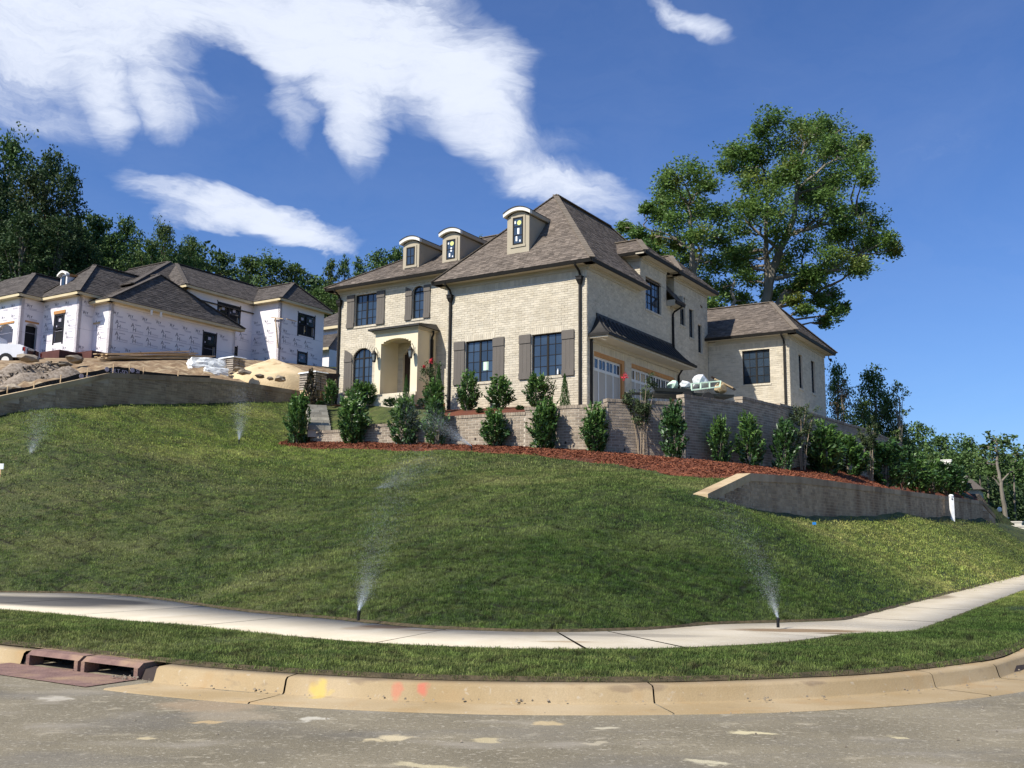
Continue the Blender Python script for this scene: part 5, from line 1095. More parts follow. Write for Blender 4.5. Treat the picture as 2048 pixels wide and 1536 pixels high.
# ------------------------------------------------------------------ the building site on the left hill
def mound(name, label, cat, outline_pts, h, mat, rough=.12, n=34, kind=None, group=None, sk=(0, 0)):
    """heap over an ellipse: centre, radii, height"""
    (cx, cy, cz), rx, ry, rot = outline_pts; V = []; c_, s_ = math.cos(rot), math.sin(rot)
    for j in range(n+1):
        for i in range(n+1):
            a, b = -1.25+2.5*i/n, -1.25+2.5*j/n; r = math.hypot(a, b); f = max(0, 1-((a-sk[0]*(1-r))**2+(b-sk[1]*(1-r))**2)**.5); f = f**.85
            x, y = a*rx, b*ry; z = h*f + (rough*(math.sin(x*3.1+y)+math.sin(y*4.3-x*2)+random.uniform(-1, 1)*.6)*min(1, f*4) if f > 0 else -2.2*min(1, (math.hypot(a, b)-1)*6+.1))
            V.append((cx+x*c_-y*s_, cy+x*s_+y*c_, cz+z-.1))
    F = [(j*(n+1)+i, j*(n+1)+i+1, (j+1)*(n+1)+i+1, (j+1)*(n+1)+i) for j in range(n) for i in range(n)]
    o = link(name, np_mesh(name, V, F, mat, smooth=True)); return tag(o, label, cat, group)
def rock_mesh(seed, flat=.7):
    R_ = random.Random(seed); import bmesh; bm = bmesh.new(); bmesh.ops.create_icosphere(bm, subdivisions=2, radius=.5)
    for v in bm.verts:
        v.co *= 1+R_.uniform(-.22, .22); v.co.z *= flat
    me = bpy.data.meshes.new('rock'); bm.to_mesh(me); bm.free(); me.materials.append(MATS['rock']); return me
ROCKS = [rock_mesh(i) for i in range(6)]
def site():
    # bare soil sloping up from the wall to the unfinished house
    A = [(*NWp[i]+np.array([-.12, .22]), nt_[i]-.28) for i in range(9)]; a = at
    B = [a(-260, 700, 50), a(-60, 712, 51.5), a(100, 716, 52), a(215, 716, 53), a(330, 714, 56), a(450, 716, 60), a(560, 724, 63), a(690, 738, 66)]
    V = []; M_, n = 70, 16
    An = np.array(A); Bn = np.array(B)
    for t in np.linspace(0, 1, M_):
        p = np.array([np.interp(t, np.linspace(0, 1, len(An)), An[:, k]) for k in range(3)]); q = np.array([np.interp(t, np.linspace(0, 1, len(Bn)), Bn[:, k]) for k in range(3)])
        for j in range(n+1):
            f = j/n; x = p*(1-f)+q*f; x[2] += (.22*math.sin(x[0]*1.7)*math.sin(x[1]*2.1)+random.uniform(-.08, .08))*math.sin(math.pi*min(1, f*1.2)) if 0 < f < 1 else 0; V.append(x)
    F = [(i*(n+1)+j, i*(n+1)+j+1, (i+1)*(n+1)+j+1, (i+1)*(n+1)+j) for i in range(M_-1) for j in range(n)]
    link('building_plot', np_mesh('building_plot', V, F, 'soil', smooth=False), None, 'structure')
    # gravel and rubble heap at the left
    c = a(95, 762, 43.5); mound('rubble_heap', 'heap of brown rubble and broken stone behind the dark wall at the far left', 'rubble heap', ((c[0], c[1], c[2]-1.0), 5.2, 2.6, .5), 1.9, 'gravel_mix', .14)
    c2 = a(40, 768, 42); N_ = 2600; th = rng.uniform(0, 2*np.pi, N_); r = np.sqrt(rng.random(N_)); p = np.c_[c[0]+r*np.cos(th)*4.7*math.cos(.5)-r*np.sin(th)*2.3*math.sin(.5), c[1]+r*np.cos(th)*4.7*math.sin(.5)+r*np.sin(th)*2.3*math.cos(.5), c[2]-1.05+1.9*(1-r)**.85+.03]
    tag(chips('loose_stones', p, N_, .09, 'gravel_mix'), 'loose broken stones lying over the brown rubble heap', 'stones')
    for i, (x, y, Y, s, lab) in enumerate([(150, 718, 47, .95, 'large tan boulder on top of the rubble heap, in front of the bay window'), (128, 728, 45.5, .6, 'mid-sized boulder left of the largest boulder on the rubble heap'), (55, 716, 46.5, .9, 'flat grey boulder just right of the white pickup'), (30, 778, 40, .8, 'yellowish rock at the foot of the rubble heap, lower left'),
                                          (8, 782, 39.6, .7, 'yellowish rock cut off by the left edge of the picture'), (488, 745, 49, .6, 'brown boulder left of the sand heap, beside the pallet of bags'), (520, 752, 48.5, .5, 'dark broken rock at the left foot of the sand heap'), (560, 758, 48.5, .75, 'wide flat rock in front of the sand heap'), (540, 757, 48, .4, 'small rock between the two bigger rocks below the sand heap'), (478, 738, 50, .5, 'pale slab of rock above the dark wall, left of the sand')]):
        o = bpy.data.objects.new('boulder', ROCKS[i % 6]); COL.objects.link(o); p = a(x, y, Y); o.location = p; o.scale = (s*1.15, s*.8, s*.6); o.rotation_euler = (random.uniform(-.2, .2), 0, random.uniform(0, 3)); tag(o, lab, 'boulder', 'boulders on the building site')
    # sand heap
    c = a(553, 748, 51.5); mound('sand_heap', 'cone of yellow building sand in front of the two-storey corner of the unfinished house', 'sand heap', ((c[0], c[1], c[2]-.3), 2.6, 2.2, 0), 1.25, 'sand', .03, sk=(-.1, 0))
    # long stack of lumber
    t = thing('lumber_stack', 'low stack of long brown boards on the ground along the unfinished house', 'lumber'); p = a(196, 716, 50.5); q = a(425, 722, 58); d = (q-p)[:2]; L_ = np.linalg.norm(d); d /= L_; nn = np.array([d[1], -d[0]])
    for k in range(9):
        m = MB(); row, col = divmod(k, 3); s0 = random.uniform(-.1, .5); s1 = L_*random.uniform(.75, 1.0); o = (col-1)*.28; z = row*.10+.02
        P_, Q_ = p[:2]+d*s0+nn*(o+random.uniform(-.1, .1)), p[:2]+d*s1+nn*(o+random.uniform(-.3, .3)); m.beam((*P_, p[2]+z), (*Q_, q[2]+z+.05), .24, .05); m.build('board', 'lumber', t)
    # plastic-wrapped bundles
    for (x, y, Y, s, lab) in ((415, 728, 51, 1.35, 'large bundle wrapped in crumpled white plastic, left of the tall pallet of bags'), (432, 744, 50, .95, 'smaller bundle in crumpled white plastic lying low before the tall pallet'), (396, 726, 51.5, .8, 'small white plastic bundle at the end of the lumber stack')):
        import bmesh; bm = bmesh.new(); bmesh.ops.create_cube(bm, size=1); bmesh.ops.subdivide_edges(bm, edges=bm.edges, cuts=7, use_grid_fill=True)
        R_ = random.Random(int(x)); 
        for v in bm.verts: v.co = v.co*.7+v.co.normalized()*.22; v.co += Vector((R_.uniform(-1, 1), R_.uniform(-1, 1), R_.uniform(-1, 1)))*.035
        me = bpy.data.meshes.new('b'); bm.to_mesh(me); bm.free(); me.materials.append(MATS['plastic_white']); o = link('wrapped_bundle', me); o.location = a(x, y, Y)-np.array([0, 0, s*.1]); o.scale = (s*1.2, s*.8, s*.55); o.rotation_euler = (0, 0, .4); tag(o, lab, 'bundle', 'plastic-wrapped bundles')
    # pallets of bagged mortar
    for (x, y, Y, w, rows, lab) in ((464, 741, 53, 1.0, 6, 'tall square pallet of bags right of the white plastic bundles'), (626, 768, 49, 1.0, 5, 'leaning pallet of bags between the sand heap and the finished house')):
        b = a(x, y, Y)-np.array([0, 0, .38]); rows += 2; t = thing('bag_pallet', lab, 'pallet', b, HZ+.12, 'pallets of bagged material')
        m = MB(); 
        for k in range(3): m.box(-w/2, w/2, -w/2+k*w*.42, -w/2+k*w*.42+.12, -.35, .0)
        m.build('pallet_base', 'lumber', t)
        for k in range(rows):
            for i in range(2):
                for j in range(2):
                    m = MB(); x0 = -w/2+i*w/2+.01+random.uniform(-.02, .02); y0 = -w/2+j*w/2+.01; z0 = .01+k*.118; e = .035
                    m.hexa([(x0, y0, z0+e), (x0+w/2-.02, y0, z0+e), (x0+w/2-.02, y0+w/2-.02, z0+e), (x0, y0+w/2-.02, z0+e), (x0+e, y0+e, z0+.115), (x0+w/2-.02-e, y0+e, z0+.115), (x0+w/2-.02-e, y0+w/2-.02-e, z0+.115), (x0+e, y0+w/2-.02-e, z0+.115)]); m.box(x0+e, x0+w/2-.02-e, y0+e, y0+w/2-.02-e, z0, z0+e); m.build('bag', 'bag_stack', t)
        m = MB(); m.hexa([(-w/2-.04, -w/2-.04, rows*.118), (w/2+.04, -w/2-.04, rows*.118+.05), (w/2+.04, w/2+.04, rows*.118+.12), (-w/2-.04, w/2+.04, rows*.118+.02), (-w/2, -w/2, rows*.118+.07), (w/2, -w/2, rows*.118+.12), (w/2, w/2, rows*.118+.17), (-w/2, w/2, rows*.118+.1)]); m.build('plastic_sheet', 'plastic_white', t)
    # dark wheelbarrow beside the second pallet
    b = a(655, 772, 50); t = thing('wheelbarrow', 'dark wheelbarrow tipped beside the leaning pallet, left of the finished house', 'wheelbarrow', b, .3)
    m = MB(); m.hexa([(-.3, -.25, .25), (.3, -.25, .25), (.3, .25, .25), (-.3, .25, .25), (-.5, -.35, .6), (.55, -.35, .6), (.55, .35, .6), (-.5, .35, .6)]); m.build('tray', 'iron', t)
    for s in (-1, 1): m = MB(); m.beam((-.9, s*.25, .5), (.5, s*.2, .2), .05, .05); m.build('handle', 'lumber', t); m = MB(); m.beam((-.3, s*.22, .3), (-.35, s*.22, -.05), .04, .04); m.build('leg', 'iron', t)
    m = MB(); m.tube([(.62, -.05, .15), (.62, .05, .15)], .2, 12); m.build('wheel', 'tyre', t)
    # silt fence with stakes
    t = thing('silt_fence', 'low black silt fence with pale printed marks sagging along the dark left wall', 'fence'); m = MB(); K = 30; Pp = []
    ctl = [(-60, 790, 36.5, .42), (0, 783, 37.6, .42), (60, 772, 38.6, .45), (120, 757, 39.4, .5), (180, 743, 40.3, .55), (238, 733, 41.2, .62), (268, 737, 42.0, .5), (300, 745, 43, .25), (420, 752, 46, .2)]
    tt = np.linspace(0, len(ctl)-1, 46); Pt = []
    for s in tt:
        i = min(int(s), len(ctl)-2); f = s-i; c = [ctl[i][k]*(1-f)+ctl[i+1][k]*f for k in range(4)]; p = a(c[0], c[1], c[2]); Pt.append((p, c[3]))
    for i, ((p, h), (q, g)) in enumerate(zip(Pt, Pt[1:])):
        w = .06*math.sin(i*1.7); w2 = .06*math.sin((i+1)*1.7)
        m.hexa([(p[0], p[1]-w, p[2]-h*1.1), (q[0], q[1]-w2, q[2]-g*1.1), (q[0], q[1]+.02-w2, q[2]-g*1.1), (p[0], p[1]+.02-w, p[2]-h*1.1), (p[0], p[1], p[2]+.02*math.sin(i)), (q[0], q[1], q[2]+.02*math.sin(i+1)), (q[0], q[1]+.012, q[2]+.02*math.sin(i+1)), (p[0], p[1]+.012, p[2]+.02*math.sin(i))])
    m.build('fabric', 'fabric_black', t)
    for i in range(2, 45, 5): p, h = Pt[i]; m = MB(); m.beam((p[0], p[1]-.03, p[2]-h-.2), (p[0]+.02, p[1]-.03, p[2]+.14), .035, .035); m.build('stake', 'lumber', t)
    for (x, y, Y, s) in ((211, 741, 40.4, 'SILT-SD'), (160, 755, 39.6, 'SILT-SD'), (262, 743, 41.5, 'SI')):
        p = a(x, y, Y-.35); q = a(x+30, y-(7 if x < 250 else -3), Y+.55-.35); d = (q-p)[:2]/np.linalg.norm((q-p)[:2]); m = MB(); fr = frame((p[0], p[1], p[2]), d, (d[1], -d[0])); put_text(m, fr, s, .24, .22, -.03, .0, 1); m.tube([fr(.06, .06, 0), fr(.06, .06, .01)], .10, 12); m.build('printed_mark', 'wrap_print_grey', t, 'stuff')
    # pickup at the left edge: only its tail shows
    b = a(-22, 741, 51); t = thing('pickup_truck', 'white pickup truck parked beside the unfinished house, cut off by the left edge', 'pickup truck', b, .0)
    m = MB()
    prof = [(-3.2, .55), (-3.2, 1.0), (-2.9, 1.12), (-1.8, 1.2), (-1.2, 1.75), (.3, 1.78), (.5, 1.25), (1.95, 1.22), (2.15, 1.15), (2.2, .55)]; n = len(prof)
    m.add([(x, -.95, z) for x, z in prof]+[(x, .95, z) for x, z in prof], [tuple(range(n)), tuple(range(2*n-1, n-1, -1))]+[(i, n+i, n+(i+1) % n, (i+1) % n) for i in range(n)]); m.build('body', 'white_paint', t)
    m = MB(); m.hexa([(-1.15, -.955, 1.25), (.25, -.955, 1.25), (.25, .955, 1.25), (-1.15, .955, 1.25), (-1.0, -.955, 1.68), (.2, -.955, 1.7), (.2, .955, 1.7), (-1.0, .955, 1.68)]); m.build('window_glass', 'glass_dark', t)
    for x in (-2.3, 1.3):
        for y in (-.88, .88): m = MB(); m.tube([(x, y-.11, .38), (x, y+.11, .38)], .38, 16); w = m.build('wheel', 'tyre', t); m = MB(); m.tube([(x, y-.125, .38), (x, y+.125, .38)], .2, 12); m.build('rim', 'trim_white', w)
    for y in (-.9, .9): m = MB(); m.box(2.1, 2.21, y-.05, y+.05, .88, 1.08); m.build('tail_light', 'tail_red', t)
    m = MB(); m.box(2.2, 2.3, -.9, .9, .45, .62); m.build('bumper', 'fabric_black', t)
    m = MB(); m.box(2.205, 2.22, -.6, .6, .75, 1.1); m.build('tailgate', 'glass_dark', t)
site()
# heap of rubbish on a trailer by the garage
def rubbish():
    b = at(1382, 800, 41.0); t = thing('rubbish_trailer', 'low black trailer on the driveway behind the stepped wall', 'trailer', (b[0], b[1], 6.9), .25)
    m = MB(); m.box(-1.9, 1.6, -.7, .7, .42, .52); m.build('deck', 'fabric_black', t); m = MB(); m.box(-1.9, -.2, -.74, -.70, .52, .66); m.build('side_rail', 'fabric_black', t); m = MB(); m.beam((-1.9, 0, .5), (-2.9, 0, .45), .1, .1); m.build('drawbar', 'fabric_black', t)
    for x in (-.5, .4): m = MB(); m.tube([(x, -.8, .28), (x, -.62, .28)], .28, 14); m.build('wheel', 'tyre', t)
    R_ = random.Random(3)
    for i, (x, z, s, mt, lab) in enumerate([(-.95, .85, .55, 'paper_green', 'pale green plastic sack at the left of the rubbish heap'), (-.4, .88, .5, 'plastic_white', 'white sack in the middle left of the rubbish heap'), (.25, 1.02, .75, 'plastic_white', 'tallest torn white sack on the rubbish heap'), (1.2, .80, .62, 'sand', 'tan sack at the right of the rubbish heap')]):
        me = ROCKS[i].copy(); me.materials[0] = MATS[mt]; o = link('rubbish_sack', me); p = Matrix.Rotation(.25, 4, 'Z') @ Vector((x, -.35, 0)); o.location = (b[0]+p.x, b[1]+p.y, 6.9+z); o.scale = (s, s*.8, s*.95); o.rotation_euler = (R_.uniform(-.5, .5), R_.uniform(-.5, .5), R_.uniform(0, 3)); tag(o, lab, 'sack', 'rubbish on the trailer')
    for (p, q, w, mt, nm, lab) in (((.7, -.5, 1.25), (1.75, -.5, .75), .1, 'dark_wood', 'board', 'dark broken board leaning across the tan sack'), ((.8, -.6, 1.15), (1.6, -.6, .82), .07, 'lumber', 'board', 'brown board leaning under the dark one on the rubbish heap')):
        m = MB(); T_ = Matrix.Translation((b[0], b[1], 6.9)) @ Matrix.Rotation(.25, 4, 'Z'); m.beam(T_ @ Vector(p), T_ @ Vector(q), w, .05); tag(m.build(nm, mt), lab, 'board')
    m = MB(); T_ = Matrix.Translation((b[0], b[1], 6.9)) @ Matrix.Rotation(.25, 4, 'Z')
    for p, q in (((-.3, -.72, .62), (.95, -.72, .82)), ((-.3, -.72, .88), (.95, -.72, 1.05)), ((-.3, -.72, .6), (-.3, -.72, .9)), ((.1, -.72, .66), (.1, -.72, .95)), ((.95, -.72, .8), (1.0, -.72, 1.07)), ((.5, -.72, .72), (.5, -.72, 1.0))): m.beam(T_ @ Vector(p), T_ @ Vector(q), .05, .05)
    tag(m.build('metal_frame', 'paper_green'), 'pale green metal frame lying against the rubbish heap', 'frame')
rubbish()

# ------------------------------------------------------------------ plants
def quad_leaves(c, d, L_, w, droop=0):
    """diamond-shaped leaves: centres c, directions d"""
    n = len(c); up = rng.normal(size=(n, 3))*.5+np.array([0, 0, .7]); W = np.cross(d, up); W /= np.linalg.norm(W, axis=1)[:, None]+1e-9
    V = np.stack([c-d*L_*.5, c+W*w*.5-d*L_*.05, c+d*L_*.5, c-W*w*.5-d*L_*.05], 1).reshape(-1, 3); return V
def unit(v): return v/(np.linalg.norm(v, axis=1)[:, None]+1e-9)
def laurel_mesh(seed, dens=2300, mats=('leaf_laurel', 'leaf_laurel_young'), leaf=(.13, .042), shape=1.0, lean=0, airy=0, pointy=0):
    """unit shrub: height 1, radius .5"""
    r_ = np.random.default_rng(seed); n = dens; C_ = []; D_ = []
    # shoots rising and arching outward, leaves along each
    ns = 130
    for k in range(ns):
        th = r_.uniform(0, 2*np.pi); f = r_.random()**.8; z0 = .04+.88*f; prof = (1-abs(z0-.38)/.80)**.75 if not pointy else (1-z0)**.8*1.0; R_ = .46*max(.12, prof)*r_.uniform(.55, 1.12); L_ = r_.uniform(.12, .30)
        base = np.array([math.cos(th)*R_*.45, math.sin(th)*R_*.45, z0-.1]); tip = np.array([math.cos(th)*R_, math.sin(th)*R_, z0+L_*.55+(.10*f if r_.random() < .3 else 0)])
        m = n//ns; t = r_.random(m)**.7; p = base[None]*(1-t[:, None])+tip[None]*t[:, None]+r_.normal(size=(m, 3))*.022; ax = unit((tip-base)[None])[0]
        d = ax[None]*.7+unit(r_.normal(size=(m, 3)))*.8+np.array([math.cos(th), math.sin(th), -.25])*.45; C_.append(p); D_.append(unit(d))
    C_ = np.concatenate(C_); D_ = np.concatenate(D_); C_[:, 2] = np.maximum(C_[:, 2], .02); n = len(C_); L_ = leaf[0]*r_.uniform(.7, 1.25, (n, 1)); V = quad_leaves(C_, D_, L_, leaf[1]*r_.uniform(.8, 1.3, (n, 1)))
    me = np_mesh('foliage', V, np.arange(4*n).reshape(n, 4), mats[0], r_.random(n)); me.materials.append(MATS[mats[1]])
    young = (C_[:, 2] > .62+r_.normal(size=n)*.16) & (r_.random(n) < .75) | (r_.random(n) < .10); me.polygons.foreach_set('material_index', young.astype(np.int32)); me.update(); return me
def arb_mesh(seed, n=2600):
    r_ = np.random.default_rng(seed); f = r_.random(n)**1.2; th = r_.uniform(0, 2*np.pi, n); R_ = .5*(1-f)**.75*(.75+.25*np.sin(th*5+f*20))*r_.uniform(.75, 1.05, n)+.02
    c = np.c_[np.cos(th)*R_, np.sin(th)*R_, f*.97+.02]; d = unit(np.c_[np.cos(th)*.35, np.sin(th)*.35, np.ones(n)]+r_.normal(size=(n, 3))*.25); V = quad_leaves(c, d, .075*r_.uniform(.7, 1.3, (n, 1)), .028)
    return np_mesh('foliage', V, np.arange(4*n).reshape(n, 4), 'leaf_arb', r_.random(n))
def stems_mesh(n, h, r, spread, mat, seed=0, top=1.0):
    R_ = random.Random(seed); m = MB()
    for k in range(n):
        th = R_.uniform(0, 6.28); b = R_.uniform(.02, .06); s = spread*R_.uniform(.5, 1); m.tube([(math.cos(th)*b, math.sin(th)*b, -.05), (math.cos(th)*(b+s*.3), math.sin(th)*(b+s*.3), h*.4), (math.cos(th+.3)*(b+s*.7), math.sin(th+.3)*(b+s*.7), h*.75), (math.cos(th+.2)*(b+s), math.sin(th+.2)*(b+s), h*top)], [r, r*.85, r*.6, r*.3], 5)
    o = m.build('stem', mat); me = o.data; bpy.data.objects.remove(o); return me
LM = [laurel_mesh(i) for i in range(5)]; LMb = [laurel_mesh(20+i, leaf=(.11, .05), mats=('leaf_laurel', 'leaf_laurel')) for i in range(3)]; AM = [arb_mesh(3), arb_mesh(4)]
MG = laurel_mesh(50, 1000, ('leaf_magnolia', 'leaf_magnolia'), (.13, .06), pointy=1); STM = stems_mesh(4, .8, .02, .12, 'bark', 1)
def plant(name, label, cat, loc, h, w, mesh, stem=STM, group=None, rz=None):
    t = thing(name, label, cat, loc, random.uniform(0, 6.28) if rz is None else rz, group); o = link('foliage', mesh, t); o.scale = (w*random.uniform(.84, 1.14), w*random.uniform(.84, 1.14), h); o.rotation_euler = (random.uniform(-.07, .07), random.uniform(-.07, .07), 0)
    s = link('stem', stem, t); s.scale = (w, w, h); return t
G1 = 'laurel shrubs planted in the red mulch along the main wall'
low = [(597, 889, 42.0, 100, 62, 'broad laurel at the far left end of the mulch bed, beside the stone steps'), (708, 887, 40.6, 100, 64, 'laurel in the mulch bed just right of the garden steps, below the arched window'),
       (806, 890, 39.3, 96, 62, 'laurel in the mulch bed below the porch opening, misted by the sprinkler'), (873, 890, 38.6, 92, 60, 'laurel in the mulch bed straight below the tall arborvitae beside the porch'),
       (990, 895, 37.4, 78, 60, 'laurel in the mulch bed below the left lower front window of the garage block'), (1086, 900, 36.5, 98, 66, 'laurel in the mulch bed below the right lower front window'),
       (1190, 908, 35.7, 98, 60, 'laurel below the garage front corner, just left of the red-flowered myrtle'), (1349, 925, 35.8, 112, 60, 'laurel under the rubbish trailer, just right of the red-flowered myrtle'),
       (1441, 932, 37.3, 96, 56, 'bright-topped laurel left of the tallest pale-tipped one, under the wing window'), (1501, 936, 38.3, 104, 56, 'tall narrow laurel with pale tips, below the left side of the wing'),
       (1567, 940, 40.2, 100, 54, 'dark laurel at the bend of the main wall, left of the white-flowered myrtle')]
for i, (x, y, Y, h, w, lab) in enumerate(low):
    s = Y/F_; p = at(x, y, Y); plant('laurel_shrub', lab, 'shrub', (p[0], p[1], p[2]-.05), h*s*1.0, w*s*1.25, (LM+LMb)[(i*3) % 8 if i > 6 else i % 5], group=G1)
right = [(1650, 947, 43.5, 98, 66, 'large dark laurel just right of the white-flowered myrtle'), (1703, 952, 46, 80, 66, 'laurel with olive tips, second right of the white-flowered myrtle'), (1772, 970, 47, 84, 66, 'laurel just right of the third myrtle, where the right hedge begins'), (1806, 974, 50, 80, 58, 'laurel near the start of the right hedge, behind the dark wall'),
         (1836, 980, 53, 70, 54, 'laurel in the middle of the right hedge, in front of the far chimneys'), (1866, 985, 56, 62, 50, 'laurel in the right hedge, above the white post and left of it'), (1893, 990, 59, 62, 52, 'light green laurel near the right end of the hedge'), (1915, 994, 61, 58, 46, 'last laurel of the right hedge, just above the white post')]
for i, (x, y, Y, h, w, lab) in enumerate(right):
    s = Y/F_; p = at(x, y, Y); plant('laurel_shrub', lab, 'shrub', (p[0], p[1], p[2]-.05), h*s, w*s*1.45, (LM+LMb)[(i*2+1) % 8], group='laurel shrubs in the hedge behind the low dark wall')
G2 = 'laurel shrubs planted against the house front'
for i, (x, y, Y, h, w, lab) in enumerate([(662, 806, 48.2, 46, 36, 'small laurel at the left corner of the finished house'), (715, 808, 46.0, 46, 44, 'laurel under the big arched window, left one of the pair'), (736, 806, 46.2, 42, 34, 'laurel under the big arched window, right one of the pair'), (936, 820, 42.6, 76, 46, 'upper laurel before the left window of the garage block'),
                                        (1002, 820, 41.4, 70, 52, 'upper laurel between the two lower front windows'), (1074, 815, 40.4, 66, 56, 'upper laurel before the right lower front window'), (866, 815, 42.8, 56, 44, 'leafy laurel at the foot of the arborvitae right of the porch')]):
    s = Y/F_; p = at(x, y, Y); plant('laurel_shrub', lab, 'shrub', (p[0], p[1], p[2]-.05), h*s, w*s*1.2, LM[i % 5], group=G2)
for i, (x, y, Y, h, w, lab) in enumerate([(812, 803, 44.8, 56, 18, 'narrow cone-shaped arborvitae in front of the porch opening'), (877, 812, 43.4, 84, 24, 'tallest arborvitae, between the porch and the left downspout'), (1130, 814, 40.2, 70, 25, 'cone-shaped arborvitae left of the corner downspout, by the garage corner')]):
    s = Y/F_; p = at(x, y, Y); plant('arborvitae', lab, 'shrub', (p[0], p[1], p[2]-.05), h*s, w*s*1.15, AM[i % 2], group='cone-shaped arborvitae by the house front')
p = at(618, 818, 46.5); plant('magnolia', 'dark brownish magnolia shrub above the stone steps, left of the house', 'shrub', (p[0], p[1], p[2]-.05), 78*.0233, 44*.0235, MG)
for (x, y, Y, w, h, lab) in ((780, 812, 43.5, 34, 12, 'low spreading shrub before the porch floor, left one'), (845, 812, 43.4, 28, 12, 'low spreading shrub right of the porch opening'), (960, 826, 40, 26, 9, 'low plant in the bed between two upper laurels'), (1040, 822, 39, 26, 9, 'low plant left of the right upper laurel'), (640, 812, 48, 24, 9, 'low grassy plant at the top of the stone steps')):
    s = Y/F_; p = at(x, y, Y); plant('low_shrub', lab, 'shrub', (p[0], p[1], p[2]-.02), h*s*1.3, w*s, LMb[int(x) % 3], group='low spreading plants in the front bed')
def myrtle(label, loc, h, w, seed, flower, crown0=.42, ns=6, extra=1.0):
    t = thing('crape_myrtle', label, 'small tree', loc); R_ = random.Random(seed); r_ = np.random.default_rng(seed); tips = []
    for k in range(ns):
        th = k*6.28/ns+R_.uniform(-.3, .3); s = w*.5*R_.uniform(.25, .9); hh = h*R_.uniform(.72, 1.0); m = MB()
        pts = [np.array([math.cos(th)*.09, math.sin(th)*.09, -.05]), np.array([math.cos(th)*(.06+s*.25), math.sin(th)*(.06+s*.25), hh*.35]), np.array([math.cos(th+.2)*s*.65, math.sin(th+.2)*s*.65, hh*.7]), np.array([math.cos(th+.1)*s, math.sin(th+.1)*s, hh*.97])]
        m.tube(pts, [.016, .014, .010, .005], 5); m.build('stem', 'bark_tan', t); tips.append(pts)
    C_ = []; 
    for pts in tips:
        for q in range(7):
            f = R_.uniform(crown0, 1); i = min(2, int(f*3)); g = f*3-i; b = pts[i]*(1-g)+pts[i+1]*g; e = b+np.array([R_.uniform(-1, 1)*w*.22, R_.uniform(-1, 1)*w*.22, R_.uniform(0, .22)*h*.5]); n = int(62*extra); u = r_.random((n, 1)); C_.append(b*(1-u)+e*u+r_.normal(size=(n, 3))*.05)
    C_ = np.concatenate(C_); n = len(C_); V = quad_leaves(C_, unit(r_.normal(size=(n, 3))+np.array([0, 0, .3])), .085*r_.uniform(.6, 1.3, (n, 1)), .045)
    link('foliage', np_mesh('foliage', V, np.arange(4*n).reshape(n, 4), 'leaf_myrtle', r_.random(n)), t)
    for (fx, fz, sc, mt) in flower:
        n = 60; c = np.array([fx, -.1, fz])+r_.normal(size=(n, 3))*sc; V = quad_leaves(c, unit(r_.normal(size=(n, 3))), .06, .05); link('flower_cluster', np_mesh('flower_cluster', V, np.arange(4*n).reshape(n, 4), mt, r_.random(n)), t)
    return t
p = at(1283, 917, 36.2); myrtle('crape myrtle with bare tan stems and one red flower, before the garage doors', p, 3.0, 1.35, 1, [(-.62, 2.98, .07, 'flower_red')], extra=1.25)
p = at(1606, 938, 42.6); myrtle('crape myrtle with pale stems and a white flower, at the bend of the main wall', p, 3.0, 1.3, 2, [(-.25, 1.25, .03, 'flower_white')])
p = at(1742, 962, 46); myrtle('slender crape myrtle standing at the start of the right hedge', p, 2.9, 1.0, 3, [], extra=1.2)
p = at(860, 812, 43.8); myrtle('sparse crape myrtle with a few red flowers, against the right side of the porch', p, 2.05, 1.1, 4, [(.02, 2.0, .05, 'flower_red'), (-.3, 1.75, .03, 'flower_red')], .35, 6, .55)
p = at(1100, 815, 40.6); myrtle('small twiggy myrtle casting a thin shadow between right window and arborvitae', p, 1.35, .6, 5, [], .4, 4, .2)

# ------------------------------------------------------------------ trees
def tree_mesh(clumps, n_per, leaf, mat, seed, hollow=.35):
    """clumps: (x, y, z, rx, ry, rz); leaves grouped in sprays so that the outline stays ragged"""
    r_ = np.random.default_rng(seed); C_ = []; D_ = []
    for (x, y, z, rx, ry, rz) in clumps:
        ns = max(6, int(n_per/16)); s = unit(r_.normal(size=(ns, 3))); rad = r_.uniform(hollow, 1.0, (ns, 1))**.6*r_.uniform(.6, 1.4, (ns, 1)); sc = np.array([rx, ry, rz]); cs = np.array([x, y, z])+s*rad*sc
        m = 16; sp = np.repeat(cs, m, 0)+r_.normal(size=(ns*m, 3))*np.array([1, 1, .6])*min(rx, rz)*.33; C_.append(sp); D_.append(unit(r_.normal(size=(ns*m, 3))*np.array([1, 1, .45])+np.repeat(s, m, 0)*.5))
    C_ = np.concatenate(C_); D_ = np.concatenate(D_); n = len(C_); V = quad_leaves(C_, D_, leaf*r_.uniform(.65, 1.35, (n, 1)), leaf*.62*r_.uniform(.7, 1.2, (n, 1)))
    return np_mesh('crown', V, np.arange(4*n).reshape(n, 4), mat, r_.random(n))
def wob(p, q, n, a, R_): p, q = np.array(p, float), np.array(q, float); return [p+(q-p)*i/n+(np.array([R_.uniform(-a, a), R_.uniform(-a, a), R_.uniform(-a, a)*.6]) if 0 < i < n else 0) for i in range(n+1)]
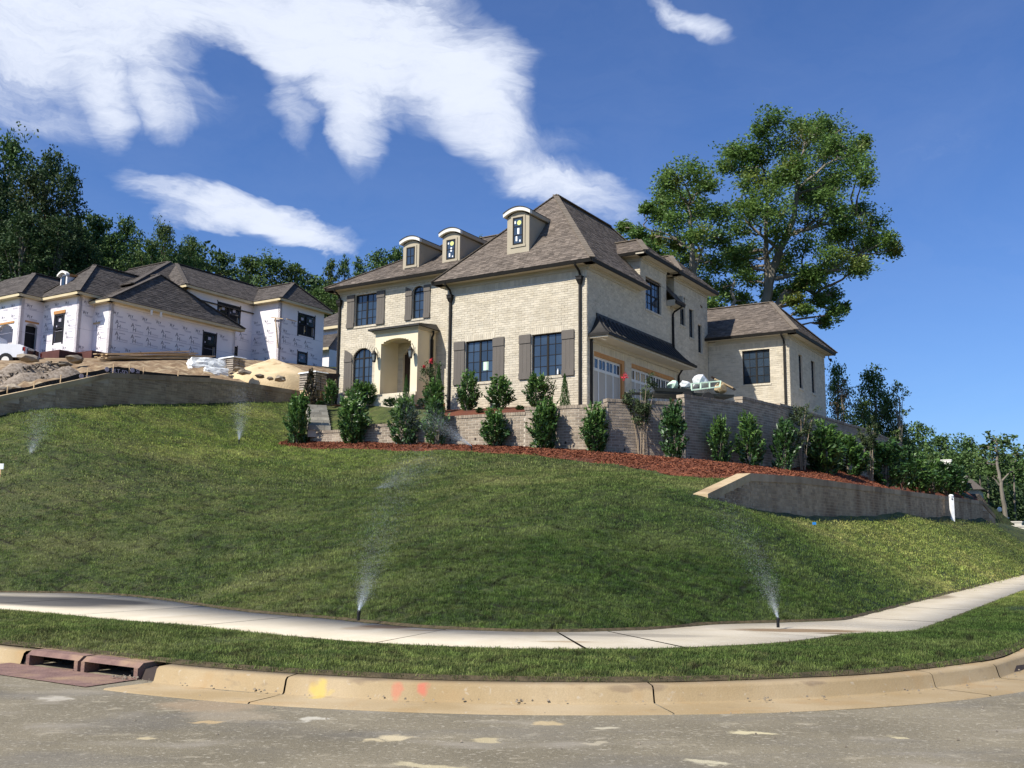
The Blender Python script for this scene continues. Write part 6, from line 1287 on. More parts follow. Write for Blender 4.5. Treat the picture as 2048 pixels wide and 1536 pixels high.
def generic_tree(seed, h, w, z0, nc, leaf, n_per, mat, bark, top_round=.8, hollow=.35, cl=None):
    """mesh pair for a broadleaf tree of height h, crown width w starting at z0"""
    R_ = random.Random(seed); cls = []; m = MB(); trunk = wob((0, 0, -.5), (R_.uniform(-.3, .3), 0, h*.88), 6, .25, R_); m.tube(trunk, [h*.017*(1-i/7)+.04 for i in range(7)], 7)
    for k in range(nc):
        f = (k+.5)/nc; z = z0+(h-z0)*(f*.92+.04); prof = math.sin(math.pi*min(1, .18+f*top_round))**.7; th = k*2.4+R_.uniform(-.4, .4); rr = w/2*prof*R_.uniform(.35, .85); s = cl or w*.20
        s *= R_.uniform(.75, 1.25); c = (math.cos(th)*rr, math.sin(th)*rr, z); cls.append((*c, s, s, s*.72)); i = min(5, max(0, int((z-.15*h)/h*6))); m.tube(wob(trunk[i], c, 3, .2, R_), [h*.006, h*.0045, h*.003, .02], 5)
    cls.append((trunk[-1][0], trunk[-1][1], h*.93, w*.14, w*.14, h*.07))
    o = m.build('trunk', bark); tm = o.data; bpy.data.objects.remove(o); return tree_mesh(cls, n_per, leaf, mat, seed, hollow), tm
def put_tree(pair, label, loc, sx, sz, rz, group, name='broadleaf_tree', cat='tree'):
    t = thing(name, label, cat, loc, rz, group); c = link('crown', pair[0], t); k = link('trunk', pair[1], t)
    for o in (c, k): o.scale = (sx, sx, sz)
    return t
def trees():
    dark = [generic_tree(100+i, 20, 9, 3, 22, .42, 330, 'leaf_dark', 'bark') for i in range(3)]
    mid = [generic_tree(200+i, 16, 9, 3, 20, .42, 300, 'leaf_wood', 'bark') for i in range(4)]
    spire = [generic_tree(300+i, 15, 5, 2, 16, .38, 260, 'leaf_wood', 'bark', cl=1.3) for i in range(2)]
    def line(x, ytop, Y, wpx, pair, H_, W_, label, name='broadleaf_tree', group=None, zb=None):
        p = at(x, ytop, Y); z = hill_z(p[0], p[1])-.4 if zb is None else zb; h = p[2]-z; put_tree(pair, label, (p[0], p[1], z), wpx*Y/F_/W_*1.12, h/H_, random.uniform(0, 6.28), group, name)
    G = 'tall trees on the hill behind the unfinished house'
    L = [(-40, 285, 90, 140, dark[2]), (22, 268, 92, 120, mid[0]), (70, 330, 86, 110, dark[0]), (103, 305, 90, 120, dark[1]), (140, 335, 88, 90, dark[2]), (-10, 360, 84, 120, dark[1]), (50, 420, 82, 120, dark[2]), (120, 430, 84, 110, dark[0]), (200, 428, 94, 100, mid[1]), (255, 440, 95, 90, mid[2]), (230, 470, 90, 100, mid[3]), (330, 445, 96, 70, mid[0]), (303, 480, 93, 80, mid[2]), (383, 476, 98, 74, mid[3]), (395, 515, 100, 60, mid[1]), (175, 480, 86, 90, dark[2])]
    where = ['cut by the left edge, tallest and dark', 'leafy light-topped, at the upper left corner of the woods', 'dark, behind the first roof dormer', 'dark, tallest of the clump left of the sky gap', 'dark, at the right edge of the tall left clump', 'dark, low behind the left roof', 'dark, directly above the little white dormer', 'dark, above the bay roof ridge', 'mid-green, first right of the tall dark clump', 'mid-green, above the highest unfinished roof', 'mid-green, low behind the highest roof', 'rounded, above the middle of the unfinished roofs', 'low, left of the rounded crown', 'rounded, right end of the left wood before the sky gap', 'small, at the right foot of the left wood', 'dark, filling between the tall and mid-green trees']
    for (x, y, Y, w, pr), wh in zip(L, where):
        H_, W_ = (20, 9) if pr in dark else (16, 9); line(x, y, Y, w, pr, H_, W_, 'tree '+wh, group=G)
    L = [(448, 502, 108, 56, mid[1], 'small-crowned, left start of the middle wood'), (500, 512, 110, 70, mid[2], 'rounded, above the low ridge of the two-storey part'), (545, 512, 110, 70, mid[0], 'broad, highest of the middle wood'), (590, 530, 112, 62, mid[3], 'yellowish, right of the highest middle crown'), (628, 552, 114, 60, mid[1], 'low, right above the two-storey corner'),
         (662, 520, 110, 34, spire[0], 'narrow, first spire before the finished house'), (690, 512, 111, 30, spire[1], 'narrow, second spire before the finished house'), (718, 516, 109, 34, spire[0], 'narrow, third spire, touching the long eave'), (645, 575, 100, 60, mid[2], 'bushy, low between the two houses'), (690, 570, 98, 60, mid[0], 'bushy, directly left of the long eave'), (610, 585, 100, 60, mid[3], 'bushy, behind the right hip of the unfinished roof'),
         (758, 505, 104, 56, mid[3], 'rounded, behind the left hip of the finished roof'), (795, 492, 104, 50, mid[1], 'leafy, touching the leftmost dormer'), (835, 488, 104, 40, spire[1], 'narrow, peeping between the two left dormers'), (960, 476, 104, 30, spire[0], 'its tip just above the main ridge behind the middle dormer')]
    for (x, y, Y, w, pr, wh) in L: H_, W_ = (15, 5) if pr in spire else (16, 9); line(x, y, Y, w*(1.15 if pr in spire else 1.55), pr, H_, W_, 'tree '+wh, group='trees in the middle distance between the two houses')
    # the big tree behind the wing
    def big(name, label, Yb, base, trunks, limbs, blobs, seed, mat='leaf_tree', leaf=.30, npc=420):
        t = thing(name, label, 'tree', at(*base, Yb)); o = np.array(t.location); R_ = random.Random(seed); m = MB()
        P_ = lambda x, y, dy=0: at(x, y, Yb+dy)-o
        nodes = []
        for path_, r0, r1 in trunks:
            pts = [P_(*q) for q in path_]; fine = []
            for a, b in zip(pts, pts[1:]): fine += [a+(b-a)*k/4 for k in range(4)]
            fine.append(pts[-1]); rr = [r0+(r1-r0)*i/(len(fine)-1) for i in range(len(fine))]
            m.tube([f+np.array([R_.uniform(-.06, .06), 0, 0]) for f in fine], rr, 8); nodes += [(f, r) for f, r in zip(fine, rr)]
        m.build('trunk', 'bark_pale', t)
        for path_, r0, r1 in limbs:
            m = MB(); pts = [P_(*q) for q in path_]; fine = []
            for a, b in zip(pts, pts[1:]): fine += [a+(b-a)*k/3+np.array([0, 0, R_.uniform(-.08, .08)]) for k in range(3)]
            fine.append(pts[-1]); m.tube(fine, [r0+(r1-r0)*i/(len(fine)-1) for i in range(len(fine))], 7); m.build('limb', 'bark_pale', t); nodes += [(f, r0*.6) for f in fine]
        cls = []; tw = MB()
        for (x, y, rx, ry) in blobs:
            dy = R_.uniform(-4.2, 4.2); c = P_(x, y, dy); s = Yb/F_; cls.append((*c, rx*s, rx*s*.95, ry*s))
            cand = [n for n in nodes if n[0][2] < c[2]-.4] or nodes; q, r = min(cand, key=lambda n_: np.linalg.norm(n_[0]-c)); pts = wob(q, c, 5, .22, R_); tw.tube(pts, [min(r, .13)*(1-.14*i) for i in range(6)], 5)
            for k in range(3): e = c+np.array([R_.uniform(-1, 1)*rx*s*.8, R_.uniform(-1, 1)*rx*s*.6, R_.uniform(-.3, .9)*ry*s]); tw.tube(wob(pts[4], e, 3, .15, R_), [.045, .035, .022, .01], 4)
        tw.build('branches', 'bark', t, 'stuff'); link('crown', tree_mesh(cls, npc, leaf, mat, seed, .15), t); return t
    blobsA = [(1545, 238, 26, 20), (1522, 262, 20, 16), (1595, 252, 26, 18), (1560, 285, 34, 24), (1510, 300, 34, 22), (1470, 302, 30, 22), (1452, 335, 22, 18), (1620, 268, 34, 26), (1665, 262, 34, 24), (1590, 310, 36, 26), (1640, 310, 40, 28), (1690, 300, 30, 28), (1725, 285, 16, 18), (1715, 330, 28, 26), (1732, 355, 16, 26), (1680, 350, 34, 24),
              (1630, 360, 36, 26), (1575, 350, 34, 24), (1500, 345, 30, 18), (1535, 385, 34, 22), (1600, 400, 40, 26), (1655, 395, 36, 22), (1560, 430, 40, 26), (1620, 445, 40, 24), (1680, 425, 26, 22), (1720, 420, 22, 16), (1700, 460, 34, 24), (1745, 445, 24, 24), (1740, 485, 26, 22), (1778, 478, 18, 22), (1785, 500, 14, 14), (1660, 485, 34, 22), (1610, 490, 34, 20),
              (1700, 510, 30, 20), (1660, 535, 30, 18), (1720, 530, 18, 14), (1620, 540, 30, 18), (1570, 520, 28, 18), (1500, 420, 32, 22), (1480, 460, 32, 22), (1510, 500, 30, 20), (1470, 520, 30, 20), (1500, 560, 28, 18), (1600, 570, 26, 14), (1640, 600, 22, 14), (1665, 590, 18, 16), (1672, 625, 15, 16), (1650, 645, 12, 14), (1610, 620, 16, 10), (1590, 600, 20, 12), (1540, 590, 20, 12), (1690, 615, 8, 10), (1630, 560, 22, 14), (1560, 470, 24, 18)]
    R9 = random.Random(9); extraA = [(a+R9.uniform(-32, 32), b+R9.uniform(-26, 26), 26, 19) for a, b, c, d in blobsA if R9.random() < .75 and c > 24 and b > 255]
    big('large_tree', 'largest tree, with pale forked trunk and spreading crown, right behind the wing roof', 68, (1528, 880),
        [([(1528, 880), (1530, 700), (1532, 600), (1545, 540), (1566, 485), (1590, 430), (1598, 350), (1610, 290)], .46, .08), ([(1535, 590), (1534, 530), (1530, 470), (1535, 400), (1525, 330)], .26, .05)],
        [([(1548, 620), (1575, 585), (1605, 572), (1630, 590), (1640, 612)], .30, .10), ([(1540, 560), (1600, 545), (1660, 540), (1700, 520)], .16, .05), ([(1575, 470), (1640, 450), (1700, 440), (1760, 470)], .16, .04), ([(1560, 500), (1500, 450), (1470, 420)], .14, .04), ([(1595, 380), (1650, 330), (1700, 310)], .12, .04)], [(a, b, c*1.12, d*1.12) for a, b, c, d in blobsA+extraA], 11, npc=900, leaf=.21)
    blobsB = [(1375, 345, 34, 24), (1340, 365, 24, 22), (1410, 370, 24, 20), (1330, 400, 24, 22), (1365, 400, 34, 24), (1320, 430, 20, 16), (1400, 420, 30, 22), (1296, 418, 12, 10), (1350, 445, 30, 20), (1440, 430, 24, 20), (1395, 470, 30, 22), (1440, 480, 26, 22), (1350, 490, 24, 18), (1310, 480, 22, 16), (1275, 470, 20, 14), (1250, 455, 14, 10), (1290, 500, 24, 16), (1330, 520, 26, 16), (1380, 520, 30, 20), (1430, 530, 30, 22), (1400, 570, 28, 18), (1445, 580, 30, 20), (1480, 600, 24, 14), (1420, 610, 24, 14)]
    big('large_tree', 'second large tree with a slender trunk, left of the biggest tree', 64, (1392, 880),
        [([(1395, 880), (1394, 620), (1385, 540), (1384, 480), (1378, 410)], .34, .08)], [([(1387, 545), (1400, 510), (1412, 470)], .12, .04), ([(1455, 640), (1470, 600), (1462, 585), (1470, 560)], .14, .05), ([(1385, 500), (1340, 470), (1290, 455)], .10, .03)], [(a, b, c*1.15, d*1.15) for a, b, c, d in blobsB], 12, 'leaf_tree', .21, 1200)
    # trees below the right-hand end
    rt = [generic_tree(400+i, 12, 6, 2, 20, .30, 300, 'leaf_wood', 'bark', cl=1.3) for i in range(3)]
    for (x, y, Y, w, k, lab) in [(1672, 728, 74, 60, 0, 'tree half hidden by the far right corner of the wing'), (1745, 735, 72, 90, 1, 'round-topped tree right of the wing, before the open sky'), (1720, 800, 70, 80, 2, 'lower tree beside the sloping end of the main wall'), (1775, 800, 72, 60, 0, 'leafy tree between the round-topped tree and the thin one'), (1800, 850, 72, 70, 1, 'bushy tree under the thin pale tree')]:
        line(x, y, Y, w, rt[k], 12, 6, lab, group='trees right of the wing', zb=3)
    bt = generic_tree(450, 12, 3.2, 6.5, 9, .26, 60, 'leaf_wood', 'bark_pale', cl=.7); line(1795, 760, 70, 46, bt, 12, 3.2, 'thin tree with bare pale trunk and sparse top, against the sky right of the wing', name='thin_tree', zb=2.5)
    bd = generic_tree(451, 12, 4, 3, 14, .26, 90, 'leaf_brown', 'bark_tan', cl=.9); line(1683, 760, 71, 44, bd, 12, 4, 'brownish dying tree beside the far right corner of the wing', name='dead_tree', zb=3)
    fr_ = [generic_tree(500+i, 16, 10, 2, 20, .55, 230, 'leaf_wood', 'bark', cl=2.2) for i in range(3)]
    k = 0
    for (x, y, Y, w) in [(1835, 850, 120, 80), (1880, 868, 135, 90), (1930, 878, 145, 90), (1815, 885, 105, 80), (1865, 905, 110, 90), (1925, 905, 118, 90), (1960, 900, 130, 80), (2010, 905, 120, 90), (2060, 900, 120, 100), (1900, 930, 125, 90), (1985, 925, 105, 70), (1780, 880, 100, 80), (1740, 890, 96, 90), (1700, 870, 100, 90), (1655, 850, 98, 70)]:
        place = ['above the left far chimney', 'above the far roofs', 'right of the far roofs', 'over the middle of the right hedge', 'just left of the far chimney', 'behind the second far roof', 'left of the tall pine-like tree', 'at the right edge of the wood', 'cut by the right picture edge', 'between the far roofs and the white post', 'low, left of the pale leaning trunk', 'behind the third myrtle', 'behind the end of the main wall', 'behind the sloping cap of the main wall', 'behind the rear corner of the wing'][k]
        line(x, y, Y, w, fr_[k % 3], 16, 10, 'distant woodland tree '+place, group='woodland on the far right'); k += 1
    big('tall_tree', 'tall tree with leaning bare pale trunk at the right edge, above the far wood', 92, (2012, 1045), [([(2012, 1045), (2007, 1000), (2002, 965), (1995, 930), (1992, 895)], .22, .08)], [([(2004, 975), (1985, 955)], .1, .05), ([(2002, 965), (2025, 940)], .1, .04)],
        [(1990, 880, 26, 14), (1970, 895, 18, 12), (2015, 885, 22, 12), (1995, 905, 30, 14), (2035, 905, 26, 16), (1970, 925, 26, 16), (2010, 930, 32, 18), (2045, 935, 26, 20), (1990, 950, 24, 14)], 13, 'leaf_wood', .34, 200)
    # trunks in the shade at the right edge
    m0 = None
    for i, (x, lab) in enumerate(((1962, 'thin dark trunk standing in the shade just right of the low wall'), (1978, 'thin pale trunk left of the leaning one'), (2030, 'slim dark trunk near the right picture edge'))):
        p = at(x, 1045, 96); q = at(x-2, 950, 96); m = MB(); m.tube([p-np.array([0, 0, 2]), (p+q)/2, q], [.12, .10, .06], 6); t = thing('bare_trunk', lab, 'tree trunk', (p[0], p[1], p[2]-2), 0, 'bare trunks at the right'); m.v = [(a-p[0], b-p[1], c-p[2]+2) for a, b, c in m.v]; m.build('trunk', 'bark_pale' if i == 1 else 'bark', t)
    # dense shaded wood behind the right edge and beyond the crowns
    N_ = 60000; r_ = rng; X_ = []
    def mass(name, label, cx, n, leaf, mat):
        c = np.array(cx); V = quad_leaves(c, unit(r_.normal(size=(len(c), 3))), leaf*r_.uniform(.6, 1.4, (len(c), 1)), leaf*.6); tag(link(name, np_mesh(name, V, np.arange(4*len(c)).reshape(-1, 4), mat, r_.random(len(c))), None, 'stuff'), label, 'woods')
    pts = []
    for k in range(150):
        x = r_.uniform(1650, 2300); Y = r_.uniform(125, 175); top = 905+max(0, (x-1850))*.06+r_.uniform(-8, 30); q = at(x, top, Y); R_ = r_.uniform(2.5, 4.5); s = unit(r_.normal(size=(240, 3)))*R_*r_.uniform(.6, 1, (240, 1)); pts.append(q-np.array([0, 0, R_])+s)
        for d in (1, 2, 3): s = unit(r_.normal(size=(150, 3)))*R_; pts.append(q-np.array([0, 0, R_+d*3.2])+s)
    mass('far_woods', 'dense dark mass of woodland covering the far hillside on the right', np.concatenate(pts), 0, .75, 'leaf_wood')
    pts = []
    for k in range(70):
        x = r_.uniform(1930, 2250); Y = r_.uniform(96, 112); top = r_.uniform(945, 1030); q = at(x, top, Y); R_ = r_.uniform(1.5, 2.8); s = unit(r_.normal(size=(260, 3)))*R_*r_.uniform(.6, 1, (260, 1)); pts.append(q-np.array([0, 0, R_])+s)
    mass('undergrowth', 'dark green undergrowth below the crowns at the right edge', np.concatenate(pts), 0, .4, 'leaf_dark')
    pts = []
    for k in range(190):
        x = r_.uniform(-250, 760); Y = r_.uniform(100, 122); top = (480 if x < 420 else 545)+r_.uniform(0, 70)+(0 if x > 180 else -60); q = at(x, top, Y); R_ = r_.uniform(2.2, 4); s = unit(r_.normal(size=(230, 3)))*R_*r_.uniform(.6, 1, (230, 1)); pts.append(q-np.array([0, 0, R_])+s)
        for d in (1, 2, 3): s = unit(r_.normal(size=(110, 3)))*R_; pts.append(q-np.array([0, 0, R_+d*3])+s)
    mass('far_woods', 'dense dark wood filling in behind the tall trees on the left hill', np.concatenate(pts), 0, .6, 'leaf_dark')
    # far houses on the right
    for i, (x, y, Y, w, lab) in enumerate(((1853, 945, 92, 3.2, 'distant grey-roofed house with a tall pale chimney, above the right hedge'), (1890, 958, 94, 3.0, 'distant grey-roofed house with a small chimney, right of the taller chimney'), (1950, 1012, 90, 1.6, 'distant steep grey roof half hidden at the end of the right hedge'))):
        b = at(x, y, Y); t = thing('distant_house', lab, 'house', (b[0], b[1], b[2]-5), -.5, 'far houses beyond the right hedge')
        m = MB(); m.box(-w, w, -2, 3, 0, 4.0); m.build('wall', 'facade_mortar', t)
        m = MB(); m.add([(-w-.4, -2.4, 3.9), (w+.4, -2.4, 3.9), (w+.4, 3.4, 3.9), (-w-.4, 3.4, 3.9), (-w+2, .5, 6.1), (w-2, .5, 6.1)], [(0, 1, 5, 4), (1, 2, 5), (2, 3, 4, 5), (3, 0, 4), (0, 3, 2, 1)]); r = m.build('roof', 'shingle_dark', t)
        if i < 2: m = MB(); c = -1.7 if i == 0 else .2; m.box(c-.45, c+.45, -.3, .5, 4.5, 6.9-i*.2); m.box(c-.48, c+.48, -.33, .53, 6.9-i*.2, 7.0-i*.2); m.build('chimney', 'trim_white', r)
        m = MB(); m.box(-.5, .5, -2.03, -1.98, 1.5, 3); m.build('window', 'glass_dark', t)
    # low retaining blocks beyond the end of the lawn
    for (x, y, Y, w, h, lab) in ((1985, 1034, 74, 1.1, .5, 'nearest grey block wall beyond the end of the low dark wall'), (2008, 1042, 72, 1.3, .45, 'middle grey block wall in front of the leaning trunk'), (2034, 1050, 66, 1.5, .5, 'long pale block wall at the right edge behind the lawn')):
        p = at(x, y, Y); t = thing('block_wall', lab, 'block wall', p, -.9, 'low block walls at the right edge')
        for r in range(2):
            for q in range(5): m = MB(); m.box(-w+q*w*.4, -w+(q+1)*w*.4-.02, -.12, .12, -h+r*h/2-.1, -h+(r+1)*h/2-.12); m.build('block', 'drive_concrete', t)
        m = MB(); m.box(-w-.05, w+.05, -.16, .16, -.118, -.02); m.build('cap', 'drive_concrete', t)
    p = at(1999, 1019, 84); t = thing('street_lamp', 'small dark street lamp with pale globe in front of the shaded wood at the right', 'street lamp', (p[0], p[1], p[2]-2.6))
    m = MB(); m.tube([(0, 0, 0), (0, 0, 2.4)], [.05, .035], 8); m.build('post', 'fabric_black', t); m = MB(); m.tube([(0, 0, 2.4), (0, 0, 2.5), (0, 0, 2.7), (0, 0, 2.8)], [.1, .17, .17, .06], 10); m.build('globe', 'trim_white', t)
trees()

# ------------------------------------------------------------------ small things on the lawn and at the kerb
p = at(1905, 1038, 50.8); t = thing('utility_post', 'short white post with a rounded cap standing on the right lawn before the low wall', 'post', p)
m = MB(); m.box(-.085, .085, -.085, .085, -.2, 1.12); m.build('post_body', 'white_post', t); m = MB(); m.tube([(0, 0, 1.12), (0, 0, 1.18), (0, 0, 1.23)], [.12, .12, .07], 12); m.build('cap', 'white_post', t); m = MB(); m.tube([(0, -.10, 1.0), (0, -.08, 1.0)], .04, 8); m.build('knob', 'iron', t)
p = at(2, 935, 30.5); t = thing('marker_sign', 'small pale sign plate on a stake, cut off by the left edge of the lawn', 'sign', p); m = MB(); m.box(-.1, .08, -.01, .01, -.05, .12); m.build('plate', 'paper_white', t); m = MB(); m.box(-.015, .015, -.01, .01, -.35, -.05); m.build('stake', 'lumber', t)
p = at(1629, 1048, 27.5); m = MB(); m.box(p[0]-.05, p[0]+.04, p[1]-.02, p[1]+.03, p[2]-.02, p[2]+.05)
bpy_blue = mk('blue_scrap', (.02, .22, .62), (.03, .3, .7)); tag(m.build('litter', 'blue_scrap'), 'tiny bright blue scrap lying on the right lawn below the low wall', 'litter')
def sprinkler(label, x, y, Y, jet, n, spread, size=.010, z=None):
    p = at(x, y, Y) if z is None else at(x, y, Y); t = thing('sprinkler', label, 'sprinkler', p, 0, 'pop-up lawn sprinklers')
    s = 1.0; m = MB(); m.tube([(0, 0, -.06), (0, 0, .04*s)], .024, 10); m.build('riser', 'sprinkler_black', t); m = MB(); m.tube([(0, 0, .04), (.005, 0, .075), (.01, 0, .09)], [.028, .028, .018], 10); m.build('nozzle', 'sprinkler_black', t)
    n = int(n*3.8); size *= .5; P0_ = np.array([0, 0, .09]); pts = [P0_]+[at(a, b, c)-p for a, b, c in jet]; pts = np.array(pts); u = rng.random(n)**1.15; k = len(pts)-1; c = np.stack([np.interp(u*k, range(k+1), pts[:, i]) for i in range(3)], 1); c += rng.normal(size=(n, 3))*(spread*u[:, None]**1.15+.006)
    V = quad_leaves(c, unit(rng.normal(size=(n, 3))), size*rng.uniform(.6, 1.6, (n, 1)), size*rng.uniform(.6, 1.4, (n, 1))); link('water_spray', np_mesh('water_spray', V, np.arange(4*n).reshape(n, 4), 'water_drops', rng.random(n)), t, 'stuff'); return t
sprinkler('black sprinkler at the pavement edge, left of centre, jetting up the bank', 717, 1233, 15.9, [(728, 1185, 16.0), (740, 1140, 16.3), (760, 1060, 17.2), (790, 990, 19), (815, 930, 21)], 4200, .34, .012)
sprinkler('black sprinkler halfway up the lawn, spraying towards the upper right', 748, 987, 29.5, [(775, 972, 29.3), (805, 950, 29.0), (840, 930, 28.8), (880, 915, 28.6)], 2200, .42, .018)
sprinkler('black sprinkler at the pavement edge on the right, jetting up to the left', 1556, 1247, 16.0, [(1545, 1200, 16.1), (1533, 1160, 16.4), (1510, 1110, 17.2), (1470, 1050, 18.5), (1435, 1010, 19.5)], 3200, .28, .011)
sprinkler('black sprinkler at the front edge of the red mulch, spraying up to the left', 943, 897, 35.2, [(915, 874, 35.0), (885, 852, 34.8), (855, 835, 34.8), (800, 820, 35)], 3000, .38, .022)
sprinkler('sprinkler high on the left lawn with a tall thin plume', 478, 884, 36.6, [(480, 860, 36.5), (480, 835, 36.4), (484, 800, 36.3), (482, 770, 36.3)], 2600, .34, .020)
sprinkler('sprinkler at the far left of the lawn with a leaning plume', 60, 918, 32.0, [(66, 890, 31.8), (76, 860, 31.6), (84, 825, 31.5), (90, 790, 31.5)], 2600, .42, .018)

# storm drain inlet let into the kerb at the left
def inlet():
    t = thing('storm_drain', 'rusty brown double storm drain inlet set into the kerb at the left edge', 'storm drain')
    def seg(t0, t1, nm):
        fr = lambda s, z, r: (*path(t0+(t1-t0)*s, r), z)
        m = MB(); L = 1.0
        def b(s0, s1, z0, z1, r0, r1): m.hexa([fr(s0, z0, r1), fr(s1, z0, r1), fr(s1, z0, r0), fr(s0, z0, r0), fr(s0, z1, r1), fr(s1, z1, r1), fr(s1, z1, r0), fr(s0, z1, r0)])
        m2 = m
        m.hexa([fr(.01, .115, 8.13), fr(.99, .115, 8.13), fr(.99, .115, 7.9), fr(.01, .115, 7.9), fr(.01, .165, 8.07), fr(.99, .165, 8.07), fr(.99, .175, 7.62), fr(.01, .175, 7.62)])
        b(.01, .075, -.12, .115, 7.95, 8.14); b(.925, .99, -.12, .115, 7.95, 8.14); o = m.build('inlet_frame', 'inlet_iron', t)
        m = MB(); m.hexa([fr(.075, -.14, 8.16), fr(.925, -.14, 8.16), fr(.925, -.14, 8.1), fr(.075, -.14, 8.1), fr(.075, -.02, 8.15), fr(.925, .01, 8.15), fr(.925, .01, 8.09), fr(.075, -.02, 8.09)]); m.build('throat_lip', 'inlet_iron', o)
        m = MB(); m.hexa([fr(.075, -.5, 7.70), fr(.925, -.5, 7.70), fr(.925, -.5, 7.65), fr(.075, -.5, 7.65), fr(.075, .114, 7.70), fr(.925, .114, 7.70), fr(.925, .114, 7.65), fr(.075, .114, 7.65)]); m.build('chamber_wall', 'dark_interior', o)
        m = MB(); m.hexa([fr(.45, -.3, 7.80), fr(.925, -.3, 7.80), fr(.925, -.3, 7.70), fr(.45, -.3, 7.70), fr(.45, .02, 7.80), fr(.925, .03, 7.80), fr(.925, .03, 7.70), fr(.45, .02, 7.70)]); m.build('chamber_ledge', 'inlet_iron', o)
        m = MB(); m.hexa([fr(.075, -.52, 8.1), fr(.925, -.52, 8.1), fr(.925, -.52, 7.65), fr(.075, -.52, 7.65), fr(.075, -.5, 8.1), fr(.925, -.5, 8.1), fr(.925, -.5, 7.65), fr(.075, -.5, 7.65)]); m.build('chamber_floor', 'dark_interior', o)
    seg(-1.05, -.02, 1); seg(-2.12, -1.09, 2)
    V = []; 
    T = np.linspace(-2.4, .0, 20)
    for q in T:
        d = math.sin(math.pi*min(1, max(0, (q+2.4)/2.4)))**.5
        for r, z in ((8.80, -.001), (8.5, .001), (8.16, .004)): V.append((*path(q, r), z))
    n = 3; link('apron', np_mesh('apron', V, [(k*n+j, k*n+j+1, (k+1)*n+j+1, (k+1)*n+j) for k in range(19) for j in range(n-1)], 'inlet_iron'), t)
    V = []; T = np.linspace(-2.3, .1, 20)
    for q in T:
        for r in (7.92, 7.5): V.append((*path(q, r), .172))
    link('soil_strip', np_mesh('soil_strip', V, [(2*k, 2*k+1, 2*k+3, 2*k+2) for k in range(19)], 'kerb_concrete'), t)
inlet()
def grit():
    m = MB(); import itertools
    for k in range(260):
        q = random.uniform(-.3, 1.6); r = random.choice((random.gauss(8.22, .05), random.gauss(8.22, .05), random.uniform(8.2, 10.6))); p = path(q, r); s = random.uniform(.004, .014); z = .02 if r < 8.6 else -.005
        m.hexa([(p[0]-s, p[1]-s, z), (p[0]+s, p[1]-s*.7, z), (p[0]+s*.8, p[1]+s, z), (p[0]-s*.9, p[1]+s*.8, z), (p[0]-s*.5, p[1]-s*.5, z+s*1.2), (p[0]+s*.6, p[1]-s*.4, z+s), (p[0]+s*.4, p[1]+s*.6, z+s*1.3), (p[0]-s*.6, p[1]+s*.5, z+s)])
    tag(m.build('street_grit', 'rock', None, 'stuff'), 'scattered small stones and dirt crumbs along the gutter', 'grit')
grit()

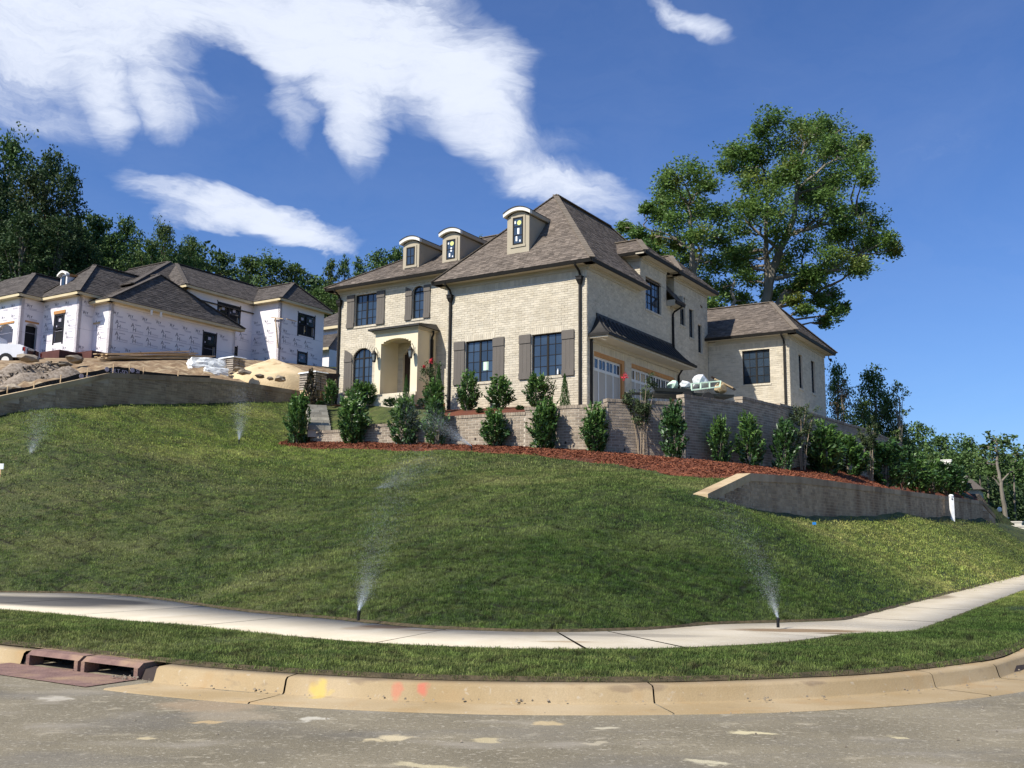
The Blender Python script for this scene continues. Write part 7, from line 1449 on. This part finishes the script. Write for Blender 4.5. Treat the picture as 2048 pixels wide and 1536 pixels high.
# ------------------------------------------------------------------ grass
def tuft(name, nb, h, spread, w, seed):
    r_ = np.random.default_rng(seed); V = []; F = []
    for k in range(nb):
        th = r_.uniform(0, 6.28); b = np.r_[r_.uniform(-spread, spread, 2), -.01]; d = np.array([math.cos(th), math.sin(th), 0]); s = np.array([-d[1], d[0], 0])*w; L_ = h*r_.uniform(.6, 1.2); le = r_.uniform(.2, .9); i = len(V)
        V += [b-s, b+s, b+d*L_*le*.45+np.array([0, 0, L_*.65])+s*.7, b+d*L_*le*.45+np.array([0, 0, L_*.65])-s*.7, b+d*L_*le+np.array([0, 0, L_*(1-.35*le)])]; F += [(i, i+1, i+2, i+3), (i+3, i+2, i+4)]
    me = bpy.data.meshes.new(name); me.from_pydata([tuple(v) for v in V], [], F); me.materials.append(MATS['grass_blade']); return bpy.data.objects.new(name, me)
def scatter(name, label, V, F, dens, tufts, dmax, smin, smax, seed, nrm=.6):
    me = np_mesh(name, V, F, 'turf'); a = me.attributes.new('dens', 'FLOAT', 'POINT'); a.data.foreach_set('value', np.asarray(dens, np.float32)); o = link(name, me, None, 'stuff'); tag(o, label, 'grass')
    ng = bpy.data.node_groups.new(name, 'GeometryNodeTree'); ng.interface.new_socket('Geometry', in_out='INPUT', socket_type='NodeSocketGeometry'); ng.interface.new_socket('Geometry', in_out='OUTPUT', socket_type='NodeSocketGeometry')
    N = ng.nodes; L = ng.links; gi = N.new('NodeGroupInput'); go = N.new('NodeGroupOutput'); dp = N.new('GeometryNodeDistributePointsOnFaces'); dp.inputs['Seed'].default_value = seed
    na = N.new('GeometryNodeInputNamedAttribute'); na.data_type = 'FLOAT'; na.inputs[0].default_value = 'dens'; mu = N.new('ShaderNodeMath'); mu.operation = 'MULTIPLY'; mu.inputs[1].default_value = dmax
    L.new(na.outputs[0], mu.inputs[0]); L.new(mu.outputs[0], dp.inputs['Density']); L.new(gi.outputs[0], dp.inputs[0])
    gc = N.new('GeometryNodeGeometryToInstance')
    for tf in tufts: oi = N.new('GeometryNodeObjectInfo'); oi.inputs[0].default_value = tf; oi.inputs['As Instance'].default_value = True; L.new(oi.outputs['Geometry'], gc.inputs[0])
    ip = N.new('GeometryNodeInstanceOnPoints'); L.new(dp.outputs['Points'], ip.inputs['Points'])
    j = N.new('GeometryNodeJoinGeometry')
    for tf in tufts: oi = N.new('GeometryNodeObjectInfo'); oi.inputs[0].default_value = tf; oi.inputs['As Instance'].default_value = True; L.new(oi.outputs['Geometry'], j.inputs[0])
    L.new(j.outputs[0], ip.inputs['Instance']); ip.inputs['Pick Instance'].default_value = True; N.remove(gc)
    rv = N.new('FunctionNodeRandomValue'); rv.data_type = 'FLOAT_VECTOR'; rv.inputs[0].default_value = (-.25, -.25, 0); rv.inputs[1].default_value = (.25, .25, 6.28); L.new(rv.outputs[0], ip.inputs['Rotation'])
    rs = N.new('FunctionNodeRandomValue'); rs.data_type = 'FLOAT'; rs.inputs[2].default_value = smin; rs.inputs[3].default_value = smax; L.new(rs.outputs[1], ip.inputs['Scale'])
    L.new(ip.outputs[0], go.inputs[0]); md = o.modifiers.new('grass', 'NODES'); md.node_group = ng; return o
def in_poly(P_, poly):
    x, y = P_[:, 0], P_[:, 1]; c = np.zeros(len(P_), bool); n = len(poly)
    for i in range(n):
        x0, y0 = poly[i][:2]; x1, y1 = poly[(i+1) % n][:2]; k = ((y0 > y) != (y1 > y)) & (x < (x1-x0)*(y-y0)/(y1-y0+1e-12)+x0); c ^= k
    return c
def grass():
    T1 = [tuft('grass_tuft', 18, .058, .06, .0028, i) for i in range(4)]; T2 = [tuft('grass_tuft', 20, .058, .12, .0042, 10+i) for i in range(4)]; T3 = [tuft('grass_tuft', 20, .062, .22, .008, 20+i) for i in range(3)]
    # verge
    Tt = [t for t in ts(.4, -16, 18)]; V = []; fs = np.linspace(.0, 1, 9)
    for t in Tt:
        for f in fs: p = path(t, 7.90+(rF(t)+.0-7.90)*f+(-.02 if f == 0 else .0)); V.append((*p, vz(t, f)+(.02 if 0 < f < 1 else 0)))
    n = 9; F = [(i*n+j, i*n+j+1, (i+1)*n+j+1, (i+1)*n+j) for i in range(len(Tt)-1) for j in range(n-1)]
    inl = lambda v: .0 if False else 1
    scatter('verge_grass', 'short green turf on the strip between kerb and pavement', V, F, [1.0]*len(V), T1, 330, .55, 1.15, 1)
    # lawn
    mpoly = [tuple(p[:2]) for p in mf]+[tuple(p[:2]) for p in reversed(mbk)]; P_ = XY
    # a little of the neighbouring areas is masked: mulch, behind the walls, under the pavement
    m = (SD > -.45) & ~in_poly(P_, mpoly); s, a = side_lower(P_); m &= ~((a > 0) & (s > -.1) & (s < .4) & (a < 46))
    wl = [tuple(p) for p in WXY]+[(60, 140), (-60, 140), (-60, 60)]+[tuple(at(600, 806, 48.7)[:2])]; m &= ~in_poly(P_, wl)
    nl = [tuple(p) for p in NWp]+[(-20, 140), (-120, 140), (-120, 33)]; m &= ~in_poly(P_, nl)
    d = np.hypot(P_[:, 0], P_[:, 1]); vis = (np.abs(P_[:, 0]) < P_[:, 1]*.60+3)
    def sub(name, label, d0, d1, T_, dm, s0, s1, seed):
        k = m & vis & (d >= d0-1) & (d < d1+1); w = (k & (d >= d0) & (d < d1) & (SD > -.12)).astype(float); ff = Fq[k[Fq].all(1)]; u, inv = np.unique(ff, return_inverse=True); Vv_ = np.c_[XY, GZ][u]; scatter(name, label, Vv_, inv.reshape(-1, 4), w[u], T_, dm, s0, s1, seed)
    sub('lawn_grass', 'dense green turf on the lower part of the bank', 0, 21, T1, 230, .6, 1.3, 2); sub('lawn_grass', 'green turf across the middle of the bank', 21, 31, T2, 110, .6, 1.25, 3); sub('lawn_grass', 'turf on the upper part of the bank and the right slope', 31, 66, T3, 42, .6, 1.25, 4)
grass()

# ------------------------------------------------------------------ set each thing's origin at its base
bpy.context.view_layer.update()
for o in list(COL.objects):
    if o.type == 'EMPTY' and o.parent is None and o.location.length < 1e-6 and abs(o.rotation_euler.z) < 1e-6 and o.children:
        lo = Vector((1e9,)*3); hi = Vector((-1e9,)*3)
        for c in o.children:
            if c.type != 'MESH': continue
            for b in c.bound_box: w = c.matrix_basis @ Vector(b); lo = Vector(map(min, lo, w)); hi = Vector(map(max, hi, w))
        if lo.x > 1e8: continue
        L0 = Vector(((lo.x+hi.x)/2, (lo.y+hi.y)/2, lo.z)); o.location = L0
        for c in o.children: c.location = c.location-L0
